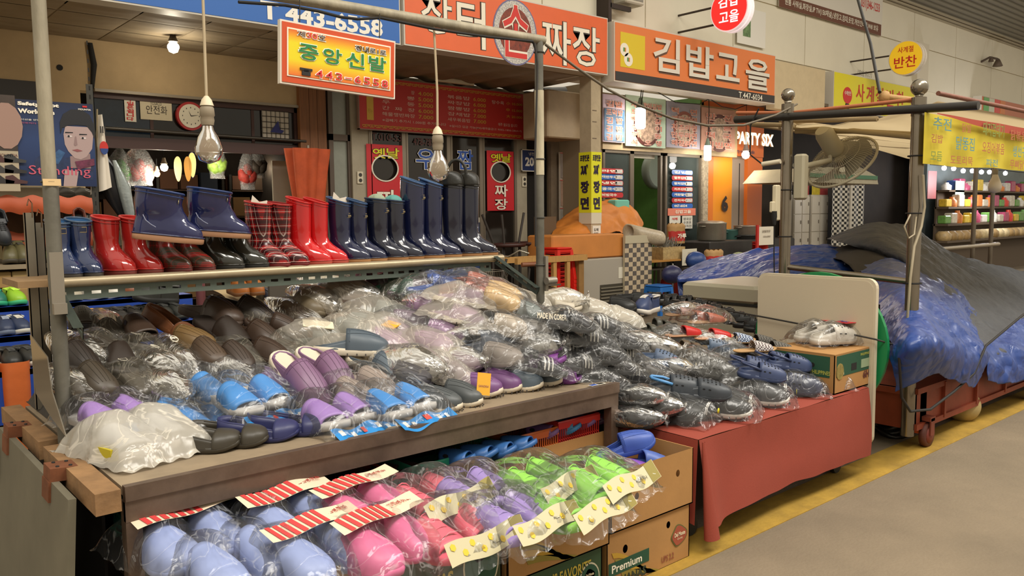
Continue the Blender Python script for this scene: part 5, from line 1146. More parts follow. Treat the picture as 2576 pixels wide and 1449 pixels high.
inox = mat('8d8476', .22, .9, var=.1, vs_=8)
P2 = at(2311, 276, Y=2.4); P1 = at(1985, 290, X=P2.x); P1 = V((P2.x-.02, P1.y, 0)); P2 = V((P2.x, 2.4, 0))
rf_ = empty('scaffold_stand', (P2.x, P2.y, 0), 0, 'stainless post frame with ball finials holding the fan and canopy', 'frame')
for P, zt, r, rb in ((P2, at(2311, 245, Y=P2.y).z, .044, .056), (P1, at(1985, 262, Y=P1.y).z, .042, .05)):
 kid(MB().rod((P.x, P.y, .1 if P is P2 else .0), (P.x, P.y, zt-.1), r, 18), 'post', inox, rf_)
 kid(MB().rod((P.x, P.y, zt-.12), (P.x, P.y, zt), r*1.08, 18), 'collar', inox, rf_)
 kid(MB().lathe([(.02, 0), (.03, .02)]+[(rb*sin(pi*k/10), .065-rb*cos(pi*k/10)) for k in range(1, 10)]+[(.001, .065+rb)], (P.x, P.y, zt), 20), 'ball_finial', inox, rf_)
kid(MB().rod((P2.x, P2.y, at(2280, 712, Y=P2.y).z), (P1.x, P1.y, at(1975, 690, Y=P1.y).z+.06), .022, 10), 'cross_rail', inox, rf_)
for h in (.75, 1.15, 1.62, 2.0): kid(MB().tube([(P2.x+.056*cos(k*pi/6), P2.y+.056*sin(k*pi/6), h) for k in range(12)], .005, 5, closed=True), 'cable_tie', dark, rf_)
for h in (1.45, 1.8): kid(MB().tube([(P1.x+.05*cos(k*pi/6), P1.y+.05*sin(k*pi/6), h) for k in range(12)], .005, 5, closed=True), 'cable_tie', dark, rf_)
a = at(1850, 301, X=P1.x-.06); b = at(2311, 274, X=P2.x-.075); d = (b-a); c = b+d*.26
tag(MB().tube([a, a+d*.6, b, c], .028, 12).build('black_pipe', mat('26221e', .35)), 'thick black pipe lashed across both stainless posts', 'pipe')
a = at(1853, 284, X=P1.x+.08); b = at(2306, 250, X=P2.x+.08)
tag(MB().tube([a, at(1990, 284, X=P1.x+.08), b], .014, 8).build('copper_pole', mat('a5603c', .5)), 'thin orange brown pole lying above the black pipe', 'pole')
q = at(2225, 243, Y=2.7); q2 = at(2320, 255, Y=2.5)
tag(MB().tube([q, q2], .022, 8).lathe([(.01, -.04), (.035, -.03), (.04, 0), (.03, .03), (.01, .04)], tuple(q), 10).build('wooden_pole', mat('a88350', .7, bump=.4, bs=30)), 'bamboo coloured pole end tied with cord above the pipe', 'pole')
t0 = at(2213, 232, Y=2.7); tag(MB().tube([at(2150, -30, Y=3.4), at(2190, 110, Y=3.0), t0], .012, 8).build('electric_cable', mat('1a1714', .5)), 'thick black cable dropping from above to the bamboo pole', 'cable')
# white wire hanging off post 2, plug strip on post 1
tag(MB().tube([at(x, y, Y=2.33) for x, y in ((2322, 440), (2326, 520), (2318, 570), (2300, 620), (2290, 700), (2283, 800), (2288, 860))], .009, 6).tube([at(x, y, Y=2.34) for x, y in ((2290, 540), (2275, 570), (2285, 600), (2300, 590), (2305, 545))], .006, 6).build('electric_cable', mat('9c9078', .5)), 'beige cable looping down the larger stainless post', 'cable')
c = at(1953, 500, Y=P1.y-.06)
ps_ = empty('power_strip', tuple(c), 0, 'white power strip with black plug tied to the fan post', 'socket')
MB().rbox(-.03, -.02, -.16, .03, .02, .1, .008).build('strip_body', mat('c9bda0', .5), ps_); MB().rbox(-.07, -.015, -.1, -.03, .015, -.02, .006).build('plug', mat('c9bda0', .5), ps_)
MB().lathe([(.012, -.06), (.02, 0), (.018, .04)], (-.055, -.02, -.13), 10).tube([(-.055, -.02, -.18), (-.05, -.02, -.4), (-.0, -.0, -.65), (.03, 0, -.8)], .005, 6).build('black_plug', dark, ps_)
c = at(1945, 412, X=P1.x-.1); o = empty('wire_connector', tuple(c), 0, 'white porcelain connector with black lead beside the fan bracket', 'connector')
MB().tube([(-.02, .08, 0), (-.0, -.06, .015)], .018, 10).build('body', mat('cfc4ac', .4), o); MB().tube([(-.0, .09, 0), (0, .2, .08), (0, .2, .3), (0, .13, .42)], .006, 6).build('lead', dark, o)
# canopy and yellow cloth banner
cz = 2.36
cn = empty('canopy', (P2.x, P2.y, cz), 0, 'beige cloth canopy on poles with a brown red edge', 'canopy')
def Fcan(u, v):
 x = P2.x+.1+u*6.5; y = 2.32+v*(1.15+1.4*min(1, u*1.2)); return (x, y, cz+.0-.06*sin(v*pi)*(1+.4*sin(u*8))-.05*v-.03*sin(v*22+u*3)*.3)
kid(MB().grid(Fcan, 30, 24), 'cloth', clothmat('cdb993'), cn)
kid(MB().tube([(P2.x+.1, 2.32, cz+.05), (P2.x+1.2, 2.3, cz+.045), (12.4, 2.3, cz+.03)], .016, 8), 'edge_roll', mat('7a4a38', .6, bump=.4, bs=20, var=.2), cn)
for v in (.35, .9): kid(MB().tube([Fcan(0, v), (P1.x+.2, P1.y+v*.5, cz-.02), (9, 3+v, cz-.05)], .018, 8), 'batten', mat('a08a64', .7), cn)
for (x0, y0, x1, y1, Y0, Y1_) in ((1960, 318, 2300, 345, 3.6, 2.6), (2000, 330, 2295, 338, 3.5, 2.7)):
 kid(MB().tube([at(x0, y0, Y=Y0), at((x0+x1)/2, (y0+y1)/2-4, Y=(Y0+Y1_)/2), at(x1, y1, Y=Y1_)], .02, 8), 'batten', mat('a59470', .7), cn)
YBN = 2.31
a0 = at(2326, 282, Y=YBN); a1 = at(2640, 330, Y=YBN); zb_ = at(2326, 412, Y=YBN).z; zt_ = a0.z
yb_ = empty('cloth_banner', (a0.x, YBN, zb_), 0, 'faded yellow cloth menu banner hanging from the canopy edge', 'banner')
def Fb(u, v):
 return (a0.x+u*2.6, YBN-.02*sin(u*18)*(1-v)-.03*v*0, zb_+v*(zt_-zb_)-.006*sin(u*9))
kid(MB().grid(Fb, 60, 8), 'yellow_cloth', mat('c9b52c', .7, var=.06, vs_=2), yb_)
def Fr_(u, v): return (a0.x+.12+u*2.5, YBN-.03-.02*sin(u*18)*.3, zt_-.06*min(1, u*2+.1)*(1-v)+.0)
kid(MB().grid(Fr_, 40, 3), 'red_strip', mat('a3402c', .7), yb_)
bc1, bc2, bc3 = mat('5f8a8a', .7), mat('a8603c', .7), mat('7a8a3c', .7)
for s_, x0, y0, x1, y1, m in (('추전', 2345, 300, 2392, 325, bc1), ('김밥', 2340, 340, 2370, 358, bc2), ('모듬', 2338, 382, 2368, 404, bc3), ('닭발', 2418, 313, 2442, 332, bc2), ('닭똥집', 2402, 348, 2450, 376, bc1), ('도토리묵', 2388, 395, 2445, 413, bc2), ('돼지껍데기', 2470, 315, 2525, 340, bc3), ('오징어볶음', 2468, 362, 2525, 384, bc2), ('파전', 2478, 402, 2508, 418, bc1), ('닭볶음', 2540, 332, 2580, 352, bc2), ('생선구이', 2545, 372, 2590, 394, bc1), ('무뼈닭발', 2538, 405, 2585, 424, bc2)):
 ptext(s_, x0, y0, x1, y1, YBN-.03, m, yb_, .01, .006)
p = at(2503, 462, Y=2.7)
o = empty('light_bulb', tuple(p), 0, 'unlit white bulb hanging under the yellow cloth banner', 'light bulb')
MB().lathe([(.02, .08), (.03, .05), (.05, 0), (.055, -.03), (.045, -.07), (0, -.085)], (0, 0, 0), 18).build('globe', mat('c9c0ae', .4), o); MB().lathe([(.008, .4), (.01, .13), (.022, .12), (.022, .08)], (0, 0, 0), 12).build('socket', mat('8a8270', .5), o)
# fan
fanm = mat('aaa28a', .5); fanc = at(2118, 408, Y=P1.y-.15)
fn = empty('wall_fan', tuple(fanc), 0, 'grey beige wall fan with wire guard clamped to the rear post', 'fan')
nrm = (ROT @ V((.62, -.66, -.43))).normalized()
qf = V((0, 0, 1)).rotation_difference(nrm).to_matrix()
def FP(r, t, h): return qf @ V((r*cos(t), r*sin(t), h))
R_ = .275
MB().tube([FP(R_, 2*pi*k/40, 0) for k in range(40)], .011, 8, closed=True).build('guard_ring', fanm, fn)
g = MB()
for k in range(72):
 t = 2*pi*k/72
 g.tube([FP(.05, t, -.1), FP(.14, t, -.1), FP(.23, t, -.06), FP(R_, t, 0)], .0016, 4, False)
 g.tube([FP(.05, t, .06), FP(.15, t, .055), FP(.23, t, .035), FP(R_, t, 0)], .0016, 4, False)
for r, h in ((.1, -.1), (.18, -.085)): g.tube([FP(r, 2*pi*k/30, h) for k in range(30)], .002, 4, closed=True)
tag(g.build('guard_wires', fanm, fn), kind='stuff')
for k in range(5):
 def Fbl(u, v, k=k): t = 2*pi*k/5+(v-.5)*1.0*(.6+.4*u); return FP(.04+.2*u, t, -.02+.05*(v-.5))
 MB().grid(Fbl, 6, 5).build('blade', mat('7f7a6a', .35), fn)
MB().lathe([(.001, .03), (.04, .02), (.045, -.04)], (0, 0, 0), 16, qf).build('hub', fanm, fn)
mt_ = MB(); rings = []
for h, s_ in ((-.1, .8), (-.13, 1), (-.3, .95), (-.34, .75)):
 rings.append([qf @ V((sx_*s_, sy_*s_, h)) for sx_, sy_ in [(.075*cos(t)*(1 if abs(cos(t)) > .01 else 1), .075*sin(t)) for t in [2*pi*k/16+.2 for k in range(16)]]])
mt_.loft(rings, True, True).build('motor_housing', fanm, fn)
m_ = qf @ V((0, 0, -.2)); brk = V((P1.x, P1.y, at(1990, 430, Y=P1.y).z))-V(fanc)
MB().tube([m_+V((0, 0, -.07)), m_+V((-.0, .0, -.13)), brk+V((.12, -.06, .03)), brk+V((.02, -.06, .04))], .022, 10).build('arm', fanm, fn)
MB().rbox(brk.x-.0, brk.y-.14, brk.z-.22, brk.x+.08, brk.y-.05, brk.z+.12, .015).build('bracket_box', fanm, fn)
# ================================================================ tarps, cart
def bez(net, u, v):
 """Catmull-Rom surface through the control net"""
 def cr_(p, t):
  n = len(p)-1; f = min(t*n, n-1e-6); i = int(f); t = f-i
  p0, p1, p2, p3 = p[max(i-1, 0)], p[i], p[min(i+1, n)], p[min(i+2, n)]
  return .5*((2*p1)+(p2-p0)*t+(2*p0-5*p1+4*p2-p3)*t*t+(3*p1-p0-3*p2+p3)*t**3)
 return cr_([cr_(r, u) for r in net], v)
def ridged(p, s, o=3):
 a, t = 1., 0.
 for k in range(o): t += a*(1-2*abs(noise.noise(p*s))); a *= .5; s *= 2.1
 return t
def tarp(name, net, m, label, amp=.03, sc_=2.2, nu=110, nv=70, cat='tarp'):
 P = [[at(x, y, Y=Y) for x, y, Y in r] for r in net]
 def F(u, v):
  p = bez(P, u, v); return p+V((0, -.7, .7))*(amp*(ridged(p+V((3, 7, 1)), sc_, 3)-.6))
 o = MB().grid(F, nu, nv).build(name, m); md = o.modifiers.new('thick', 'SOLIDIFY'); md.thickness = .004
 return tag(o, label, cat)
tbl = creased('1e3d80', .36); tgr = creased('3f4248', .6)
tarp('grey_tarp', [[(2080, 602, 4.9), (2190, 563, 4.7), (2290, 572, 4.6), (2400, 640, 4.4), (2576, 685, 4.2), (2720, 720, 4.2)],
 [(2110, 610, 4.5), (2220, 600, 4.1), (2330, 640, 3.9), (2430, 700, 3.7), (2576, 760, 3.4), (2720, 800, 3.3)],
 [(2190, 640, 4.1), (2260, 645, 3.7), (2360, 700, 3.4), (2450, 775, 3.1), (2576, 830, 2.8), (2720, 860, 2.7)],
 [(2230, 665, 3.9), (2300, 700, 3.5), (2400, 770, 3.0), (2475, 868, 2.45), (2576, 880, 2.38), (2720, 900, 2.35)],
 [(2240, 700, 3.8), (2310, 760, 3.4), (2410, 830, 2.8), (2480, 900, 2.4), (2576, 905, 2.36), (2720, 915, 2.34)]], tgr, 'dark grey tarpaulin draped high over the right handcart', .03, 2.0)
tarp('blue_tarp', [[(2130, 640, 4.3), (2230, 640, 4.0), (2320, 680, 3.6), (2400, 730, 3.3), (2450, 790, 3.0)],
 [(2180, 715, 3.3), (2260, 700, 3.1), (2340, 740, 2.95), (2420, 790, 2.8), (2455, 840, 2.6)],
 [(2215, 800, 2.75), (2280, 770, 2.5), (2350, 800, 2.4), (2430, 840, 2.4), (2470, 880, 2.4)],
 [(2240, 890, 2.3), (2285, 860, 2.15), (2355, 870, 2.1), (2430, 890, 2.2), (2485, 900, 2.28)],
 [(2252, 985, 2.28), (2300, 965, 2.2), (2350, 945, 2.18), (2420, 968, 2.2), (2450, 975, 2.25)]], tbl, 'crumpled bright blue tarpaulin hanging over the cart front corner', .035, 2.6)
tarp('blue_tarp', [[(2465, 880, 2.34), (2520, 840, 2.5), (2576, 800, 2.6), (2720, 780, 2.6)], [(2480, 930, 2.26), (2530, 900, 2.3), (2576, 880, 2.3), (2720, 860, 2.3)], [(2485, 955, 2.26), (2530, 968, 2.26), (2580, 958, 2.26), (2720, 930, 2.26)]], tbl, 'blue tarpaulin strip along the cart side at the frame edge', .03, 3.0, 50, 24)
tarp('blue_tarp', [[(1720, 680, 6.6), (1790, 652, 6.2), (1880, 632, 5.6), (1960, 625, 5.2), (2080, 618, 4.9), (2180, 635, 4.5), (2250, 660, 4.2)],
 [(1705, 695, 6.2), (1790, 675, 5.8), (1890, 660, 5.2), (1960, 655, 4.8), (2070, 640, 4.5), (2180, 670, 4.1), (2250, 690, 3.8)],
 [(1702, 704, 6.0), (1790, 700, 5.5), (1880, 702, 5.0), (1935, 688, 4.6), (2060, 665, 4.3), (2180, 700, 3.7), (2250, 720, 3.4)],
 [(1705, 712, 5.95), (1790, 714, 5.45), (1890, 714, 4.9), (1930, 700, 4.55), (2060, 690, 4.2), (2180, 740, 3.5), (2245, 770, 3.2)]], tbl, 'long blue tarpaulin spread over the freezer and goods behind the fan', .035, 2.6)
tarp('blue_tarp', [[(1702, 700, 6.02), (1716, 706, 5.98), (1728, 712, 5.94)], [(1706, 740, 5.98), (1722, 745, 5.92), (1736, 755, 5.9)], [(1712, 775, 5.95), (1730, 780, 5.9), (1745, 785, 5.9)]], tbl, 'narrow blue tarpaulin tail hanging at the freezer corner', .015, 5, 14, 24)
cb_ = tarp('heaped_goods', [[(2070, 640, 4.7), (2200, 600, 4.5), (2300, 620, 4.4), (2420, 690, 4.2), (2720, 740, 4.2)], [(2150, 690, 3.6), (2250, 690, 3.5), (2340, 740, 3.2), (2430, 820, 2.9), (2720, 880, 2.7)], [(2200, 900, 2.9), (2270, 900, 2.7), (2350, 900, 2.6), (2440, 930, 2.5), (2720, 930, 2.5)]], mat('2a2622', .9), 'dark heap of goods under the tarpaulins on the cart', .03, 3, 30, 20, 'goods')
cb_['kind'] = 'stuff'
cart_m = mat('8f4028', .55, .2, bump=.1, bs=20, var=.25, vs_=5)
ct = empty('handcart', (P2.x+.08, 2.36, 0), 0, 'orange red steel handcart on casters under the tarpaulins', 'cart')
CX0, CX1 = 5.66, 9.2
kid(MB().box(CX0, 2.36, .16, CX1, 2.39, .42).box(CX0, 2.34, .39, CX1, 2.4, .43).box(CX0, 2.34, .14, CX1, 2.4, .18), 'side_frame', cart_m, ct)
kid(MB().box(CX0, 2.36, .14, CX0+.03, 4.2, .42).box(CX0-.02, 2.36, .38, CX0+.03, 4.2, .42), 'end_frame', cart_m, ct)
kid(MB().box(CX0, 2.36, .4, CX1, 4.2, .42), 'deck', cart_m, ct)
for x in (6.1, 6.7, 7.3, 7.9, 8.5): kid(MB().box(x, 2.335, .16, x+.03, 2.36, .42), 'rib', cart_m, ct)
for (x, y) in ((5.8, 2.42), (7.9, 2.42)):
 kid(MB().box(x-.05, y-.06, .1, x+.05, y+.06, .4) if x < 6 else MB().box(x-.03, y-.04, .12, x+.03, y+.04, .2), 'fork', mat('c4542a', .5), ct)
 wz = .088
 kid(MB().lathe([(.06, -.022), (.085, -.02), (.088, 0), (.085, .02), (.06, .022)], (x+.02, y-.08, wz), 28, Matrix.Rotation(pi/2, 3, 'X')), 'wheel', mat('5a2e24', .6), ct)
 kid(MB().lathe([(.02, -.03), (.058, -.026), (.058, .026), (.02, .03)], (x+.02, y-.08, wz), 20, Matrix.Rotation(pi/2, 3, 'X')), 'wheel_disc', mat('7a3428', .6), ct)
 kid(MB().box(x-.01, y-.12, wz, x+.05, y-.11, wz+.12).box(x-.01, y-.05, wz, x+.05, y-.04, wz+.12).box(x-.02, y-.12, wz+.1, x+.06, y-.04, wz+.13), 'wheel_bracket', mat('7a3a28', .6), ct)
tag(MB().tube([at(x, y, Y=2.2) for x, y in ((2262, 900), (2268, 1000), (2290, 1035), (2340, 1030), (2400, 985), (2450, 940), (2480, 870), (2576, 790))], .009, 6).build('strap', mat('1e1a17', .7)), 'black rubber strap wound round the cart corner and tarpaulins', 'strap')
# pumpkin, black coil
pk = at(2470, 1075, Z=0); r = .13
o = MB(); 
o.grid(lambda u, v: ((r*(1+.03*cos(v*2*pi*8))*sin(u*pi))*cos(v*2*pi), (r*(1+.03*cos(v*2*pi*8))*sin(u*pi))*sin(v*2*pi), r*1.0*cos(u*pi)+r*.98), 18, 48)
pko = o.build('pumpkin', mat('b09a68', .6, bump=.2, bs=20, var=.15, vs_=8)); pko.location = (6.75, 2.5, 0); pko.rotation_euler = (.3, .2, 0); tag(pko, 'pale cream pumpkin lying on the floor under the cart', 'pumpkin')
st_ = MB().tube([(0, 0, 0), (.02, 0, .03), (.05, .01, .05)], .012, 6).build('stem', mat('8a8a4a', .8), pko); st_.location = (0, 0, r*1.9)
co = MB(); cc0 = at(2240, 1095, Z=0)
for k in range(6):
 rr_ = .17-.012*k; co.tube([(rr_*cos(t)*1.1+.02*sin(k*3), rr_*.75*sin(t), .03+.022*k+.02*sin(3*t+k)) for t in [2*pi*i/24 for i in range(24)]], .022, 7, closed=True)
coo = co.build('rubber_coil', mat('1c1a18', .35, bump=.3, bs=20)); coo.location = (cc0.x+.1, cc0.y, 0); tag(coo, 'coil of twisted black rubber tube under the cart corner', 'coil')
# ================================================================ between the stalls and the shops
def boxpx(name, label, cat, x0, y0, x1, y1, Y, depth, m, z0=None, root=None, r=.02):
 a = at(x0, y1, Y=Y); b = at(x1, y0, Y=Y); zt = at((x0+x1)/2, y0, Y=Y).z; zb = at((x0+x1)/2, y1, Y=Y).z if z0 is None else z0
 return a.x, b.x, zb, zt
# freezer: lid band and body, long side facing -X, end face facing -Y
fz = at(1903, 764, X=6.55)
FX, FYc = 6.55, at(1903, 750, X=6.55).y
FY1 = at(1716, 740, X=6.55).y
zt_ = at(1903, 716, X=6.55).z
fr_ = empty('chest_freezer', (FX, FYc, 0), 0, 'grey beige chest freezer under the blue tarpaulin', 'freezer')
fm_ = mat('989280', .4)
kid(MB().rbox(FX, FYc, 0, FX+1.0, FY1, zt_-.2, .015), 'freezer_body', fm_, fr_)
kid(MB().rbox(FX-.02, FYc-.02, zt_-.19, FX+1.02, FY1, zt_-.02, .03), 'freezer_lid', mat('a09a86', .4), fr_)
kid(MB().box(FX-.012, FYc-.012, zt_-.205, FX+1.01, FY1, zt_-.188), 'rubber_seal', dark, fr_)
# desk with wooden top
YD = 8.5
da = at(1562, 662, Y=YD); db = at(1690, 655, Y=YD); dz = da.z
dk_ = empty('desk', (da.x, YD, 0), 0, 'small school desk with pale wooden top and grey tube legs', 'desk')
kid(MB().box(da.x, YD, dz-.03, db.x+.25, YD+.5, dz), 'desk_top', mat('b3803f', .45, var=.15, stretch=(1, 8, 8)), dk_)
for x in (da.x+.12, db.x+.1):
 kid(MB().tube([(x, YD+.05, 0), (x, YD+.06, dz-.08), (x, YD+.12, dz-.04), (x, YD+.4, dz-.04), (x, YD+.44, dz-.1), (x, YD+.46, 0)], .018, 8), 'leg', mat('7b756a', .4, .5), dk_)
kid(MB().box(da.x+.12, YD+.05, dz-.16, db.x+.15, YD+.45, dz-.14), 'book_tray', mat('4a443a', .5, .4), dk_)
# box of wires on the desk with a note
YX = YD+.05; a = at(1668, 655, Y=YX); b = at(1716, 655, Y=YX)
wb_ = empty('tray_box', (a.x, YX, dz), 0, 'crumpled foil tray of grey wire bristles on the desk', 'tray')
kid(MB().box(a.x, YX, dz+.001, b.x+.08, YX+.32, dz+.2), 'box_body', mat('b59a68', .5, .1, bump=1, bs=18, var=.3, vs_=20), wb_)
g = MB()
for k in range(70):
 x = a.x+.02+random.random()*(b.x-a.x+.04); y = YX+.03+random.random()*.26; g.rod((x, y, dz+.2), (x+random.uniform(-.06, .1), y+random.uniform(-.04, .04), dz+.27+random.random()*.1), .006, 4)
tag(kid(g, 'wire_bristles', mat('7a766c', .4, .5), wb_), kind='stuff')
nt_ = empty('paper_notice', tuple(at(1733, 668, Y=YD-.02)), 0, 'white handwritten price note hanging off the desk edge', 'notice')
rect('sheet', 1716, 626, 1753, 667, YD-.02, .004, mat('d0c9b4', .6), nt_); ptext('구경', 1730, 634, 1744, 641, YD-.024, mat('6a655a', .6), nt_); ptext('24.5000', 1722, 654, 1748, 661, YD-.024, mat('6a655a', .6), nt_)
def stool(label, px_, py, Y, s, col_, stack=1, red_=True, grp=None):
 c = at(px_, py, Y=Y); base = c.z-.32*s-(stack-1)*.05*s
 m = mat(col_, .35)
 proto = None
 for i in range(stack):
  zt = c.z-i*.055*s
  o = empty('plastic_stool', (c.x, Y, max(0, zt-.45*s)), 0, label if stack == 1 else label.replace('in the tall', '%s from the top in the tall' % ORD[i]), 'stool', grp)
  H = zt-max(0, zt-.45*s); w0, w1 = .15*s, .19*s
  MB().rbox(-w0, -w0, H-.03, w0, w0, H, .012).build('seat', m, o)
  for sx_ in (-1, 1):
   for sy_ in (-1, 1):
    MB().loft([[(sx_*(w1-.03*q1), sy_*(w1-.005), 0) if 0 else (sx_*(w1-(.055*s if q1 in (1, 2) else 0)), sy_*(w1-(.055*s if q1 in (2, 3) else 0)), 0) for q1 in range(4)],
         [(sx_*(w0-(.055*s if q1 in (1, 2) else 0)), sy_*(w0-(.055*s if q1 in (2, 3) else 0)), H-.03) for q1 in range(4)]], True, True, False).build('leg', m, o)
  MB().box(-w0, -w0, H-.1, w0, -w0+.008, H-.03).box(-w0, w0-.008, H-.1, w0, w0, H-.03).box(-w0, -w0, H-.1, -w0+.008, w0, H-.03).box(w0-.008, -w0, H-.1, w0, w0, H-.03).build('apron', m, o)
stool('red plastic stool in the tall nested stack by the bench', 1403, 622, 8.3, 1.0, 'c81f14', 9, grp='nested red stools')
stool('blue plastic stool under the school desk', 1657, 716, 7.9, 1.0, '1c62ac')
stool('dark red plastic stool behind the blue stool', 1697, 700, 8.8, 1.1, '9c2a20')
# heater cabinet, carton sheets, hanging mats
YC = 8.35
a = at(1508, 640, Y=YC); b = at(1571, 640, Y=YC); zt = at(1540, 648, Y=YC).z
ac = empty('heater_cabinet', (a.x, YC, 0), 0, 'grey heater cabinet with a louvred grille next to the column', 'heater')
kid(MB().rbox(a.x-.5, YC, 0, b.x, YC+.5, zt, .02), 'cabinet_body', mat('9f978a', .45), ac)
for k in range(9): kid(MB().box(a.x+.02, YC-.02, .1+k*.05, b.x-.03, YC-.005, .12+k*.05), 'louver', mat('8a8270', .4, .4), ac)
kid(MB().box(a.x+.01, YC-.004, .08, b.x-.02, YC-.001, .56), 'grille_recess', mat('3a3428', .7), ac)
kid(MB().box(b.x-.14, YC-.006, at(1560, 700, Y=YC).z, b.x-.03, YC-.001, at(1560, 672, Y=YC).z), 'notice_sheet', mat('cfc9b8', .6), ac)
cbx = at(1500, 585, Y=YC); 
o = empty('covered_counter', (a.x-.9, YC, zt), 0, 'orange brown cardboard wrapped counter box left of the mats', 'box')
kid(MB().rbox(a.x-.95, YC+.02, zt+.005, b.x+.02, YC+.55, at(1540, 588, Y=YC).z, .02), 'carton_wrap', mat('c07a38', .6, bump=.2, bs=6, var=.12, vs_=3), o)
tarp('orange_tarp', [[(1400, 560, 9.5), (1440, 530, 9.6), (1500, 500, 9.6), (1545, 500, 9.5), (1600, 530, 9.4), (1615, 570, 9.3)], [(1385, 600, 9.0), (1440, 570, 9.0), (1500, 540, 9.1), (1545, 540, 9.0), (1590, 545, 9.0), (1612, 580, 9.0)], [(1395, 605, 8.8), (1440, 595, 8.8), (1500, 590, 8.8), (1545, 585, 8.8), (1590, 582, 8.8), (1615, 585, 8.8)]], mat('c4762a', .6, bump=.3, bs=6, var=.1), 'bright orange cloth heaped over goods behind the column', .05, 2.0, 60, 30, 'cloth')
# chequered folding screen and rolled mat
YQ = 8.3; xa, xb = at(1572, 600, Y=YQ).x, at(1640, 600, Y=YQ).x; zt = at(1605, 592, Y=YQ).z; z0 = 0.02
cq = empty('chequered_screen', (xa, YQ, z0), 0, 'beige and grey chequered board standing beside the desk', 'screen')
mb = MB(); nx, nz = 7, 16; h0 = zt-.12
for i in range(nx):
 for j in range(nz):
  mb.mi = (i+j) % 2; mb._add([(xa+(xb-xa)*i/nx, YQ, z0+(h0-z0)*j/nz), (xa+(xb-xa)*(i+1)/nx, YQ, z0+(h0-z0)*j/nz), (xa+(xb-xa)*(i+1)/nx, YQ, z0+(h0-z0)*(j+1)/nz), (xa+(xb-xa)*i/nx, YQ, z0+(h0-z0)*(j+1)/nz)], [(0, 1, 2, 3)])
kid(mb, 'chequered_sheet', [mat('b9a68a', .6), mat('57504a', .6)], cq)
kid(MB().box(xa, YQ-.01, h0, xb, YQ+.04, zt).box(xa, YQ+.001, z0, xb, YQ+.04, h0), 'backing', mat('b3a88e', .6), cq)
a = at(1580, 582, Y=8.55); b = at(1660, 600, Y=8.2)
o = MB().loft([[V(a).lerp(V(b), t)+V((0, .13*cos(q)*.9, .12*sin(q))) for q in [2*pi*k/18 for k in range(18)]] for t in (0, .25, .5, .75, 1)], False, False).build('rolled_sheet', mat('b7a890', .35, var=.2, vs_=8, stretch=(1, 6, 6))); md = o.modifiers.new('t', 'SOLIDIFY'); md.thickness = .025
tag(o, 'rolled clear plastic sheet lying above the chequered screen', 'roll')
# bench of pale timber
bn_ = mat('b08448', .65, bump=.2, bs=20, var=.2, vs_=4, stretch=(8, 8, 1))
YB2 = 8.0; a = at(1345, 648, Y=YB2); b = at(1478, 640, Y=YB2)
be = empty('timber_trestle', (a.x, YB2, 0), 0, 'rough pale timber trestle frame in front of the red stools', 'trestle')
kid(MB().box(a.x-.3, YB2, b.z-.08, b.x, YB2+.06, b.z), 'top_rail', bn_, be)
for px_ in (1398, 1432): kid(MB().box(at(px_, 700, Y=YB2).x-.03, YB2+.01, 0, at(px_, 700, Y=YB2).x+.03, YB2+.06, b.z-.08), 'post', bn_, be)
kid(MB().box(b.x-.1, YB2+.07, 0, b.x, YB2+.17, b.z), 'post', mat('8a6534', .7, var=.2), be)
kid(MB().box(a.x-.3, YB2+.3, b.z-.08, b.x, YB2+.36, b.z), 'top_rail', bn_, be)
tag(MB().prism([(b.x-.12, 0), (b.x-.04, 0), (b.x+.07, .3), (b.x+.02, .33)], YB2-.1, YB2-.07, 'Y').build('wood_offcut', bn_), 'short wood offcut leaning at the column foot', 'plank')
# bicycle
bkm = mat('3a3632', .4, .3); bks = mat('a59e90', .25, .8)
Yb = 7.7; bo = at(1300, 700, Y=Yb); BX, BZ = bo.x, 0
bi = empty('bicycle', (BX, Yb, 0), 0, 'city bicycle with wire basket parked behind the tall boots', 'bicycle')
wx0, wx1 = at(1240, 700, Y=Yb).x-BX, at(1382, 700, Y=Yb).x-BX
wr_ = .31; sc2 = (wx1-wx0)/1.05
for x in (wx0, wx1):
 MB().tube([(x+wr_*cos(2*pi*k/32), 0, wr_+.02+wr_*sin(2*pi*k/32)) for k in range(32)], .02, 8, closed=True).build('tyre', mat('1c1a18', .7), bi)
 g = MB().tube([(x+.28*cos(2*pi*k/32), 0, wr_+.02+.28*sin(2*pi*k/32)) for k in range(32)], .009, 6, closed=True)
 for k in range(16): g.rod((x, 0, wr_+.02), (x+.28*cos(2*pi*k/16), 0, wr_+.02+.28*sin(2*pi*k/16)), .0015, 4)
 tag(g.build('spoked_rim', bks, bi), kind='stuff')
 MB().tube([(x+(wr_+.035)*cos(t), 0, wr_+.02+(wr_+.035)*sin(t)) for t in [.3+2.4*k/12 for k in range(13)]], .014, 6).build('mudguard', bks, bi)
hx = wx0+.22; hz = at(1290, 640, Y=Yb).z; sx_ = at(1332, 668, Y=Yb).x-BX; sz_ = at(1332, 665, Y=Yb).z
MB().tube([(wx0, .0, .33), (wx0+.08, 0, .62), (hx, 0, hz-.05)], .016, 8).tube([(hx-.03, 0, hz-.25), (hx+.2, 0, .38), (wx0+(wx1-wx0)*.55, 0, .3)], .018, 8).tube([(sx_, 0, sz_-.05), (wx0+(wx1-wx0)*.55, 0, .3), (wx1, 0, .33), (sx_+.02, 0, sz_-.25)], .014, 8).build('bike_frame', bkm, bi)
MB().tube([(hx+.12, -.28, hz+.02), (hx, -.25, hz+.06), (hx, -.05, hz-.02), (hx, .05, hz-.02), (hx, .25, hz+.06), (hx+.12, .28, hz+.02)], .012, 8).build('handlebar', bks, bi)
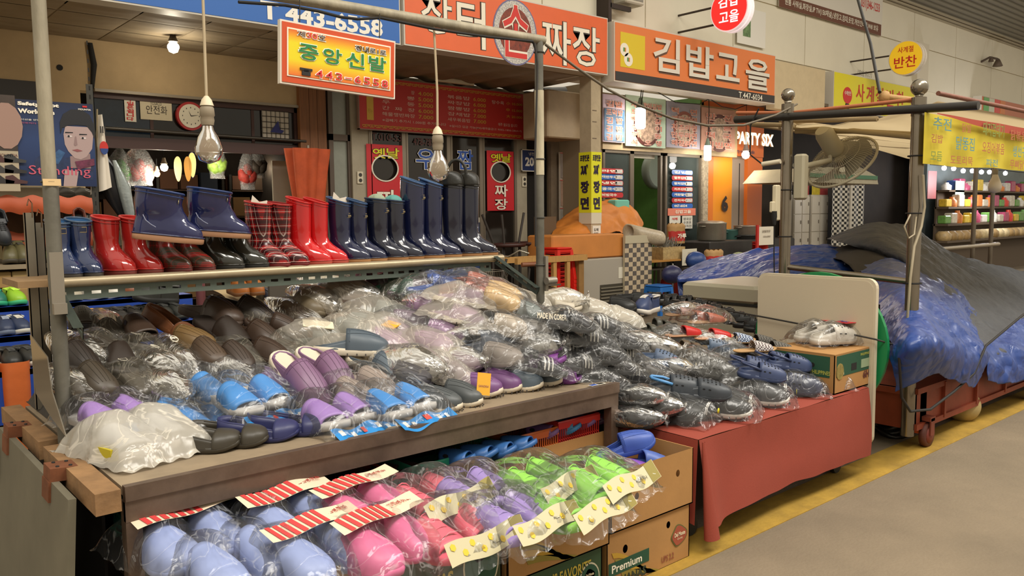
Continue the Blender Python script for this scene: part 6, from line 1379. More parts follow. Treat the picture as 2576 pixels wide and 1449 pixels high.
MB().loft([[(sx_+xx_, ww*cos(q), sz_+.03*sin(q)) for q in [2*pi*k/12 for k in range(12)]] for xx_, ww in ((-.13, .02), (-.05, .03), (.05, .08), (.12, .09), (.14, .06))], True, True).build('saddle', mat('7a4a30', .5), bi)
g = MB(); bx0, bx1 = wx0-.22, wx0+.12; bz0, bz1 = .72, .95
for k in range(13):
 t = k/12; g.rod((bx0+(bx1-bx0)*t, -.16, bz1), (bx0+.05+(bx1-bx0-.1)*t, -.12, bz0), .003, 4).rod((bx0+(bx1-bx0)*t, .16, bz1), (bx0+.05+(bx1-bx0-.1)*t, .12, bz0), .003, 4)
for z, e in ((bz1, 0), (bz0+.1, .03), (bz0, .05)): g.tube([(bx0+e, -.16+e, z), (bx1-e, -.16+e, z), (bx1-e, .16-e, z), (bx0+e, .16-e, z)], .004, 5, closed=True)
tag(g.build('wire_basket', bks, bi), kind='stuff')
MB().box(wx1-.22, -.06, .7, wx1+.15, .06, .72).build('rear_rack', bks, bi)
# round tables/chairs stacked dark behind boots
tt_ = at(1270, 608, Y=8.9)
for k, (px_, py) in enumerate(((1275, 612), (1340, 608))):
 c = at(px_, py, Y=9.0); o = empty('bar_stool', (c.x, 9.0, 0), 0, ('dark round topped stool by the red banner door', 'dark round topped stool under the address plate')[k], 'stool')
 MB().lathe([(.001, c.z-.05), (.26, c.z-.05), (.28, c.z-.03), (.28, c.z), (.001, c.z+.005)], (0, 0, 0), 24).build('seat', mat('3a1c16', .5), o)
 for t in (.5, 2.1, 3.7, 5.3): MB().rod((.2*cos(t), .2*sin(t), 0), (.2*cos(t), .2*sin(t), c.z-.05), .015, 6).build('leg', mat('2a2622', .5), o)
for k, (x0, y0, x1, y1) in enumerate(((1213, 540, 1240, 610), (1262, 540, 1268, 605), (1318, 535, 1306, 605))):
 tag(MB().rod(at(x0, y0, Y=8.9), at(x1, y1, Y=8.9), .018, 6).rod(at(x1, y1, Y=8.9), (at(x1, y1, Y=8.9).x, 8.9, 0), .018, 6).build('upturned_leg', mat('2e2823', .6)), 'thin dark upturned furniture leg by the restaurant door, %s' % ('left slanting', 'middle upright', 'right slanting')[k], 'leg')
# pots and bags before the orange wall
YP2 = 8.9
def pot(label, px_, pyt, pyb, w_, col_, lid=False, Y=YP2):
 c = at(px_, pyb, Y=Y); h = at(px_, pyt, Y=Y).z-c.z
 o = empty('cooking_pot', tuple(c), 0, label, 'pot'); m = mat(col_, .35, .6 if col_ not in ('1e1c1a', '34564e') else .1, var=.15)
 MB().lathe([(w_*.95, 0), (w_, .03), (w_, h-.02), (w_*1.04, h), (w_*.97, h), (w_*.94, .05), (.001, .04)], (0, 0, 0), 26).build('pot_body', m, o)
 if lid: MB().lathe([(w_*.95, h), (w_*.7, h+.03), (.001, h+.04)], (0, 0, 0), 26).build('lid', m, o)
 MB().tube([(w_, -.05, h*.8), (w_+.06, -.03, h*.8), (w_+.06, .03, h*.8), (w_, .05, h*.8)], .01, 6).tube([(-w_, -.05, h*.8), (-w_-.06, -.03, h*.8), (-w_-.06, .03, h*.8), (-w_, .05, h*.8)], .01, 6).build('handle', m, o)
 return o, c, h
table_z = at(1800, 605, Y=YP2).z
tag(MB().rbox(at(1745, 600, Y=YP2).x, YP2-.35, 0, at(1960, 600, Y=YP2).x, YP2+.45, table_z-.001, .02).build('cooking_bench', mat('2c2824', .6, var=.3)), 'low dark cooking bench under the big pots', 'bench')
pot('large dull aluminium pot with lid before the orange wall', 1790, 560, 604, .26, '8f887a', True)
pot('teal bucket between the two metal pots', 1838, 577, 610, .17, '34564e', Y=YP2+.2)
pot('wide steel basin stacked on a black wok', 1878, 567, 592, .24, '8a7f72', Y=YP2)
pot('black wok under the wide steel basin', 1878, 590, 607, .27, '1e1c1a', Y=YP2)
pot('bright red bucket beside the slanted white sign', 1912, 608, 640, .14, 'c0261e', Y=8.2)
def sack(label, px_, pyt, pyb, w_, c1, c2, Y, txt=None):
 c = at(px_, pyb, Y=Y); h = at(px_, pyt, Y=Y).z-c.z; o = empty('paper_bag', tuple(c), 0, label, 'bag')
 def F(u, v):
  t = v*2*pi; r = w_*(1+.06*noise.noise(V((cos(t)*3, sin(t)*3, u*4)))); k = .75 if u > .95 else 1
  return (r*cos(t)*k, r*.6*sin(t)*k, h*u+.012*sin(t*9)*u)
 MB().grid(F, 10, 28).build('bag_body', mat(c1, .7, bump=.3, bs=20), o)
 def F2(u, v): p = F(.12+.5*u, .5+.5*v); return (p[0]*1.02, p[1]*1.03, p[2])
 MB().grid(F2, 6, 14).build('red_print', mat(c2, .6), o)
 if txt: t = text(txt, (-w_*.6, -w_*.66, h*.25), RX, UPZ, w_*1.2, h*.25, of, 'lettering', None, .04, .0); t.parent = o
 return o
sack('brown paper sack with red print standing by the kimbap door', 1700, 562, 612, .2, 'a9824e', 'b02a24', 8.9, '가루')
sack('torn brown and red paper sack behind the blue tarpaulin', 1795, 628, 668, .2, 'b08a58', 'b8302a', 8.0)
o = empty('slanted_sign', tuple(at(1935, 600, Y=8.0)), 0, 'white handwritten sign board in a red rimmed box', 'sign')
rect('board', 1908, 570, 1948, 616, 8.0, .02, mat('d9cfbc', .6), o); rect('red_rim', 1904, 566, 1910, 630, 7.99, .03, mat('b5241e', .5), o); ptext('닭발포장', 1918, 578, 1938, 585, 7.99, mat('6a5a4a', .6), o, .01); ptext('￦6,000', 1920, 592, 1938, 598, 7.99, mat('6a5a4a', .6), o, .01)
for k, (px_, py, cc_) in enumerate(((1750, 655, '23407a'), (1690, 690, '26284c'), (1858, 655, '6a7a4a'), (1885, 655, 'b9b2a0'))):
 c = at(px_, py, Y=8.0); r = .16
 o = MB().grid(lambda u, v: (r*sin(u*pi)*cos(v*2*pi)*(1+.2*sin(v*17)), r*sin(u*pi)*sin(v*2*pi), r*.9*cos(u*pi)), 12, 24).build('plastic_bag', mat(cc_, .4, bump=.6, bs=14)); o.location = (c.x, 8.0, c.z)
 tag(o, ('navy printed bag behind the desk note', 'dark blue bag under the desk', 'green vegetable bag near the tarpaulin', 'white crumpled bag near the tarpaulin')[k], 'bag')
tag(MB().box(at(1752, 700, Y=8.0).x, 7.9, 0, at(1960, 700, Y=8.0).x, 8.3, at(1800, 672, Y=8.0).z).build('low_counter', mat('4a4236', .7, var=.3)), 'low cluttered counter behind the blue tarpaulin', 'counter')
gn = at(1555, 510, Y=9.2); tag(MB().rbox(gn.x-.05, 9.2, gn.z-.15, gn.x+.3, 9.4, gn.z+.05, .02).build('mint_tub', mat('6fb8a4', .4)), 'mint green tub before the kimbap window', 'tub')
tag(MB().box(at(1350, 690, Y=9.2).x, 9.2, 0, at(1400, 690, Y=9.2).x, 9.25, at(1380, 545, Y=9.2).z).build('cardboard_sheet', mat('5f4a34', .8)), 'brown cardboard leaning in the dark gap', 'cardboard')
# ================================================================ footwear shapes (toe towards local +x, sole on z = 0)
HWP = [(0, 0), (.012, .36), (.04, .62), (.1, .8), (.22, .86), (.38, .82), (.52, .9), (.66, 1.05), (.78, 1.08), (.88, .95), (.95, .68), (.985, .4), (1, 0)]
def hw(t, W):
 for (a, x), (b, y) in zip(HWP, HWP[1:]):
  if t <= b: return W*(x+(y-x)*((t-a)/(b-a)))
 return 0
TS = [0, .012, .04, .1, .2, .32, .45, .57, .68, .78, .87, .94, .985, 1]
def cen(t, s): return s*.010*sin(pi*t)*(-1)+s*.008*t
def outline(L, W, s, k=1., dz=0, top=None):
 P = [(t, 1) for t in TS]+[(t, -1) for t in TS[::-1][1:-1]]
 return [((t-.5)*L*k, cen(t, s)+g_*hw(t, W)*k, (dz if top is None else dz+top(t))) for t, g_ in P]
def sole_mb(L, W, s, h, heel=0.):
 up = lambda t: heel*max(0, (.5-t)*2)
 toe = lambda t: .012*max(0, (t-.75)*4)**2
 return MB().loft([outline(L, W, s, .93, 0, toe), outline(L, W, s, 1., .004, toe), outline(L, W, s, 1.02, h*.6, lambda t: up(t)+toe(t)), outline(L, W, s, 1., h, lambda t: up(t)+toe(t))], True, True)
def band_mb(L, W, s, zs, ta, tb, H, nu=12, nv=12, p=.7, k=1.03, th=.006, toe=None, inner=True):
 """arched upper between ta and tb (fractions of the length); H(t) height"""
 def pt(t, v, o):
  w_ = hw(t, W)*k-o; c_ = cos(v); s_ = sin(v)
  return ((t-.5)*L-(o if tb > .97 and t > .9 else 0), cen(t, s)+max(w_, .001)*c_, zs+.012*max(0, (t-.75)*4)**2+max(H(t)-o, .002)*(max(s_, 0)**p))
 mb = MB(); g_ = lambda u: ta+(tb-ta)*(u if tb < .97 else (1-(1-u)**1.6))
 mb.grid(lambda u, v: pt(g_(u), pi*v, 0), nu, nv)
 if inner:
  mb.grid(lambda u, v: pt(g_(u), pi*(1-v), th), nu, nv)
  for te in ((0,) if tb > .97 else (0, 1)):
   mb.grid(lambda u, v: V(pt(g_(te), pi*(v if te else 1-v), 0)).lerp(V(pt(g_(te), pi*(v if te else 1-v), th)), u), 1, nv)
 return mb, pt
def heel_wall(L, W, s, zs, ta, Ha, hb, th=.006):
 T = [ta, ta*.8, ta*.6, ta*.4, ta*.25, .08, .03, .008]
 path = [(t, 1) for t in T]+[(0, 0)]+[(t, -1) for t in T[::-1]]
 mb = MB(); n = len(path)-1
 def P(i, u, o):
  t, g_ = path[i]; hh = hb+(Ha-hb)*(t/ta)**1.4; lean = 1-.1*u
  return ((t-.5)*L+(o if t < .1 else 0)+.004*u*(t < .1), cen(t, s)+g_*(hw(t, W)*1.02*lean-o), zs+hh*u)
 us = [0, .35, .7, 1]
 for o, rev in ((0, False), (th, True)):
  for i in range(n):
   for a, b in zip(us, us[1:]):
    q = [P(i, a, o), P(i+1, a, o), P(i+1, b, o), P(i, b, o)]; mb._add(q[::-1] if rev else q, [(0, 1, 2, 3)], True)
 for i in range(n): mb._add([P(i, 1, 0), P(i+1, 1, 0), P(i+1, 1, th), P(i, 1, th)], [(0, 1, 2, 3)], True)
 mb.tube([V(P(i, 1, th/2)) for i in range(n+1)], th*.62, 5); return mb
MC = {}
def weld(me):
 import bmesh
 b = bmesh.new(); b.from_mesh(me); bmesh.ops.remove_doubles(b, verts=b.verts, dist=.0004); b.to_mesh(me); b.free(); return me
SM_ = lambda c, r=.42: mat(c, r, spec=.45)
def parts(kind, c1, c2='d8cbb4', side=1, extra=None):
 """list of (part name, mesh, parent index) for one shoe"""
 k = (kind, c1, c2, side, extra)
 if k in MC: return MC[k]
 L, W = .27, .05; out = []; m1 = SM_(c1); m2 = SM_(c2, .6)
 def add(nm, mb, m, par=0, w_=True):
  me = mb.mesh(nm, m); weld(me) if w_ else None; out.append((nm, me, par))
 Hc = lambda t0, H: (lambda t: H*(max(0, 1-((t-t0)/(1-t0))**2.3)**.55)+.004)
 if kind in ('clog', 'clogback', 'croc', 'crocstrap', 'garden'):
  if kind == 'garden': W = .056
  t0 = .42 if kind != 'garden' else .72; H = .072 if kind != 'garden' else .046
  if kind in ('croc', 'crocstrap'): t0 = .4; H = .075; W = .054
  sh_ = .026 if kind != 'garden' else .02; zs = sh_-.004
  mb, pt_ = band_mb(L, W, side, zs, t0, 1., Hc(t0, H), 14, 16)
  add('upper', mb, m1)
  add('sole', sole_mb(L, W, side, sh_, .006), m2 if kind in ('clog', 'clogback') else m1)
  if kind in ('clogback', 'garden'): add('heel_counter', heel_wall(L, W, side, zs, t0+.06, H*.86 if kind != 'garden' else .02, .05 if kind != 'garden' else .058), m1)
  if kind in ('garden', 'clogback'): add('insole', MB().loft([outline(L, W, side, .86, sh_+.001), outline(L, W, side, .84, sh_+.003)], True, True), mat('3c342a' if kind == 'garden' else c1, .7))
  if kind in ('clog',): add('heel_rim', heel_wall(L, W, side, zs, t0+.05, H*.5, .008), m1)
  if kind in ('croc', 'crocstrap'):
   add('heel_rim', heel_wall(L, W, side, zs, t0+.05, H*.6, .022), m1)
   hm = MB()
   for i, t in enumerate((.5, .57, .64, .71, .78)):
    for v in [pi/2+(j-(2.5 if i % 2 else 2))*.27 for j in range(6 if i % 2 else 5)]:
     a = V(pt_(t, v, -.0012)); e1 = (V(pt_(t+.02, v, -.0012))-a).normalized(); e2 = (V(pt_(t, v+.05, -.0012))-a).normalized()
     hm._add([tuple(a+e1*.0042*cos(q)+e2*.0042*sin(q)) for q in [2*pi*z/8 for z in range(8)]], [tuple(range(8))], False)
   for t in (.5, .6): 
    for v in (.3, pi-.3):
     a = V(pt_(t, v, -.0015)); e1 = (V(pt_(t+.02, v, -.0015))-a).normalized(); e2 = (V(pt_(t, v+.05, -.0015))-a).normalized()
     hm._add([tuple(a+e1*.007*cos(q)+e2*.0035*sin(q)) for q in [2*pi*z/8 for z in range(8)]], [tuple(range(8))], False)
   add('vent_hole', hm, mat('0e0e10', .9), 0, False)
   if kind == 'crocstrap' or extra:
    a, b = (V(pt_(t0+.03, .35, 0)), V(pt_(t0+.03, pi-.35, 0)))
    bk_ = V((-L*.44, 0, zs+.062)); add('strap', MB().tube([a, V((-L*.22, W*.98, zs+.05)), V((-L*.42, W*.5, zs+.06)), bk_, V((-L*.42, -W*.5, zs+.06)), V((-L*.22, -W*.98, zs+.05)), b], .008, 6), SM_(extra or c1))
  if kind in ('clog', 'clogback') and extra != 'plain':
   g = MB()
   for v in (.75, 1.2, pi/2, pi-1.2, pi-.75): g.tube([pt_(t0+.01+(.86-t0)*q/6, v+(pi/2-v)*.35*q/6, -.0006) for q in range(7)], .0011, 4)
   g.tube([pt_(t0+.05, pi*q/12, -.0006) for q in range(1, 12)], .0014, 4)
   add('seam_line', g, m1, 0, False)
   if c2 != c1:
    tr_ = MB()
    for (x, y, z) in outline(L, W, side, 1.025, .003)[::1]:
     if x > -L*.45: tr_.box(x-.002, y-.0015, .001, x+.002, y+.0015, .010)
    add('tread_notch', tr_, mat('4a4440', .8), 1, False)
 elif kind in ('slide', 'bath'):
  t1 = .84 if kind == 'slide' else .9; t0 = .42
  mb, pt_ = band_mb(L, W, side, .022, t0, t1, lambda t: .064-.035*((t-t0)/(t1-t0))**1.5, 10, 14)
  add('upper', mb, m1); add('sole', sole_mb(L, W*1.02, side, .026, .006), m1 if kind == 'bath' else m2)
  if kind == 'bath':
   hm = MB()
   for v in (.55, pi-.55):
    a = V(pt_(.56, v, -.0015)); e1 = (V(pt_(.6, v, -.0015))-a).normalized(); e2 = (V(pt_(.56, v+.05, -.0015))-a).normalized()
    hm._add([tuple(a+e1*.016*cos(q)+e2*.009*sin(q)) for q in [2*pi*z/10 for z in range(10)]], [tuple(range(10))], False)
   for i in range(3):
    for j in range(4):
     a = V(pt_(.5+.06*i, pi/2+(j-1.5)*.16, -.0012)); hm._add([tuple(a+V((.002*cos(q), .002*sin(q), 0))) for q in [2*pi*z/6 for z in range(6)]], [tuple(range(6))], False)
   add('cut_out', hm, mat('1c1620', .9), 0, False)
 elif kind == 'indoor':   # open toed cloth slipper on a thin sole
  mb, pt_ = band_mb(L, W, side, .01, .45, .86, lambda t: .06-.03*((t-.45)/.41)**1.5, 10, 14); add('upper', mb, extra and MATS[extra] or m1); add('sole', sole_mb(L, W, side, .012), m2)
 elif kind in ('sandal', 'strapsandal'):
  H = lambda t: .058-.05*max(0, t-.45)
  mb, pt_ = band_mb(L, W, side, .024, .4, .54, H, 3, 12); mb2, _ = band_mb(L, W, side, .024, .64, .78, lambda t: .04-.03*(t-.64), 3, 12)
  mb.v += []; add('strap', mb, m1); add('strap', mb2, m1); add('sole', sole_mb(L, W, side, .03, .008), m2 if kind == 'sandal' else m1)
  bk_ = MB()
  for t in (.47, .71):
   a = V(pt_(t, 1.05, -.002)) if t < .6 else V(_(t, 1.05, -.002)); bk_.box(a.x-.012, a.y-.008, a.z-.008, a.x+.012, a.y+.004, a.z+.006)
  add('buckle', bk_, SM_('6a6a62' if kind == 'sandal' else '2a2a2a', .35), 0, False)
  if kind == 'strapsandal':
   add('heel_strap', heel_wall(L, W, side, .05, .42, .03, .02), m1); add('footbed', MB().loft([outline(L, W, side, .8, .031), outline(L, W, side, .78, .034)], True, True), mat('8a8a8a', .5))
 elif kind in ('sneaker', 'boot_low'):
  hi = kind == 'boot_low'; H = .085 if not hi else .12; t0 = .46 if not hi else .4; zs = .022
  mb, pt_ = band_mb(L, W*.95, side, zs, t0, 1., Hc(t0, H), 12, 14); add('upper', mb, m1)
  add('sole', sole_mb(L, W, side, .03, .004), m2); add('heel_counter', heel_wall(L, W*.95, side, zs, t0+.05, H*.92, .075 if not hi else .13), m1)
  add('tongue', MB().grid(lambda u, v: ((t0-.5-.05+.12*u)*L, (v-.5)*W*1.0, zs+H*(1.12-.12*u)+.004*cos((v-.5)*3)), 4, 5), m1)
  ex = SM_(extra or '2a2a2a', .7); lc = MB()
  for i in range(5):
   t = t0+.03+.055*i; a = V(pt_(t, pi/2-.32, -.004)); b = V(pt_(t+.03, pi/2+.32, -.004)); c = V(pt_(t, pi/2+.32, -.004)); d = V(pt_(t+.03, pi/2-.32, -.004)); lc.tube([a, b], .0032, 5).tube([c, d], .0032, 5)
  add('lace', lc, ex, 0, False)
  add('collar', MB().tube([((t-.5)*L, g_*hw(t, W)*.86, zs+(.08 if not hi else .132)+.0*t) for t, g_ in ((t0, 1), (.25, 1), (.1, 1), (.02, .5), (.02, -.5), (.1, -1), (.25, -1), (t0, -1))], .006, 6), ex if extra else m1)
 MC[k] = out; return out
def put(parts_, name, loc, rot, sc_=1., parent=None):
 objs = []
 for i, (nm, me, par) in enumerate(parts_):
  o = bpy.data.objects.new(name if i == 0 else nm, me); COL.objects.link(o)
  if i == 0:
   o.location = loc; o.rotation_euler = rot; o.scale = (sc_,)*3
   if parent: o.parent = parent
  else: o.parent = objs[par]
  objs.append(o)
 return objs[0]
D = rad
KN = {'clog': 'clog', 'clogback': 'clog', 'croc': 'clog', 'crocstrap': 'clog', 'garden': 'clog', 'slide': 'slipper', 'bath': 'slipper', 'indoor': 'slipper', 'sandal': 'sandal', 'strapsandal': 'sandal', 'sneaker': 'sneaker', 'boot_low': 'ankle_boot'}
def shoe(kind, c1, c2, px_, py, surf, yaw, label, pitch=0, roll=0, s=1., side=1, extra=None, grp=None, lift=0):
 p = surf(px_, py) if callable(surf) else at(px_, py, Z=surf)
 o = put(parts(kind, c1, c2, side, extra), KN[kind], (p.x, p.y, p.z+lift), (D(roll), D(pitch), D(yaw)), s)
 return tag(o, label, KN[kind].replace('_', ' '), grp)
# ---------------------------------------------------------------- plastic bags
def film_flat(seed, n=2, sp_=.056, nu=34, nv=30):
 """film sheet hugging n shoes lying side by side"""
 k = ('flat', seed, n, sp_)
 if k in MC: return MC[k]
 ys = [(q-(n-1)/2)*2*sp_ for q in range(n)]; b = ys[-1]+.085; a = .178
 def hx(x): return max(0, 1-abs((x-.0)/.168)**5)**.5*(.078+.034*math.exp(-((x+.01)/.08)**2))
 def F(u, v):
  x, y = (u*2-1)*a, (v*2-1)*b; h = 0
  for yi in ys:
   d = abs(y-yi)/.078
   if d < 1: h = max(h, (1-d**2.6)**.5)
  h = hx(x)*max(h, .52*max(0, 1-(abs(y)/b)**6)); q = V((x*9+seed*3.1, y*9, seed)); r = ridged(q, 1.1)
  return (x*(1+.05*noise.noise(V((y*20, seed, 0)))), y*(1+.06*noise.noise(V((x*20, seed, 9)))), .004+h+.006*r*min(1, h*25+.3)+.004*(h < .01)*sin(x*90+y*120+seed))
 MC[k] = MB().grid(F, nu, nv).mesh('film', film()); return MC[k]
def film_knot(seed, R=.075, L=.34, m=None):
 k = ('knot', seed, R, L, m)
 if k in MC: return MC[k]
 def F(u, v):
  t = v*2*pi; x = (u-.5)*L
  base = (sin(min(1, u*1.25)*pi/2)**.6)*(1 if u < .55 else max(.06, cos((u-.55)/.45*pi/2)**.75)) if u < .96 else .12+.5*(u-.96)/.04
  rg = 1+.06*ridged(V((x*9+seed, cos(t)*1.3, sin(t)*1.3)), 1.2, 2)+(.16*sin(t*13+seed)*max(0, u-.5)*2 if u < .96 else .3*sin(t*7))
  r = R*base*rg
  return (x, r*1.15*cos(t), R*.8+r*.85*sin(t))
 MC[k] = MB().grid(F, 26, 30).mesh('film', film() if m is None else m); return MC[k]
FM = {'clear': lambda: film('ffffff', .03, 8), 'milky': lambda: film('fff6e6', .3, 7), 'grey': lambda: film('e0d6c0', .07, 10), 'white': lambda: film('efe8da', .6, 6)}
def meshcopy(me, m, tagk):
 k = (me.name, tagk)
 if k in MC: return MC[k]
 c = me.copy(); c.materials.clear(); c.materials.append(m); MC[k] = c; return c
def pack(px_, py, surf, yaw, label, kind, c1, c2, flm='clear', typ='flat', pitch=0, roll=0, s=1., seed=0, card=None, n=2, grp=None, lift=0, name='bagged_shoes', fs=(1, 1, 1), extra=None, heelup=False, spread=.056, cat='packet'):
 p = surf(px_, py) if callable(surf) else at(px_, py, Z=surf)
 o = empty(name, (p.x, p.y, p.z+lift), 0, label, cat, grp, rot=(D(roll), D(pitch), D(yaw))); o.scale = (s,)*3
 if kind:
  for i in range(n):
   y = (i-(n-1)/2)*2*spread; sd = -1 if i % 2 else 1
   put(parts(kind, c1, c2, sd, extra), 'clog' if 'clog' in kind or 'croc' in kind else KN[kind], (-.005 if i else .005, y, .006 if not heelup else .07), (0 if not heelup else pi, 0, D((-3, 4)[i % 2])), .98, o)
 me = film_flat(seed % 4, n, spread) if typ == 'flat' else film_knot(seed % 4, .085 if n > 1 else .07, .36)
 f_ = bpy.data.objects.new('bag_film', meshcopy(me, FM[flm](), flm)); COL.objects.link(f_); f_.parent = o; f_.scale = fs
 if typ == 'knot': MB().tube([(.165, 0, .07), (.172, .012, .075), (.175, -.006, .068), (.168, .0, .06)], .006, 5).build('knot', FM[flm](), o)
 if card:
  kd, w_ = card; b = (.06+spread*(n-1))*.98*fs[1]; x0 = .145*fs[0]
  if kd == 'blue':
   def F(u, v): return (x0+.05*u, (v*2-1)*b, .02-.025*u+.008*sin(v*11+seed))
   MB().grid(F, 3, 24).build('header_card', mat('1f7fc4', .3), o)
   for j in range(5):
    y = (-.8+.4*j)*b; MB().grid(lambda u, v: (x0+.012+.022*u, y-.012+.024*v, .0185-.025*(.24+.44*u)+.008*sin(((y/b+1)/2)*11+seed)+.002), 1, 1).build('card_print', mat(('d8d4cc', 'd8d4cc', 'c9463c', 'd8d4cc', 'cfd4d8')[j], .4), o)
  elif kd == 'red':
   z0 = .128
   def F(u, v): return (-.02+.055*u, (v*2-1)*b*1.12, z0+.004*sin(v*9+seed)-.012*u)
   MB().grid(F, 2, 22).build('header_card', mat('dfc9ae', .5), o)
   for j in range(7):
    v0 = .05+.13*j*.62; MB()._add([V(F(0, v0))+V((0, 0, .002)), V(F(0, v0+.05))+V((0, 0, .002)), V(F(1, v0+.09))+V((0, 0, .002)), V(F(1, v0+.04))+V((0, 0, .002))], [(0, 1, 2, 3)]).build('card_stripe', mat('c43c3c', .5), o)
   q = F(.5, .8); t = text('고급욕실화', V(q)+V((-.018, -.04, .004)), (0, 1, 0), (1, 0, 0), .07, .02, mat('a8302c', .5), 'lettering', None, .01, .0); t.parent = o
  elif kd == 'flower':
   def F(u, v): return (x0-.01+.032*u, (v*2-1)*b*1.15, .082-.045*u+.006*sin(v*8+seed))
   MB().grid(F, 3, 22).build('header_card', mat('c4bb98', .5), o)
   for j in range(6):
    q = V(F(.3+.35*(j % 2), .08+.12*j))+V((0, 0, .002)); MB()._add([tuple(q+V((.006*cos(a_), .009*sin(a_), -.007*cos(a_)))) for a_ in [2*pi*z/6 for z in range(6)]], [tuple(range(6))]).build('flower_print', mat('d8b41e', .5), o)
   MB().grid(lambda u, v: tuple(V(F(u, .82+.17*v))+V((0, 0, .0015))), 2, 3).build('olive_end', mat('8a7c34', .5), o)
   t = text('C', V(F(.75, .88))+V((0, 0, .004)), (0, 1, 0), (-.74, 0, .66), .018, .022, of, 'lettering', None, .0, .0); t.parent = o
   t = text('세스퐁지나', V(F(.7, .55))+V((0, 0, .004)), (0, 1, 0), (-.74, 0, .66), .06, .014, blk, 'lettering', None, .0, .0); t.parent = o
  elif kd == 'yellow':
   MB().box(.0, -.03, .1, .05, .03, .104).build('paper_tag', mat('dfa42e', .6), o)
  elif kd == 'label':
   MB().box(-.06, -.04, .105, .06, .02, .109).build('paper_label', mat('d9cfb4', .7), o)
 return o
# ---------------------------------------------------------------- rubber boots
def boot_parts(h, c1, rim, lining, solec, rt=.068, taper=.0, L=.27, badge=None, hollow=True, matk=None, key=None, toecap=True, top_slope=.25):
 k = ('boot', h, c1, rim, lining, solec, rt, L, badge, matk, top_slope)
 if k in MC: return MC[k]
 m1 = MATS[matk] if matk else mat(c1, .12, coat=.6, spec=.6); out = []
 f = L/.27
 prof = [(.022, -.088, .178, .046), (.035, -.09, .180, .049), (.055, -.088, .172, .05), (.075, -.085, .150, .049), (.092, -.082, .12, .047), (.11, -.078, .092, .044), (.13, -.074, .072, .041), (.155, -.07, .06, .041)]
 if rt > .08: prof = prof[:5]+[(.11, -.086, .11, .052), (.13, -.09, .095, .06), (.155, -.092, .086, .066)]
 n_ = 6
 for i in range(1, n_+1):
  t = i/n_; z = .155+(h-.155)*t; e = t**(.7 if rt < .08 else .3)
  prof.append((z, -.07-(rt-.064)*e-.006*sin(pi*t), .06+(rt-.058)*e, .041+(rt-.048)*e) if rt < .08 else (z, -.092, .086+.004*t, .066+.01*t))
 N = 26
 def ring(z, x0, x1, w_, sl=0):
  cx_ = (x0+x1)/2; a = (x1-x0)/2; r = []
  for q in range(N):
   t = 2*pi*q/N; c_, s_ = cos(t), sin(t); ex = .8
   x = cx_+a*(abs(c_)**ex)*(1 if c_ > 0 else -1); x = x*f
   wf = 1.0
   if z < .11 and a > .09: tt = (x/f-x0)/(x1-x0); wf = .86+.3*math.exp(-((tt-.68)/.25)**2)-.05*math.exp(-((tt-.35)/.15)**2)
   r.append((x, w_*wf*(abs(s_)**.85)*(1 if s_ > 0 else -1), z-sl*x))
  return r
 rings = [ring(*p, sl=(top_slope*max(0, (p[0]-h*.75)/(h*.25)) if p[0] > h*.75 else 0)) for p in prof]
 out.append(('upper', MB().loft(rings, False, False).mesh('boot', m1), 0))
 z, x0, x1, w_ = prof[-1]
 rr = ring(z, x0, x1, w_, top_slope); rcx = (x0+x1)/2*f
 out.append(('rim', MB().tube([V(p)+V((0, 0, -.004)) for p in rr], .0055, 6, closed=True).tube([V(p)*1+V((0, 0, -.02)) for p in [(rcx+(q[0]-rcx)*1.01, q[1]*1.01, q[2]) for q in rr]], .0022, 5, closed=True).mesh('rim', mat(rim, .3)), 0))
 out.append(('lining', MB().loft([[((pp[1]+pp[2])/2*f+(q[0]-(pp[1]+pp[2])/2*f)*.93, q[1]*.92, q[2]) for q in ring(*pp, top_slope*max(0, (pp[0]-h*.75)/(h*.25)))] for pp in prof[:-5:-1]], False, True).mesh('lining', mat(lining, .5)), 0))
 z, x0, x1, w_ = prof[0]
 bot = MB(); r0 = ring(.02, -.09, .183, .047)
 def sc_(r, k_, z): return [(.04+(a-.04)*k_, b*k_, z) for a, b, _ in r]
 bot.loft([sc_(r0, .95, .0), sc_(r0, 1.0, .004), sc_(r0, 1.01, .02), sc_(r0, .98, .026)], True, True)
 out.append(('sole', bot.mesh('sole', mat(solec, .5)), 0))
 out.append(('welt', MB().tube([(a, b*1.01, .027) for a, b, _ in sc_(r0, 1.005, .03)], .0035, 5, closed=True).mesh('welt', m1), 0))
 if toecap and h > .2:
  out.append(('instep_seam', MB().tube([(.095*f, .046*cos(t)*1.02, .03+.077*sin(t)*1.0) for t in [pi*q/12 for q in range(13)]], .0018, 5).mesh('instep_seam', m1), 0))
 if badge:
  bz_, bx_, bw_ = badge, 0, .045
  i = min(range(len(prof)), key=lambda q: abs(prof[q][0]-bz_)); xf = prof[i][2]*f
  pts_ = lambda o_, w2, h2: [((xf+.002+o_)*cos(a_), prof[i][3]*1.06*sin(a_)*1.02+0*o_, bz_+z_) for a_, z_ in ((-w2, -h2), (w2, -h2), (w2, h2), (-w2, h2))]
  def bd(w2, h2, o_): return MB().grid(lambda u, v: ((xf+.0015+o_)*cos((u-.5)*2*w2-.25), (prof[i][3]+.0015+o_)*sin((u-.5)*2*w2-.25)*1.0, bz_+(v-.5)*2*h2), 6, 1)
  out.append(('badge_rim', bd(.42, .013, .0).mesh('badge_rim', mat('a08a5a', .4)), 0)); out.append(('badge', bd(.38, .010, .0008).mesh('badge', mat('1a2440', .4)), 0))
 MC[k] = out; return out
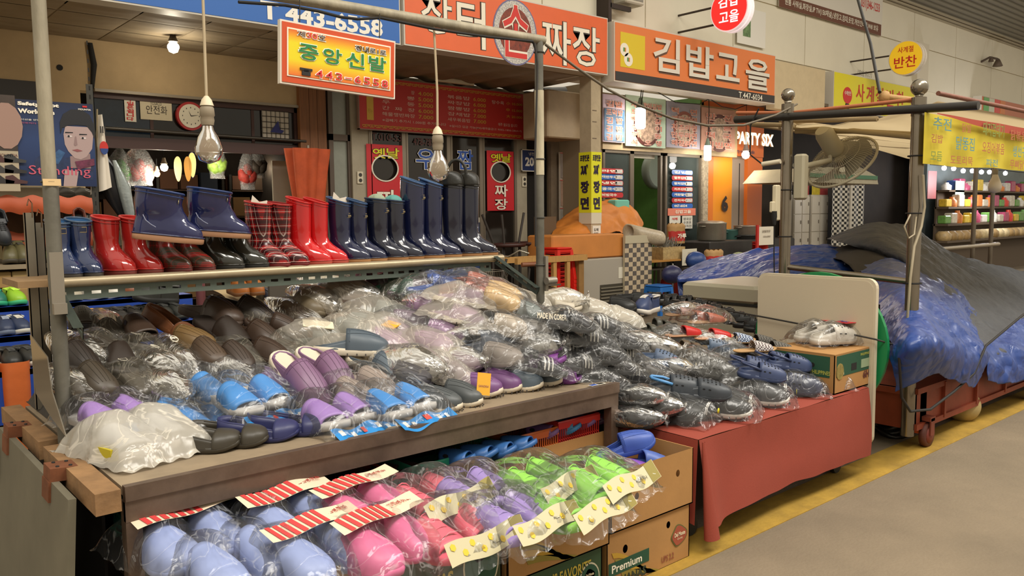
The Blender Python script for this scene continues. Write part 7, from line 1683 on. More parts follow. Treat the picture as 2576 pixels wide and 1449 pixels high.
# ================================================================ boots on the raised shelf
plaid('a81a1c', '1c1214', 'cfc0b4', 26); pk_r = ('plaid', 'a81a1c', '1c1214', 'cfc0b4', 26)
plaid('7e2420', '3a3a2c', '9a3028', 20); pk_d = ('plaid', '7e2420', '3a3a2c', '9a3028', 20)
nv = '141a3c'; nv2 = '10142a'
BZ_ = SZ+.0125
def boot(label, px_, P, yaw=-62, s=1., Y=SY+.14, z=None, rot=None, badge_txt=None, bz=None, grp=None, py=None):
 x = at(px_, 660, Y=Y).x
 o = put(P, 'rubber_boot', (x, Y, z if z is not None else BZ_), rot or (0, 0, D(yaw)), s)
 tag(o, label, 'boot', grp)
 if badge_txt:
  t = text(badge_txt, (0, 0, 0), (0, 1, 0), UPZ, .045, .012, mat('c9b27a', .5), 'lettering', None, .02, .0)
  t.parent = o; t.location = (badge_txt and bz[0] or 0, -.045, bz[1])
 return o
P_short_navy = boot_parts(.275, '1e2c50', '3c5068', '3a6a9a', '3a342e', .06, badge=.225, top_slope=.2, L=.24)
P_short_red = boot_parts(.275, 'a82420', 'b02a24', 'c22a22', '6a2a22', .062, top_slope=.2, L=.24)
P_pl_low = boot_parts(.21, '7e2420', '3a2a24', 'c9bda8', '5a2420', .06, matk=pk_d, top_slope=.1)
P_blk_low = boot_parts(.23, '24241e', '24241e', '1c1c1a', '1a1a18', .058, top_slope=.1)
P_pl = boot_parts(.345, 'a81a1c', 'b02a28', '8a2020', '6a1818', .066, matk=pk_r, top_slope=.15)
P_red = boot_parts(.36, 'c4161a', 'c8201e', 'd02a24', 'b04a3a', .062, top_slope=.3)
P_nv = boot_parts(.36, nv, '34507a', '5a7a9c', 'a8784a', .062, badge=.27, top_slope=.3)
P_nv2 = boot_parts(.36, nv2, '2a3a54', '46607a', '9a6c40', .062, badge=.29, top_slope=.1)
P_tall = boot_parts(.46, nv, '34507a', '5a82aa', 'a8784a', .066, badge=.36, top_slope=.35)
P_wade = boot_parts(.44, nv2, '24221e', '1c1a18', '9a6c40', .066, top_slope=.1)
P_wide = boot_parts(.205, '1e2450', '22386a', '3f77b0', 'a87c5c', .084, L=.27, top_slope=.06)
lst = [('navy glossy short boot partly behind the left pole', 152, P_short_navy, -75, .88), ('navy glossy short boot beside the left pole', 203, P_short_navy, -75, .9),
    ('plain red short boot, left one of the red short pair', 272, P_short_red, -62, .93), ('plain red short boot, right one of the red short pair', 341, P_short_red, -62, .92),
    ('faded plaid ankle boot with white cord under the big navy boot', 405, P_pl_low, -60, .92), ('faded plaid ankle boot beside its mate', 466, P_pl_low, -60, .9),
    ('olive black ankle boot under the raised navy boots, left of pair', 527, P_blk_low, -52, .98), ('olive black ankle boot, right of pair beside the tall plaid boots', 592, P_blk_low, -52, .96),
    ('glossy red tartan tall boot with paper inside', 656, P_pl, -62, .93), ('glossy red tartan tall boot beside the plain red boots', 706, P_pl, -62, .92),
    ('bright red tall boot next to the tartan boots', 757, P_red, -52, .93), ('bright red tall boot next to the navy boots', 800, P_red, -52, .92),
    ('navy tall boot with white paper in its mouth', 857, P_nv, -52, .93), ('navy tall boot with pale blue lining, second of the navy row', 899, P_nv, -50, .92),
    ('navy tall boot stuffed with pale green paper', 952, P_nv2, -52, .95), ('navy tall boot stuffed with turquoise paper', 993, P_nv2, -50, .93),
    ('very tall navy boot with open blue mouth, left of its pair', 1043, P_tall, -52, .97), ('very tall navy boot with open blue mouth, right of its pair', 1088, P_tall, -50, .96),
    ('navy wader boot with black cloth top by the clear bulb', 1140, P_wade, -50, .97), ('navy wader boot with black cloth top at the shelf end', 1180, P_wade, -48, .97)]
BO = []
for lb, px_, P, yw, s in lst: BO.append(boot(lb, px_, P, yw, s))
# two big boots lying across the others
p = at(395, 577, Y=3.72); b1_ = boot('big dark blue boot with tan sole laid across the shorter boots, left one', 395, P_wide, -8, 1.08, 3.73, p.z-.05, (0, D(7), D(-12)))
p = at(525, 565, Y=3.8); b2_ = boot('big dark blue boot with tan sole laid across the shorter boots, right one', 525, P_wide, -8, 1.06, 3.8, p.z-.055, (0, D(5), D(-12)))
def badge_on(o, x, y, z, txt='TAE HWA', w_=.044, hh=.011):
 g_ = text(txt, (x, y-w_/2, z), (0, 1, 0), UPZ, w_, hh, mat('c9b27a', .5), 'lettering', None, .02, .001); g_.parent = o
for i, (x, z) in {12: (.066, .262), 13: (.066, .262), 14: (.068, .283), 15: (.068, .283), 16: (.07, .352), 17: (.07, .352)}.items(): badge_on(BO[i], x, -.012, z)
for o in (b1_, b2_):
 MB().tube([(.052+.014*cos(t)*0, -.03-.014*cos(t), .165+.009*sin(t)) for t in [2*pi*k/14 for k in range(14)]], .0016, 5, closed=True).build('badge_rim', mat('b8a878', .4), o).location = (.014, -.012, 0)
 MB().tube([(-.06, -.05, .1), (-.05, -.055, .08), (-.03, -.057, .065), (-.01, -.056, .055)], .0022, 5).build('heel_piping', mat('8a90a8', .4), o)
 MB().tube([(.09, -.05, .035), (.1, -.04, .065), (.115, 0, .078), (.1, .04, .065)], .002, 5).build('toe_cap_seam', mat('262c58', .3), o)
# paper and cloth in the mouths
def stuff_(o, cc_, h, label, s=.05, cat='paper'):
 p = o.location; b = MB().grid(lambda u, v: (s*sin(u*pi*.5)*cos(v*2*pi)*(1+.15*sin(v*31)), s*.8*sin(u*pi*.5)*sin(v*2*pi), s*.75*cos(u*pi*.5)), 8, 24).build('crumpled_paper', mat(cc_, .7, bump=.5, bs=20, var=.1)); b.location = (p.x, p.y, p.z+h); tag(b, label, cat)
stuff_(BO[14], '9aa890', .33, 'pale green crumpled paper in a navy boot'); stuff_(BO[15], '5a9a94', .325, 'turquoise crumpled paper in a navy boot')
for i, h, lb in ((8, .31, 'white folded paper tucked in the tartan boot'), (12, .33, 'white folded paper tucked in a navy boot')):
 p = BO[i].location; o = MB()._add([(-.05, -.01, 0), (.05, .0, -.02), (.045, .01, .02), (0, .0, .012), (-.035, 0, .045)], [(0, 1, 2, 3, 4)]).build('folded_paper', mat('ddd2c2', .7)); o.location = (p.x, p.y-.01, p.z+h); tag(o, lb, 'paper')
for i in (18, 19):
 def Fw(u, v): 
  t = v*2*pi; r = .068+.012*sin(t*3)*u; return (r*cos(t)-.03*u*u, r*sin(t), -.01+.1*u*(1+.35*cos(t+.6))-.05*u*u)
 c_ = MB().grid(Fw, 8, 26).build('cloth_top', mat('22211d', .4, bump=.3, bs=25), BO[i]); c_.location = (0, 0, .44); md = c_.modifiers.new('t', 'SOLIDIFY'); md.thickness = .003
MB().tube([(.03+.06*cos(t), 0, .5+.085*sin(t)) for t in [pi*k/14 for k in range(15)]], .01, 6).build('cloth_handle', mat('22211d', .5), BO[18])
MB().tube([(.05*cos(t), .05*sin(t), .172) for t in [2*pi*k/16 for k in range(16)]], .006, 6, closed=True).build('white_cord', mat('cfc6b4', .7), BO[4])
# ================================================================ the heap surfaces
def sst(t): t = max(0, min(1, t)); return t*t*(3-2*t)
def S1(X, Y):
 wdt = 1.15-.62*sst((X-2.25)/.5); g_ = .28+.08*sst((X-1.6)/.8)
 return TZ1+.0+g_*sst((Y-(3.02-.12*sst((X-2.3)/.5)))/wdt)
def S2(X, Y): return RZ1+.005+.36*sst((Y-2.5)/1.1)*(1-.55*(X-3.2)/1.7)
def march(S, dz=.03):
 def f(px_, py):
  d = (ROT @ cray(px_, py)).normalized(); t = 1.5
  for _ in range(900):
   p = CAM+d*t
   if p.z <= S(p.x, p.y)+dz: break
   t += .01
  p.z -= dz; return p
 return f
H1, H2 = march(S1), march(S2)
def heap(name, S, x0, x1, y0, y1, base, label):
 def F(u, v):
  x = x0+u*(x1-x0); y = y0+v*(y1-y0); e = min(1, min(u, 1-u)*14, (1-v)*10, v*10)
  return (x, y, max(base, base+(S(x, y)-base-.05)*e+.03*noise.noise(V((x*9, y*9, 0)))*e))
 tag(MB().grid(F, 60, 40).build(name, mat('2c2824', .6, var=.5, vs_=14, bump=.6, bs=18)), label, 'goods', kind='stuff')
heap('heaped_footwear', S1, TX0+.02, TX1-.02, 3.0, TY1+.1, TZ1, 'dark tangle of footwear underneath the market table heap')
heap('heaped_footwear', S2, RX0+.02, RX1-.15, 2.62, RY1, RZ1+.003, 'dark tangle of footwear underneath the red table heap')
# ================================================================ market table: loose pairs at the front
Z = TZ1
dst, nvy = '4a4c50', '2c2f5a'
W_S = 'cfc3ae'
lil, gry, pur = '7a5a78', '4d5862', '6f4a78'
shoe('garden', '3a352c', '3a352c', 500, 1130, Z, -38, 'black olive open garden clog beside the white bag, left of pair', side=1, s=1.15)
shoe('garden', '3a352c', '3a352c', 572, 1118, Z, -38, 'black olive open garden clog, right of pair by the navy ones', side=-1, s=1.15)
shoe('garden', nvy, nvy, 650, 1104, Z, -36, 'navy open garden clog, left of pair', side=1, s=1.15)
shoe('garden', nvy, nvy, 722, 1090, Z, -36, 'navy open garden clog, right of pair by the lilac packet', side=-1, s=1.15)
shoe('clog', lil, W_S, 748, 1003, H1, -82, 'mauve clog with pale sole standing in the heap, left of pair', 34, 0, 1.42, 1, lift=.085)
shoe('clog', lil, W_S, 812, 985, H1, -80, 'mauve clog with pale sole standing in the heap, right of pair', 30, 0, 1.4, -1, lift=.09)
shoe('clog', gry, W_S, 885, 948, H1, -30, 'slate grey clog lying sideways across its mate', 4, -8, 1.3, 1, lift=.13)
shoe('clog', gry, W_S, 948, 975, H1, -62, 'slate grey clog pointing down behind the blue packet', 26, 8, 1.3, -1, lift=.08)
shoe('clog', '4a4e50', W_S, 1080, 1028, Z, -62, 'grey clog in the front row, left of the mauve pair', 3, 0, 1.12, 1)
shoe('clog', '4a4e50', W_S, 1136, 1014, Z, -60, 'grey clog in the front row touching the mauve pair', 3, 0, 1.12, -1)
shoe('clogback', pur, W_S, 1184, 994, Z, -58, 'purple closed clog with orange tag in the front row', 0, 0, 1.15, 1)
shoe('clogback', pur, W_S, 1238, 982, Z, -56, 'purple closed clog beside the slate pair in the front row', 0, 0, 1.13, -1)
shoe('clogback', gry, W_S, 1290, 978, Z, -56, 'slate closed clog in the front row, left of pair', 0, 0, 1.12, 1)
shoe('clogback', gry, W_S, 1342, 966, Z, -54, 'slate closed clog in the front row, right of pair', 0, 0, 1.1, -1)
shoe('bath', '7a3f8a', '7a3f8a', 1352, 938, H1, -55, 'purple bath slipper propped behind the slate clogs', -12, 0, 1.15, 1, lift=.05)
shoe('bath', '7a3f8a', '7a3f8a', 1395, 962, Z, -42, 'purple bath slipper lying at the end of the front row', 0, 0, 1.02, -1)
tg = MB().box(-.032, 0, -.05, .032, .002, .05).build('paper_tag', mat('dfa42e', .5)); tg.location = tuple(at(1217, 966, Y=2.83)); tg.rotation_euler = (D(-14), D(10), D(-20)); tag(tg, 'orange yellow paper tag hanging on the purple clog', 'tag')
tt = text('SANDRA', (-.024, -.001, -.015), RX, UPZ, .048, .01, mat('7a3a5a', .5), 'lettering', None, 0, 0.001); tt.parent = tg
pc = MB().box(0, 0, 0, .1, .03, .001).build('barcode_label', of); pc.location = tuple(at(1490, 972, Z=Z+.006)); tag(pc, 'white and blue barcode label on the table corner', 'label')
MB().box(.003, .003, .001, .045, .027, .002).build('blue_print', mat('2a4a9a', .5), pc)
for k in range(9): MB().box(.052+k*.005, .004, .001, .0545+k*.005, .026, .002).build('bar', blk, pc)
# packets with blue header cards
bluec, lilc = '3584cc', '9a76bc'
def bp(px_, py, surf, yaw, c_, lb, seed, **k): return pack(px_, py, surf, yaw, lb, 'slide', c_, 'b8b4b0', 'clear', 'flat', seed=seed, card=k.pop('card', ('blue', 0)), name='bagged_slippers', **k)
bp(540, 985, H1, -70, bluec, 'clear packet of bright blue slippers at the top of the blue packets', 0, pitch=18, lift=.02, s=1.25, card=None)
bp(620, 1030, H1, -78, bluec, 'clear packet of bright blue slippers with blue card, right of the blue group', 1, pitch=10, lift=.05, s=1.25)
bp(415, 1045, H1, -74, bluec, 'clear packet of bright blue slippers next to the lilac packet', 2, pitch=5, s=1.05, card=None, n=1, fs=(1, 1.1, 1))
bp(500, 1080, Z, -78, bluec, 'clear packet of blue slippers behind the black garden clogs', 3, pitch=3, lift=.01, s=1.15)
bp(275, 1052, H1, -72, lilc, 'lilac slipper packet with red and blue card at the left pole', 4, lift=.01, s=1.1)
bp(690, 975, H1, -75, lilc, 'lilac slipper packet showing a knobbly sole behind the mauve clogs', 0, pitch=22, lift=.02, s=1.05, card=None)
bp(835, 1065, Z, -82, lilc, 'lilac slipper packet with bright blue card at the table edge', 1, s=1.3)
bp(985, 1040, Z, -82, bluec, 'blue slipper packet with bright blue card at the table edge', 2, s=1.35)
# white soft bag
o = pack(345, 1135, Z, -75, 'frosted white bag of pale slippers at the front left corner', 'slide', 'b9bdc6', 'b8b4b0', 'white', 'flat', seed=3, s=1.35, name='bagged_slippers'); 
for f_ in o.children:
 if 'film' in f_.name: MB().box(.03, -.13, .02, .1, -.11, .05).build('yellow_sticker', mat('b8a81e', .5), o)
# brown clogs at the left rear
br1, br2, br3 = '3b2c22', '2a211b', '6a5030'
R = random.Random(3)
loose = [(205, 852, br2, 'bath', -95, 'near black slide at the left pole, back row'), (345, 868, br1, 'bath', -88, 'dark brown slide with arched opening behind the size marked soles'), (422, 862, '6a4026', 'garden', -60, 'tan brown open clog in the back row'),
 (470, 905, '6a5230', 'clog', -65, 'olive brown clog pointing forward in the brown heap'), (530, 838, '43342a', 'clog', -62, 'large brown leather look clog with small white lettering on top'), (608, 832, br2, 'clog', -50, 'dark brown clog right of the large lettered one'),
 (560, 885, br2, 'slide', -70, 'dark brown slide beneath the large lettered clog'), (640, 888, br1, 'clog', -70, 'brown clog in the middle of the brown heap'), (690, 868, br1, 'clog', -40, 'brown clog leaning by the crumpled bag'), (518, 935, '4a3a2c', 'clog', -85, 'upright brown clog toe in torn film'),
 (290, 945, br2, 'slide', -90, 'near black slide low in the left heap'), (232, 1005, '3e352a', 'clog', -80, 'dark brown clog toe above the lilac packet'), (650, 935, br1, 'clog', -55, 'brown clog tipped over above the lilac sole'), (190, 950, br2, 'clog', -80, 'near black clog squeezed against the left pole'), (580, 945, '3a2e26', 'clog', -75, 'dark brown clog low in the middle gap')]
for i, (x, y, c_, k_, yw, lb) in enumerate(loose): shoe(k_, c_, c_, x, y, H1, yw, lb, R.uniform(8, 26), R.uniform(-14, 14), 1.35 if 'large' in lb else 1.12, 1 if i % 2 else -1, lift=.085)
tt = text('PIRA', (.005, .014, .098), (0, -1, 0), (-1, 0, 0), .028, .01, of, 'lettering', None, .02, .0)
for o in list(COL.objects):
 if o.get('label', '').startswith('large brown leather'): tt.parent = o
bagged = [(262, 860, br2, 'crumpled torn bag around a near black clog in the back row'), (200, 910, br2, 'bagged dark sole stamped with size at the left pole'), (352, 915, '55504a', 'bagged grey sole stamped with size, under the brown slide'), (440, 930, '5b564e', 'bagged grey sole stamped with two sizes'), (325, 985, '3f382e', 'bagged brown sole with size stamp low in the heap'),
 (410, 1000, '35302a', 'bagged dark clog just above the blue packets'), (600, 925, '46423a', 'bagged grey brown clog in the middle of the heap'), (740, 818, br1, 'bagged brown clog with open bag mouth behind the beige knots'), (700, 905, '4a4238', 'bagged brown clog beside the white labelled bag'), (560, 960, '2c2824', 'bagged black clog in the dark gap above the blue packets'), (255, 905, br2, 'bagged dark clog under the crumpled torn bag'), (390, 950, '403a32', 'bagged clog between the two stamped soles'), (640, 850, br2, 'bagged dark clog behind the brown pair'), (170, 1000, '3c342c', 'bagged brown clog low behind the left pole')]
for i, (x, y, c_, lb) in enumerate(bagged):
 st_p = 'stamped' in lb or 'stamp' in lb
 o = pack(x, y, H1, R.uniform(-95, -60), lb, 'clog', c_, c_, 'grey', 'knot' if i % 2 else 'flat', R.uniform(5, 25), R.uniform(-15, 15), 1.16, i, n=1, heelup=st_p, name='bagged_clog', lift=.03)
 if st_p:
  MB().tube([(-.05+.02*cos(t), .013*sin(t), .107) for t in [2*pi*k/16 for k in range(16)]], .0016, 4, closed=True).build('size_ring', of, o)
  tt = text(('230', '270', '280', '280')[i % 4], (-.06, .013, .108), (0, -1, 0), (1, 0, 0), .026, .012, of, 'lettering', None, .03, .0); tt.parent = o
# middle heap
lm, gb_ = '9a7898', '747b78'
mid = [(820, 752, '6a5e4a', 'milky', 'knot', 'beige knotted bag at the top left of the middle heap'), (775, 800, '6a5e4a', 'milky', 'knot', 'beige knotted bag lying lower behind the brown carton'), (865, 782, '5a4a40', 'milky', 'knot', 'small beige knotted bag right of the other two'),
 (790, 880, gb_, 'milky', 'flat', 'grey bag with a white paper label beside the mauve clogs'), (885, 860, gb_, 'milky', 'flat', 'pale grey bagged clogs behind the slate clogs'), (930, 742, '8a1f4a', 'clear', 'flat', 'magenta pink bagged shoe at the back of the heap'), (990, 755, '1f7a58', 'clear', 'flat', 'green bagged shoe at the back of the heap'), (1042, 750, '5a4658', 'grey', 'flat', 'dusky purple bagged shoe right of the green one'),
 (1088, 752, '3c58a0', 'clear', 'flat', 'blue bagged shoe at the back of the heap'), (1135, 735, 'a05a60', 'clear', 'flat', 'pink patterned bag high at the back right'), (1180, 758, 'b06a5a', 'clear', 'flat', 'coral patterned bag at the back right'), (1235, 778, 'c9a878', 'clear', 'flat', 'cream and red patterned bag near the right pole'),
 (1050, 798, lm, 'clear', 'knot', 'lilac clog in a knotted bag, upper middle'), (1160, 792, lm, 'milky', 'flat', 'lilac bagged clog below the pink patterned bag'), (1150, 835, lm, 'milky', 'flat', 'lilac bagged clog with floral inside, centre right'), (950, 820, gb_, 'milky', 'flat', 'grey flat bag beside the brown carton'), (1090, 860, lm, 'clear', 'flat', 'lilac bagged slip on with white trim in the centre'),
 (960, 885, lm, 'milky', 'flat', 'large lilac bag with a yellow paper tag'), (1065, 905, lm, 'milky', 'flat', 'large lilac bag right of the yellow tag one'), (1205, 895, '454c58', 'clear', 'knot', 'navy and white knotted bag above the purple clogs'), (1255, 855, 'b3a594', 'clear', 'flat', 'bagged clog with a floral cream sole standing up'), (1290, 815, gb_, 'clear', 'flat', 'grey bagged clog below the right pole'), (1010, 970, '3a3840', 'grey', 'knot', 'dark bagged clog under the large lilac bag'),
 (900, 1010, '9a8a80', 'clear', 'flat', 'bagged floral soled clog below the slate pair'), (1130, 945, '7a6a70', 'grey', 'knot', 'dull lilac bag behind the purple clogs'), (1250, 925, '8a8078', 'clear', 'flat', 'pale bag tucked behind the slate front row'), (1310, 870, '75706a', 'clear', 'flat', 'crumpled pale bag beside the striped slipper stack'), (870, 925, '6a655c', 'milky', 'flat', 'dull grey bag between the mauve and slate clogs'), (1000, 845, '7a6a76', 'clear', 'flat', 'pale lilac bag above the yellow tag'), (1100, 960, '6a5866', 'milky', 'flat', 'dusky bag above the grey front clogs'), (1325, 905, '8a857c', 'clear', 'knot', 'clear knotted bag behind the purple bath slippers')]
for i, (x, y, c_, fm_k, ty, lb) in enumerate(mid):
 cd_ = ('yellow', 0) if 'yellow paper tag' in lb else (('label', 0) if 'white paper label' in lb else None)
 pack(x, y, H1, R.uniform(-80, -20), lb, 'clog', c_, W_S if c_ == lm else c_, fm_k, ty, R.uniform(-5, 22), R.uniform(-20, 20), 1.4 if 'large' in lb else 1.22, i, card=cd_, n=2 if i % 3 else 1, name='bagged_clogs', lift=.045, spread=.05)
bx3 = at(845, 850, Y=3.75); o = carton('shoe_carton', 'brown shoe carton in the middle of the heap', bx3.x-.2, 3.6, .93, bx3.x+.17, 3.85, bx3.z+.06, False, mat('9c6c38', .8))
bx4 = at(1320, 800, Y=3.9); o = carton('shoe_carton', 'open tan carton holding white bags behind the right pole', bx4.x-.3, 3.75, .9, bx4.x+.25, 4.1, bx4.z+.05, False, mat('9c7a50', .8))
# striped slipper stack
plst = R.uniform
blk_s = '26262a'
stk = [(1425, 800), (1500, 812), (1400, 838), (1475, 845), (1545, 850), (1420, 872), (1500, 880), (1560, 885), (1385, 905), (1455, 912), (1530, 915), (1420, 945), (1500, 948), (1575, 930), (1350, 870), (1360, 920)]
for i, (x, y) in enumerate(stk):
 lb = 'bagged black slippers with white stripes, %s of the tall stack' % ('top left', 'top right', 'second layer left', 'second layer middle', 'second layer right', 'third layer left', 'third layer middle', 'third layer right', 'fourth layer left', 'fourth layer middle', 'fourth layer right', 'bottom layer left', 'bottom layer middle', 'bottom layer right', 'upper outer side', 'lower outer side')[i]
 Ys = 2.98+.05*(i % 3)-.09*((y-800)/150); p = at(x, y, Y=Ys)
 o = pack(x, y, lambda a, b, p=p: V((p.x, p.y, p.z-.05)), R.uniform(-30, -8), lb, 'slide', blk_s, '3a3a3c', 'clear', 'flat', R.uniform(4, 14), R.uniform(-8, 8), .98, i, name='bagged_slippers', n=1 if i % 2 else 2, fs=(1, 1, .9), spread=.05)
 for q in (-.02, .0, .02):
  MB().tube([(.02+q, (0 if i % 2 else .05)+.057*cos(t), .024+.072*sin(t)) for t in [.15+2.84*k/10 for k in range(11)]], .0042, 5).build('white_stripe', mat('d8d4cc', .5), o)
tt = text('MADE IN COREA', at(1352, 800, Y=2.9), V(at(1470, 812, Y=2.9)-at(1352, 800, Y=2.9)).normalized(), UPZ, .2, .03, of, 'lettering', None, .03, .0); tt.name = 'bag_print'
ho = [o for o in COL.objects if o.get('label', '').startswith('bagged black slippers with white stripes, top left')][0]
tt.parent = ho; tt.matrix_parent_inverse = (Matrix.Translation(ho.location) @ ho.rotation_euler.to_matrix().to_4x4() @ Matrix.Diagonal((*ho.scale, 1))).inverted()
for i, (x, y, lb) in enumerate(((1400, 765, 'white mesh bag at the foot of the right pole'), (1470, 778, 'white printed bag right of the right pole'), (1310, 762, 'white sack with black print in the open carton'), (1545, 800, 'cream bagged slippers behind the buckled sandals'))):
 pack(x, y, lambda a, b: at(a, b, Y=3.6), -40, lb, 'slide', 'b8ae9c', 'b8ae9c', 'white', 'knot' if i == 0 else 'flat', 0, 0, 1.1, i, name='bagged_slippers', lift=-.05)
# ================================================================ red table goods
T2 = RZ1+.006
shoe('crocstrap', '3c4148', '3c4148', 1700, 992, lambda a, b: at(a, b, Z=.67), -48, 'charcoal perforated clog with pale blue strap on the bagged row', 0, 0, 1.12, 1, '5a92c8')
shoe('croc', '363b42', '363b42', 1768, 1003, lambda a, b: at(a, b, Z=.655), -50, 'charcoal perforated clog beside the one with blue strap', 2, 0, 1.1, -1)
for i, (x, y, lb) in enumerate(((1705, 1052, 'bagged black slip on with white stripes at the red table front corner'), (1812, 1040, 'bagged black slip on, second in the front row of the red table'), (1905, 1010, 'bagged grey slip on, third in the front row of the red table'), (1990, 985, 'bagged navy clogs, fourth in the front row of the red table'), (2050, 968, 'bagged white soled clogs touching the fruit carton'))):
 o = pack(x, y, T2, (-75, -62, -58, -55, -52)[i], lb, 'clogback' if i < 3 else 'croc', ('2a2a2a', '2c2c2c', '3c3c3e', '2e344c', '3a4660')[i], ('2a2a2a', 'c9c4ba', 'c9c4ba', 'd2cdc4', 'd2cdc4')[i], 'clear', 'flat', 0, 0, 1.25, i+1, name='bagged_shoes', n=2)
 for q in (0, .012): MB().tube([(.118+q*.6, .058+.055*cos(t), .03+.045*sin(t)) for t in [pi*k/10 for k in range(11)]], .0028, 5).build('white_stripe', mat('d8d4cc', .5), o)
 if i in (0, 2): MB().lathe([(.012, 0), (.012, .001), (0, .001)], (.17, .02, .05), 12, Matrix.Rotation(pi/2, 3, 'Y')).build('yellow_size_sticker', mat('d8cc2a', .5), o)
for i, (x, y, c_, lb) in enumerate(((1790, 945, '55534f', 'bagged grey clogs with white stripe behind the charcoal pair'), (1880, 975, '504c48', 'bagged grey slip ons above the third front bag'), (1840, 915, '5a5a5c', 'bagged grey clogs in the middle of the red table'), (1745, 925, '6a6660', 'crumpled bag of grey clogs behind the blue strap'))):
 pack(x, y, H2, -52, lb, 'croc', c_, c_, 'clear', 'flat', 6, 0, 1.12, i, name='bagged_clogs', lift=.03)
for i, (x, y, yw, lb) in enumerate(((1885, 938, -50, 'navy honeycomb clog with pale sole, leftmost of the four'), (1915, 955, -46, 'navy honeycomb clog with pale sole, front of the four'), (1945, 925, -36, 'navy honeycomb clog with pale sole, rear of the four'), (1985, 930, -36, 'navy honeycomb clog with pale sole, rightmost of the four'))):
 shoe('croc', '3a4668', 'b9bcc0', x, y, lambda a, b: at(a, b, Z=.69), yw, lb, 8, 0, 1.02, 1 if i % 2 else -1, extra='343e5e')
shoe('croc', '56657e', '56657e', 1655, 930, H2, -60, 'steel blue perforated clog beside the striped stack', 10, 0, 1.05, 1, lift=.05)
for i, (x, y, c_, k_, lb) in enumerate(((1690, 908, '5f5240', 'sandal', 'olive brown ribbed sandal behind the steel blue clog'), (1725, 898, '5f5240', 'sandal', 'olive brown ribbed sandal right of its mate'), (1615, 850, '4c4b42', 'sandal', 'grey green buckled sandal on the bagged heap'), (1655, 838, '45443c', 'sandal', 'grey green buckled sandal behind its mate'))):
 shoe(k_, c_, c_, x, y, H2, -25, lb, 0, 0, 1.1, 1 if i % 2 else -1, lift=.05)
def gingham(c1, c2, key):
 if key in MATS: return MATS[key]
 m = bpy.data.materials.new('gingham'); MATS[key] = m; m.use_nodes = True; n = m.node_tree; b = n.nodes['Principled BSDF']; b.inputs['Roughness'].default_value = .8
 t = n.nodes.new('ShaderNodeTexCoord'); c = n.nodes.new('ShaderNodeTexChecker'); c.inputs['Scale'].default_value = 110; c.inputs['Color1'].default_value = (*lin(c1), 1); c.inputs['Color2'].default_value = (*lin(c2), 1)
 n.links.new(t.outputs['Object'], c.inputs['Vector']); n.links.new(c.outputs['Color'], b.inputs['Base Color']); return m
gingham('b9c4d4', '2e3a5c', 'ging_blue'); gingham('c9c4c0', '5a4a4c', 'ging_brown'); gingham('6a6660', '3a3834', 'ging_dark')
GP = lambda a, b: at(a, b, Z=.78)
shoe('indoor', '2e3a5c', 'b08a5c', 1852, 862, GP, -28, 'blue white gingham house slipper, rear one', 0, 0, 1.02, 1, 'ging_blue')
shoe('indoor', '5a4a4c', 'b08a5c', 1898, 884, GP, -28, 'brown blue gingham house slipper, front one', 0, 0, 1.02, -1, 'ging_brown')
shoe('indoor', '3a3834', '2a2624', 1905, 858, GP, -30, 'dark striped house slipper behind the gingham pair', 0, 0, 1., 1, 'ging_dark', lift=-.02)
shoe('indoor', '3a3834', '2a2624', 1948, 876, GP, -30, 'dark striped house slipper touching the fruit carton', 0, 0, 1., -1, 'ging_dark', lift=-.02)
shoe('indoor', 'b8201e', 'b88a68', 1722, 845, lambda a, b: at(a, b, Z=.84), -22, 'red embroidered slipper in front of the pink bag, left', 0, 0, 1.02, 1, None)
shoe('indoor', 'b8201e', 'b88a68', 1795, 852, lambda a, b: at(a, b, Z=.82), -22, 'red embroidered slipper in front of the pink bag, right', 0, 0, 1.02, -1, None)
pack(1765, 812, lambda a, b: at(a, b, Z=.85), -20, 'clear bag of coral pink slippers on the red table', 'indoor', 'b06048', 'b08a68', 'clear', 'flat', 0, 0, 1.15, 2, name='bagged_slippers')
pack(1710, 795, lambda a, b: at(a, b, Z=.9), -20, 'small pinkish bag behind the coral slippers', 'indoor', 'a08078', 'b08a68', 'clear', 'knot', 0, 0, .9, 1, name='bagged_slippers', n=1)
for i, (x, y, c_, lb) in enumerate(((1600, 880, '3a3a38', 'crumpled dark bag under the buckled sandals'), (1690, 865, '6a6862', 'silvery crumpled bag between sandals and red slippers'), (1780, 885, '56667c', 'bagged blue grey clogs with white stripes'), (1830, 900, '4a3c34', 'brown paper and film packet under the gingham slippers'), (1640, 895, '55504a', 'crumpled clear bag behind the steel blue clog'), (1560, 860, '4a4844', 'crumpled bag at the left of the buckled sandals'), (1680, 950, '4c4a46', 'crumpled silvery bag left of the charcoal clogs'), (1620, 955, '4a4642', 'crumpled bag spilling over the end of the striped stack'), (1740, 872, '5a5854', 'clear bag under the red slippers'))):
 pack(x, y, H2, R.uniform(-50, -15), lb, 'croc' if i in (2,) else 'slide', c_, c_, 'clear', 'flat' if i % 2 else 'knot', R.uniform(0, 10), R.uniform(-10, 10), 1.08, i, name='bagged_shoes', lift=.03, n=2 if i == 2 else 1)
for i, (x, y, z, lb) in enumerate(((1590, 1030, .56, 'dark bagged shoe squeezed low between the two tables'), (1595, 975, .66, 'dark crumpled bag between the tables, upper one'), (1640, 1000, .6, 'dark bag beside the charcoal clogs'))):
 pack(x, y+45, z, -60, lb, 'clog', '2c2a28', '2c2a28', 'clear', 'knot', 0, 0, 1.0, i, name='bagged_shoes', n=1)
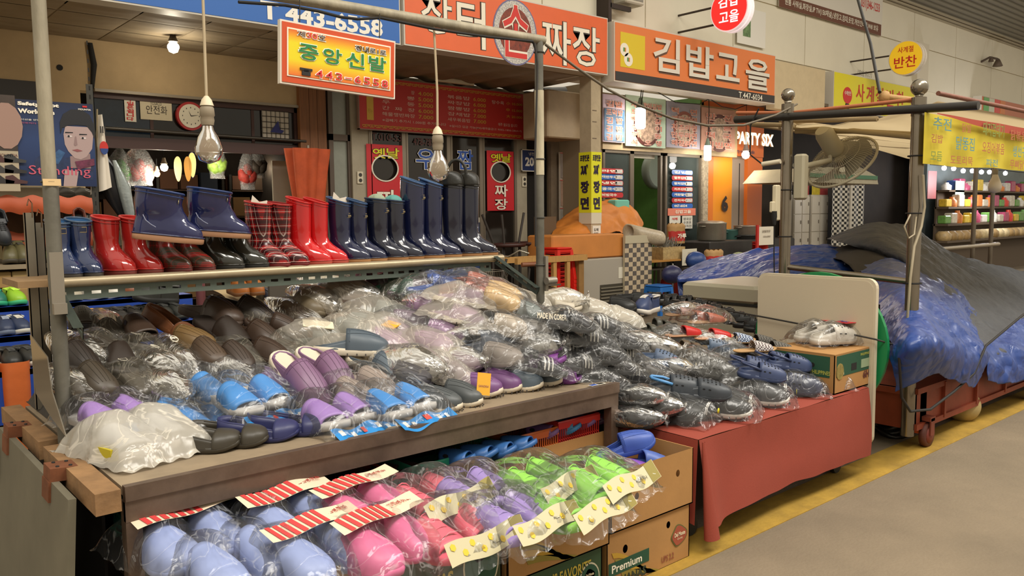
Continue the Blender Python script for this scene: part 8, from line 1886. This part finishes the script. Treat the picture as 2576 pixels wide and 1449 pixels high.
# black sandals row along the back
sr = [(1545, 782, 'clog', '1f1f1f', 'black plain clog at the far left of the back row'), (1600, 768, 'clogback', '232323', 'black closed shoe second in the back row'), (1700, 765, 'strapsandal', '1e1e1e', ''), (1738, 768, 'strapsandal', '1e1e1e', ''), (1775, 780, 'strapsandal', '1e1e1e', ''), (1812, 792, 'strapsandal', '1e1e1e', ''), (1842, 803, 'strapsandal', '1e1e1e', ''), (1870, 812, 'strapsandal', '1e1e1e', ''), (1896, 822, 'strapsandal', '1e1e1e', ''), (1924, 832, 'strapsandal', '1e1e1e', ''), (1952, 842, 'strapsandal', '1e1e1e', ''), (1985, 850, 'strapsandal', '1e1e1e', ''),
   (1660, 762, 'strapsandal', '1e1e1e', '')]
ordn = ['third', 'fourth', 'fifth', 'sixth', 'seventh', 'eighth', 'ninth', 'tenth', 'eleventh', 'last', 'partly hidden']
for i, (x, y, k_, c_, lb) in enumerate(sr):
 tt_ = max(0, min(1, (x-1545)/440)); p = at(x, y+4, Z=.95-.28*tt_)
 shoe(k_, c_, c_, x, y, lambda a, b, p=p: p, -64, lb or 'black strap sandal along the back of the red table, %s from the left' % ordn[i-2], 0, 0, 1.2, 1 if i % 2 else -1, grp='black sandals along the back')
 if k_ == 'strapsandal':
  shoe(k_, c_, c_, x, y, lambda a, b, p=p: p+V((-.05, -.02, -.0))+V((.02, -.2, -.035)), -64, 'black strap sandal in the front rank before the back row, %s from the left' % ordn[i-2], 0, 0, 1.0, 1, grp='black sandals along the back') if i % 2 == 0 and i > 4 else None
shoe('sneaker', '2e3c60', 'd0c8bc', 1628, 788, lambda a, b: at(a, b, Z=.93), -165, 'navy sneaker with white lattice straps and price tag', 0, 0, 1.15, 1, 'c9c4bc')
# white crocs in a bag on the fruit carton
o = pack(2075, 862, lambda a, b: at(a, b, Z=.8), -20, 'clear bag of white perforated clogs with red and blue logo on the fruit carton', 'croc', 'cfc8bc', 'cfc8bc', 'clear', 'flat', 0, 0, 1.25, 2, name='bagged_clogs')
MB().box(.04, -.1, .108, .12, -.02, .111).box(.04, .03, .104, .09, .09, .107).build('red_logo', mat('c4303a', .5), o); tt = text('PARA', (.05, -.03, .114), (0, -1, 0), (1, 0, 0), .06, .03, mat('2a3a8a', .5), 'lettering', None, .04, .0); tt.parent = o
# ================================================================ lower tier: packets over the cartons
ZL = .5
lbl, pnk_, cor, lav, lim = '95a4d4', 'dc6a98', 'dc5c70', '9a82c4', '8ed04a'
low = [(462, 1368, lbl, 'red', 'pale blue slippers with red striped card at the front left'), (578, 1425, lbl, None, 'pale blue slippers in the lowest left packet'), (715, 1318, lbl, 'red', 'pale blue slippers with cream striped card beside the pink ones'), (780, 1400, lbl, 'red', 'pale blue slippers with red striped card at the bottom'),
 (895, 1272, pnk_, 'red', 'pink slippers with pink card, upper packet'), (945, 1355, pnk_, 'red', 'pink slippers with pink card, lower packet'), (1060, 1240, cor, 'flower', 'coral slotted slippers with floral card, upper packet'), (1120, 1318, cor, 'flower', 'coral slotted slippers spilling over the carton edge'),
 (1175, 1205, lav, None, 'lavender slotted slippers in a gathered clear bag'), (1270, 1270, lav, 'flower', 'lavender slotted slippers with floral card, front packet'), (1330, 1178, lim, 'flower', 'lime green slotted slippers, rear left packet'), (1410, 1238, lim, 'flower', 'lime green slotted slippers with floral card over the crest carton'), (1480, 1172, lim, 'flower', 'lime green slotted slippers, right packet beside the open carton')]
for i, (x, y, c_, cdk, lb) in enumerate(low):
 z = .5 if i not in (1, 3, 5, 7, 9, 11) else .46
 slot = i >= 6
 o = pack(x, y+28+(40 if i > 7 else 22 if i > 3 else 0), z, (-80, -82, -80, -80, -80, -80, -78, -84, -84, -80, -78, -80, -80)[i], 'clear packet of '+lb if len(lb.split()) < 13 else lb, 'slide' if slot else 'clog', c_, c_, 'clear', 'flat', 4 if y > 1300 else -2, 0, 1.42, i, card=(cdk, 0) if cdk else None, name='bagged_slippers', lift=.0, extra=None if slot else 'plain')
 if slot:
  for ch in [c for c in o.children if c.name.startswith('slipper')]:
   g = MB()
   for q in range(4): g.tube([((.0+.03*q-.02), .042*cos(t), .024+(.066-.008*q)*sin(t)) for t in [.5+2.1*k/6 for k in range(7)]], .0022, 4)
   g.build('ridge', SM_(c_, .5), ch)
# baskets: brown, blue, lilac
for i, (x, y, c_, lb) in enumerate(((430, 1330, '4a3a2e', 'brown slipper in the mint basket, first from the left'), (515, 1312, '4a3a2e', 'brown slipper in the mint basket, second from the left'), (625, 1290, '43342a', 'brown slipper behind the cream striped card, left'), (700, 1268, '43342a', 'brown slipper behind the cream striped card, right'), (815, 1240, '3c2a26', 'dark brown slipper in the red basket, left'), (872, 1225, '3c2a26', 'dark brown slipper in the red basket, middle'), (965, 1198, '45302c', 'brown slipper standing up showing its reddish sole'), (1022, 1192, '45302c', 'brown slipper at the right end of the red basket'))):
 shoe('bath' if i > 3 else 'clog', c_, c_, x, y, .52, -62, lb, -22 if i == 6 else -6, 0, 1.05, 1 if i % 2 else -1, lift=-.03)
for i, (x, y, c_, lb) in enumerate(((1130, 1165, '34609a', 'blue bath slipper in the green basket, first from the left'), (1185, 1152, '34609a', 'blue bath slipper in the green basket, second from the left'), (1235, 1142, '34609a', 'blue bath slipper in the green basket, third from the left'), (1285, 1128, '34609a', 'blue bath slipper in the green basket, last on the right'), (1345, 1098, '7a5688', 'lilac bath slipper in the orange basket'), (1400, 1086, '34709a', 'teal blue slipper between the lilac ones'), (1440, 1072, '7a5688', 'lilac bath slipper in the right red basket'), (1485, 1060, '5a3a5c', 'plum slipper stamped with size at the table leg'))):
 shoe('bath', c_, c_, x, y, .56, -60, lb, -16, 0, 1.0, 1 if i % 2 else -1, lift=-.02)
shoe('clog', '3c56a4', '3c56a4', 1578, 1150, .47, -35, 'blue clog lying on top inside the open carton', -14, 0, 1.1, 1, lift=.02)
shoe('slide', '4a62a8', '4a62a8', 1625, 1180, .43, -25, 'blue slipper footbed in the open carton', 4, 10, 1.1, -1)
shoe('slide', '7a4aa8', '7a4aa8', 1575, 1200, .42, -20, 'purple slipper at the front of the open carton', 0, 0, 1.1, 1)
# ================================================================ shoe shop display at the left
orc = mat('b0502a', .6, bump=.25, bs=9, var=.15, vs_=3); blc = mat('20439a', .5, bump=.2, bs=8, var=.1)
def shelf(px0, px1, py, Y, dep, name, label, m, th=.03):
 a = at(px0, py, Y=Y); b = at(px1, py, Y=Y); z = at((px0+px1)/2, py, Y=Y).z
 o = MB().box(a.x, Y, z-th, b.x, Y+dep, z).build(name, m); tag(o, label, 'shelf'); return z
bdm = mat('8a7a62', .6, var=.15)
YR = 6.7
z1 = shelf(-60, 238, 507, YR, .5, 'shelf_board', 'upper display board of the shoe shop rack', bdm)
z2 = shelf(-60, 238, 664, YR-.25, .6, 'shelf_board', 'middle display board of the shoe shop rack', bdm)
tag(MB().box(at(-60, 600, Y=YR+.45).x, YR+.46, 0, at(245, 600, Y=YR+.45).x, YR+.5, z1+.0).build('rack_back', mat('5a3c22', .8, var=.4, vs_=3)), 'brown cluttered back of the left display rack', 'rack')
for (py, Y, lb) in ((515, YR-.02, 'orange cloth strip under the upper display board'), (603, YR+.2, 'orange cloth strip behind the hanging shoes')):
 a = at(-60, py, Y=Y); b = at(232, py, Y=Y); z = at(100, py, Y=Y).z
 tag(MB().grid(lambda u, v: (a.x+u*(b.x-a.x), Y-.02*sin(v*3), z+.06-.12*v+.01*sin(u*30)), 40, 4).build('orange_cloth', orc), lb, 'cloth')
sap = at(228, 300, Y=YR-.02); 
o = empty('slotted_post', (sap.x, YR-.02, 0), 0, 'dark slotted steel post beside the posters', 'post')
o2 = slotted((sap.x, YR-.02, 0.4), (sap.x+.0001, YR-.02, at(215, 212, Y=YR).z), .05, (0, 1, 0), 'slotted_angle', None); bpy.data.objects.remove(o2)
kid(MB().box(sap.x-.02, YR-.02, 0, sap.x+.03, YR-.016, at(215, 212, Y=YR).z).box(sap.x+.026, YR-.02, 0, sap.x+.03, YR+.02, at(215, 212, Y=YR).z), 'angle', mat('3c3a34', .5, .4), o)
g = MB()
for k in range(38): g.box(sap.x, YR-.022, .5+k*.065, sap.x+.008, YR-.0195, .53+k*.065)
tag(kid(g, 'slot', dark, o), kind='stuff')
# posters
YPp = YR-.06
a = at(50, 466, Y=YPp); b = at(232, 250, Y=YPp); zt = at(140, 256, Y=YPp).z; zb = at(140, 468, Y=YPp).z
po = empty('poster', (a.x, YPp, zb), 0, 'dark blue safety shoe poster with young man portrait and pink script', 'poster')
PW, PH = b.x-a.x, zt-zb
MB().box(0, 0, 0, PW, .004, PH).build('sheet', gradmat([(0, '16264a'), (.55, '243a66'), (1, '14203e')], 2, .4, 'Object', 0, PH), po)
def poly(pts, m, name, lift):
 return MB()._add([(x*PW, -lift, z*PH) for x, z in pts], [tuple(range(len(pts)))], False).build(name, m, po)
def ell(cx_, cz_, rx, rz, n=28, a0=0): return [(cx_+rx*cos(2*pi*k/n), cz_+rz*sin(2*pi*k/n)) for k in range(n)]
skin = mat('a8908c', .6); skn2 = mat('8c7270', .6); hair = mat('16161c', .5)
poly([(.2, .12), (.95, .08), (.98, .3), (.85, .38), (.6, .34), (.35, .42), (.2, .3)], mat('1c2c50', .6, var=.5, vs_=14), 'jacket_print', .001)
poly([(.35, .3), (.52, .44), (.6, .4), (.5, .26)], mat('2f5580', .6, var=.5, vs_=20), 'hood_print', .002)
poly([(.66, .36), (.93, .4), (.93, .22), (.66, .22)], skn2, 'neck_print', .0015)
poly([(.59, .62), (.6, .5), (.64, .42), (.72, .34), (.8, .325), (.88, .36), (.96, .46), (.985, .62), (.97, .72), (.62, .72)], skin, 'face_print', .003)
poly([(.58, .7), (.55, .62), (.55, .76), (.6, .86), (.7, .92), (.84, .93), (.95, .87), (1.0, .76), (1.0, .58), (.965, .66), (.9, .735), (.78, .74), (.66, .73), (.6, .7)], hair, 'hair_print', .004)
for cx_, cz_ in ((.665, .6), (.85, .585)):
 poly(ell(cx_, cz_, .04, .012, 12), mat('cfc0bc', .5), 'eye_print', .005); poly(ell(cx_-.01, cz_, .016, .012, 10), hair, 'iris_print', .006)
 poly([(cx_-.055, cz_+.035), (cx_+.05, cz_+.04), (cx_+.05, cz_+.05), (cx_-.05, cz_+.05)], hair, 'brow_print', .005)
poly([(.74, .6), (.755, .6), (.765, .5), (.735, .485), (.72, .5)], skn2, 'nose_print', .005); poly([(.69, .435), (.76, .45), (.83, .43), (.76, .415)], mat('8a4a4c', .5), 'mouth_print', .005)
poly([(.72, .3), (.98, .34), (.98, .26), (.75, .2)], mat('6a2a44', .6, var=.6, vs_=30), 'scarf_print', .006)
poly([(.55, .0), (.72, .0), (.76, .18), (.58, .2)], skin, 'hand_print', .006)
def ptx(s, x, z, w_, h_, m, b=.03): t = text(s, (x*PW, -.007, z*PH), RX, UPZ, w_*PW, h_*PH, m, 'lettering', None, b, .0); t.parent = po
ptx('Safety Foot', .03, .92, .52, .055, of, .05); ptx('Work Line', .03, .84, .46, .055, of, .05); ptx('MOUNTIA', .8, .92, .17, .02, of); ptx('시선을 안할 수', .06, .76, .3, .02, of, 0); ptx('따뜻하다 편안하다', .06, .72, .4, .02, mat('b04a6a', .5), 0)
ptx('Standing', .12, .1, .8, .14, mat('c4566a', .5), .0); MB().box(.86*PW, -.006, .955*PH, .92*PW, -.004, .975*PH).build('logo_print', red, po)
a2 = at(-80, 490, Y=YPp-.02); b2 = at(62, 250, Y=YPp-.02)
p2 = empty('poster', (a2.x, YPp-.02, zb-.04), 0, 'partly hidden brown poster with trainer pictures at the left edge', 'poster')
w2 = b2.x-a2.x-.06; h2 = PH+.06
MB().box(0, 0, h2*.42, w2, .004, h2).build('sheet', mat('3a2e26', .6, var=.5, vs_=4), p2); MB().box(0, 0, 0, w2, .004, h2*.42).build('lower_sheet', mat('a89a82', .6), p2)
for k in range(6):
 x0 = w2*(.46+.26*(k % 2)); zz = h2*(.08+.11*(k//2)); 
 MB()._add([(x0, -.003, zz), (x0+.13, -.003, zz), (x0+.135, -.003, zz+.018), (x0+.08, -.003, zz+.03), (x0+.045, -.003, zz+.06), (x0, -.003, zz+.05)], [tuple(range(6))]).build('shoe_print', mat(('2a2624', '4a2a28', '3a3836')[k % 3], .6), p2)
MB().prism([(w2*.8+.1*cos(t), h2*.68+.16*sin(t)) for t in [2*pi*k/14 for k in range(14)]], -.003, -.001, 'Y').build('hand_print', mat('9a7a6c', .6), p2)
t = text('MOUNTIA', (w2*.6, -.003, h2*.36), RX, UPZ, .12, .02, mat('6a3a36', .6), 'lettering', None, 0, 0); t.parent = p2
rect('mirror', -60, 200, 120, 262, Y2-.02, .02, mat('241d18', .3)); tag(bpy.data.objects['mirror'], 'dark framed panel above the posters', 'panel')
# things on the upper board
cx_ = at(40, 495, Y=YR+.1); o = MB().rbox(cx_.x-.16, YR+.08, z1, cx_.x+.2, YR+.35, z1+.11, .01).build('shoe_box', mat('b3a68c', .7)); tag(o, 'cream lidded box on the upper display board', 'box')
for k, (px_, cc_) in enumerate(((125, 'a39a86'), (165, '5a544a'), (205, '6a6458'))):
 x = at(px_, 495, Y=YR+.15).x; o = MB().grid(lambda u, v: (.12*sin(u*pi)*cos(v*2*pi), .12*sin(u*pi)*sin(v*2*pi), .05+.05*cos(u*pi)*(1+.3*sin(v*19))), 8, 20).build('plastic_bag', mat(cc_, .4, bump=.5, bs=20)); o.location = (x, YR+.2, z1); tag(o, 'crumpled flat bag on the upper board, %s' % ('next to the cream box', 'middle', 'by the slotted post')[k], 'bag')
# hanging shoes
def hshoe(kind, c1, c2, px_, py, Y, yaw, label, s=1., pitch=0, side=1, extra=None, grp=None, cat=None):
 p = at(px_, py, Y=Y); o = put(parts(kind, c1, c2, side, extra), KN[kind], tuple(p), (0, D(pitch), D(yaw)), s); return tag(o, label, KN[kind].replace('_', ' '), grp)
hshoe('sneaker', '5a2c1e', '2a2420', 200, 580, YR-.1, -95, 'brown leather shoe hung on a clip under the orange strip', 1.0, 55)
hshoe('sneaker', '2e2a26', '24201e', 178, 552, YR+.1, -95, 'dark trainer hung on a clip left of the brown shoe', .95, 55)
hshoe('sneaker', '3a352e', '2a2622', 210, 548, YR+.1, -80, 'dark laced trainer hung high by the navy boots', .95, 55, -1)
hshoe('sneaker', '2a2c30', '1e1c1a', -2, 585, YR-.1, -85, 'black shoe hanging cut by the left frame edge', 1., 50)
lv = [(22, 'boot_low', '5a5436', 'olive ankle boot on the middle board'), (52, 'boot_low', '5a5436', 'olive ankle boot beside its mate on the middle board'), (95, 'sneaker', '5a6a34', 'green trainer on the middle board'), (140, 'sneaker', '2c2c2a', 'dark trainer behind the navy boots'), (180, 'boot_low', '2e2a26', 'dark boot behind the short navy boots'), (222, 'sneaker', '3a3834', 'grey trainer at the end of the middle board')]
for i, (px_, k_, c_, lb) in enumerate(lv):
 p = at(px_, 655, Y=YR-.08); o = put(parts(k_, c_, '3a3428', 1 if i % 2 else -1, '8a8a60' if 'green' in lb else '3a352c'), KN[k_], (p.x, YR-.08, z2), (0, 0, D(-88)), 1.0); tag(o, lb, 'shoe')
for i, px_ in enumerate((-20, 30, 95, 150)):
 a = at(px_, 680, Y=YR-.2); w_ = at(px_+52, 680, Y=YR-.2).x-a.x; zt_ = z2-.04
 for j in range(2):
  o = MB().rbox(a.x, YR-.2, zt_-.12*(j+1), a.x+w_-.01, YR+.1, zt_-.12*j-.008, .006).build('shoe_box', mat(('9c7a48', 'a88a58')[(i+j) % 2], .75)); tag(o, 'tan shoe box below the middle board, %s, %s row' % (('by the frame edge', 'second along', 'third along', 'fourth along')[i], ('upper', 'lower')[j]), 'box')
# blue tiered table
tiers = [(762, 7.55, -60, 330), (838, 7.05, -60, 480), (918, 6.6, -60, 150)]
T_Z = []
for i, (py, Y, x0, x1) in enumerate(((752, 6.25, -60, 470), (822, 5.8, -60, 475), (902, 5.4, -60, 300))):
 a = at(x0, py, Y=Y); b = at(x1, py, Y=Y); z = at(200, py+4, Y=Y).z; T_Z.append((Y, z))
 tag(MB().box(a.x, Y-.12, z-.03, b.x, Y+.36, z).box(a.x, Y-.12, z-.3, b.x, Y-.1, z).build('display_step', blc), 'blue cloth covered display step, %s one' % ('rear', 'middle', 'front')[i], 'shelf')
 for xx in (a.x+.1, b.x-.1): pass
tag(MB().box(at(-60, 900, Y=5.7).x, 5.31, 0, at(470, 900, Y=5.6).x, 6.5, T_Z[2][1]-.31).build('display_plinth', mat('3a342c', .8)), 'dark base under the blue display steps', 'base')
def trow(ti, items):
 Y, z = T_Z[ti]
 for i, (px_, k_, c1, c2, ex, lb, yw) in enumerate(items):
  x = at(px_, 800, Y=Y+.02).x; o = put(parts(k_, c1, c2, 1 if i % 2 else -1, ex), KN[k_], (x, Y+.04, z), (0, 0, D(yw)), 1.0); tag(o, lb, 'shoe')
trow(0, [(-8, 'sneaker', '1f6a5a', '2a9a70', '3aa88a', 'teal trainer at the left edge, rear step', -85), (40, 'sneaker', '8ab82a', '3aa870', 'b8e04a', 'lime green trainer with mint sole on the rear step', -85), (180, 'clogback', 'a39a88', 'a39a88', None, 'bagged beige shoe behind the yellow lined trainers', -80), (236, 'sneaker', 'd0cbc0', 'c9c4b8', 'e0dcd4', 'white strap trainer on the rear step, left of pair', -70), (272, 'sneaker', 'd0cbc0', 'c9c4b8', 'e0dcd4', 'white strap trainer on the rear step, right of pair', -60), (322, 'boot_low', '7a4426', '3a2418', 'c9a878', 'brown laced boot behind the black trainers', -85), (350, 'boot_low', '7a4426', '3a2418', 'c9a878', 'brown laced boot half hidden by the side turned trainer', -80)])
trow(1, [(8, 'sneaker', '24304c', '5a6478', '8a92a4', 'navy trainer at the left edge, middle step', -85), (45, 'sneaker', '24304c', 'b8b4a8', 'c4c0b4', 'navy trainer with white laces behind the channel post', -85), (112, 'sneaker', '4a473c', 'c4beb0', '8a8a80', 'grey green trainer between the posts', -85), (205, 'sneaker', '2c2b28', '3a3832', 'd09a1e', 'black trainer with yellow lining, left of pair', -80), (252, 'sneaker', '2c2b28', '3a3832', 'd09a1e', 'black trainer with yellow lining, right of pair', -80), (292, 'sneaker', '1e1c1a', 'c9c4b8', '2c2a28', 'black trainer with white sole, left of pair', -72), (330, 'sneaker', '1e1c1a', 'c9c4b8', '2c2a28', 'black trainer with white sole, right of pair', -68), (372, 'sneaker', '22231f', '22231f', '2c2c2a', 'all black trainer, left of three', -82), (408, 'sneaker', '22231f', '22231f', '2c2c2a', 'all black trainer, middle of three', -80), (440, 'sneaker', '22231f', '22231f', '2c2c2a', 'all black trainer, right of three', -76)])
Y, z = T_Z[1]; o = put(parts('sneaker', '22231f', '1a1a18', 1, '5a5a58'), 'sneaker', (at(398, 780, Y=Y+.05).x, Y+.1, z+.115), (0, D(-8), D(-165)), 1.25); tag(o, 'black trainer laid sideways on top of the three', 'shoe')
trow(2, [(15, 'sneaker', '1e1e1c', 'b8b2a4', '3a3a38', 'black trainer at the left edge, front step', -80), (62, 'sneaker', '1e1e1c', 'b8b2a4', '3a3a38', 'black trainer behind the channel post, front step', -80), (110, 'sneaker', '8a8478', '9a9488', 'a8a294', 'beige trainer by the left pole, front step', -80)])
for k, (x0, x1) in enumerate(((-40, 4), (6, 92))):
 a = at(x0, 1040, Y=5.25); b = at(x1, 1040, Y=5.25); zt = at(40, 912, Y=5.25).z; cxx = (a.x+b.x)/2; ww = (b.x-a.x)/2
 o = MB().grid(lambda u, v: (cxx+ww*(abs(cos(v*2*pi))**.5*(1 if cos(v*2*pi) > 0 else -1))*(.96+.04*sin(u*9)), 5.25+.2+.2*(abs(sin(v*2*pi))**.5*(1 if sin(v*2*pi) > 0 else -1)), zt*u*(1-.0*v)), 12, 40).build('orange_sack', mat('c0602a', .55, bump=.4, bs=8, var=.12)); tag(o, ('orange wrapped bale at the left edge', 'orange wrapped bale under the display steps')[k], 'bale')
# cream cloth table with boots at the right of the display
a = at(535, 735, Y=7.6); 
def Fc2(u, v):
 t = bez([[at(520, 725, Y=6.9), at(620, 722, Y=6.9), at(720, 722, Y=6.9)], [at(560, 742, Y=6.3), at(650, 745, Y=6.3), at(740, 745, Y=6.3)], [at(600, 790, Y=5.8), at(660, 792, Y=5.8), at(740, 800, Y=5.8)], [at(640, 835, Y=5.6), at(690, 838, Y=5.6), at(745, 850, Y=5.6)]], u, v); return t
tag(MB().grid(Fc2, 20, 16).build('cream_cloth', mat('b39c74', .75, bump=.2, bs=10)), 'cream cloth slope between the display steps and the heap', 'cloth')
for px_, py, k_, c1, c2, ex, lb in ((598, 742, 'boot_low', '9a5a24', '6a4424', 'd0b078', 'tan laced boot on the cream cloth, left of pair'), (636, 740, 'boot_low', '9a5a24', '6a4424', 'd0b078', 'tan laced boot on the cream cloth, right of pair'), (672, 762, 'sneaker', '2a2e3a', '8a8678', '4a4a50', 'navy trainer beside the black shoes on the cream cloth'), (700, 748, 'sneaker', '1e1e1e', '1e1e1e', '3a3a3a', 'black shoe stacked upper at the grey panel'), (695, 790, 'sneaker', '1e1e1e', '1e1e1e', '3a3a3a', 'black shoe stacked lower at the grey panel')):
 hshoe(k_, c1, c2, px_, py, 6.1, -88, lb, 1.0, 5, 1, ex)
g0 = at(722, 760, Y=5.25); tag(MB().box(at(703, 760, Y=5.25).x, 5.4, 0, at(770, 760, Y=5.25).x, 5.43, at(730, 712, Y=5.25).z).build('grey_board', mat('4c443a', .7)), 'dull grey upright panel behind the beige knotted bags', 'panel')
pp = at(505, 740, Y=6.3); tag(MB().rod((pp.x, 6.3, 0), (pp.x, 6.3, at(505, 700, Y=6.3).z+.1), .035, 10).build('pink_post', mat('6a3a3c', .5)), 'dull pink post beside the cream cloth', 'post')
# cartons stacked beneath
for k in range(3):
 a = at(540+55*k, 800, Y=6.3); tag(MB().rbox(a.x, 6.3, 0, a.x+.32, 6.6, at(600, 760+10*k, Y=6.3).z-.1, .01).build('cardboard_box', mat('7a5630', .8)), 'brown carton under the cream cloth, %s' % ('left', 'middle', 'right')[k], 'box')
fill_texts()
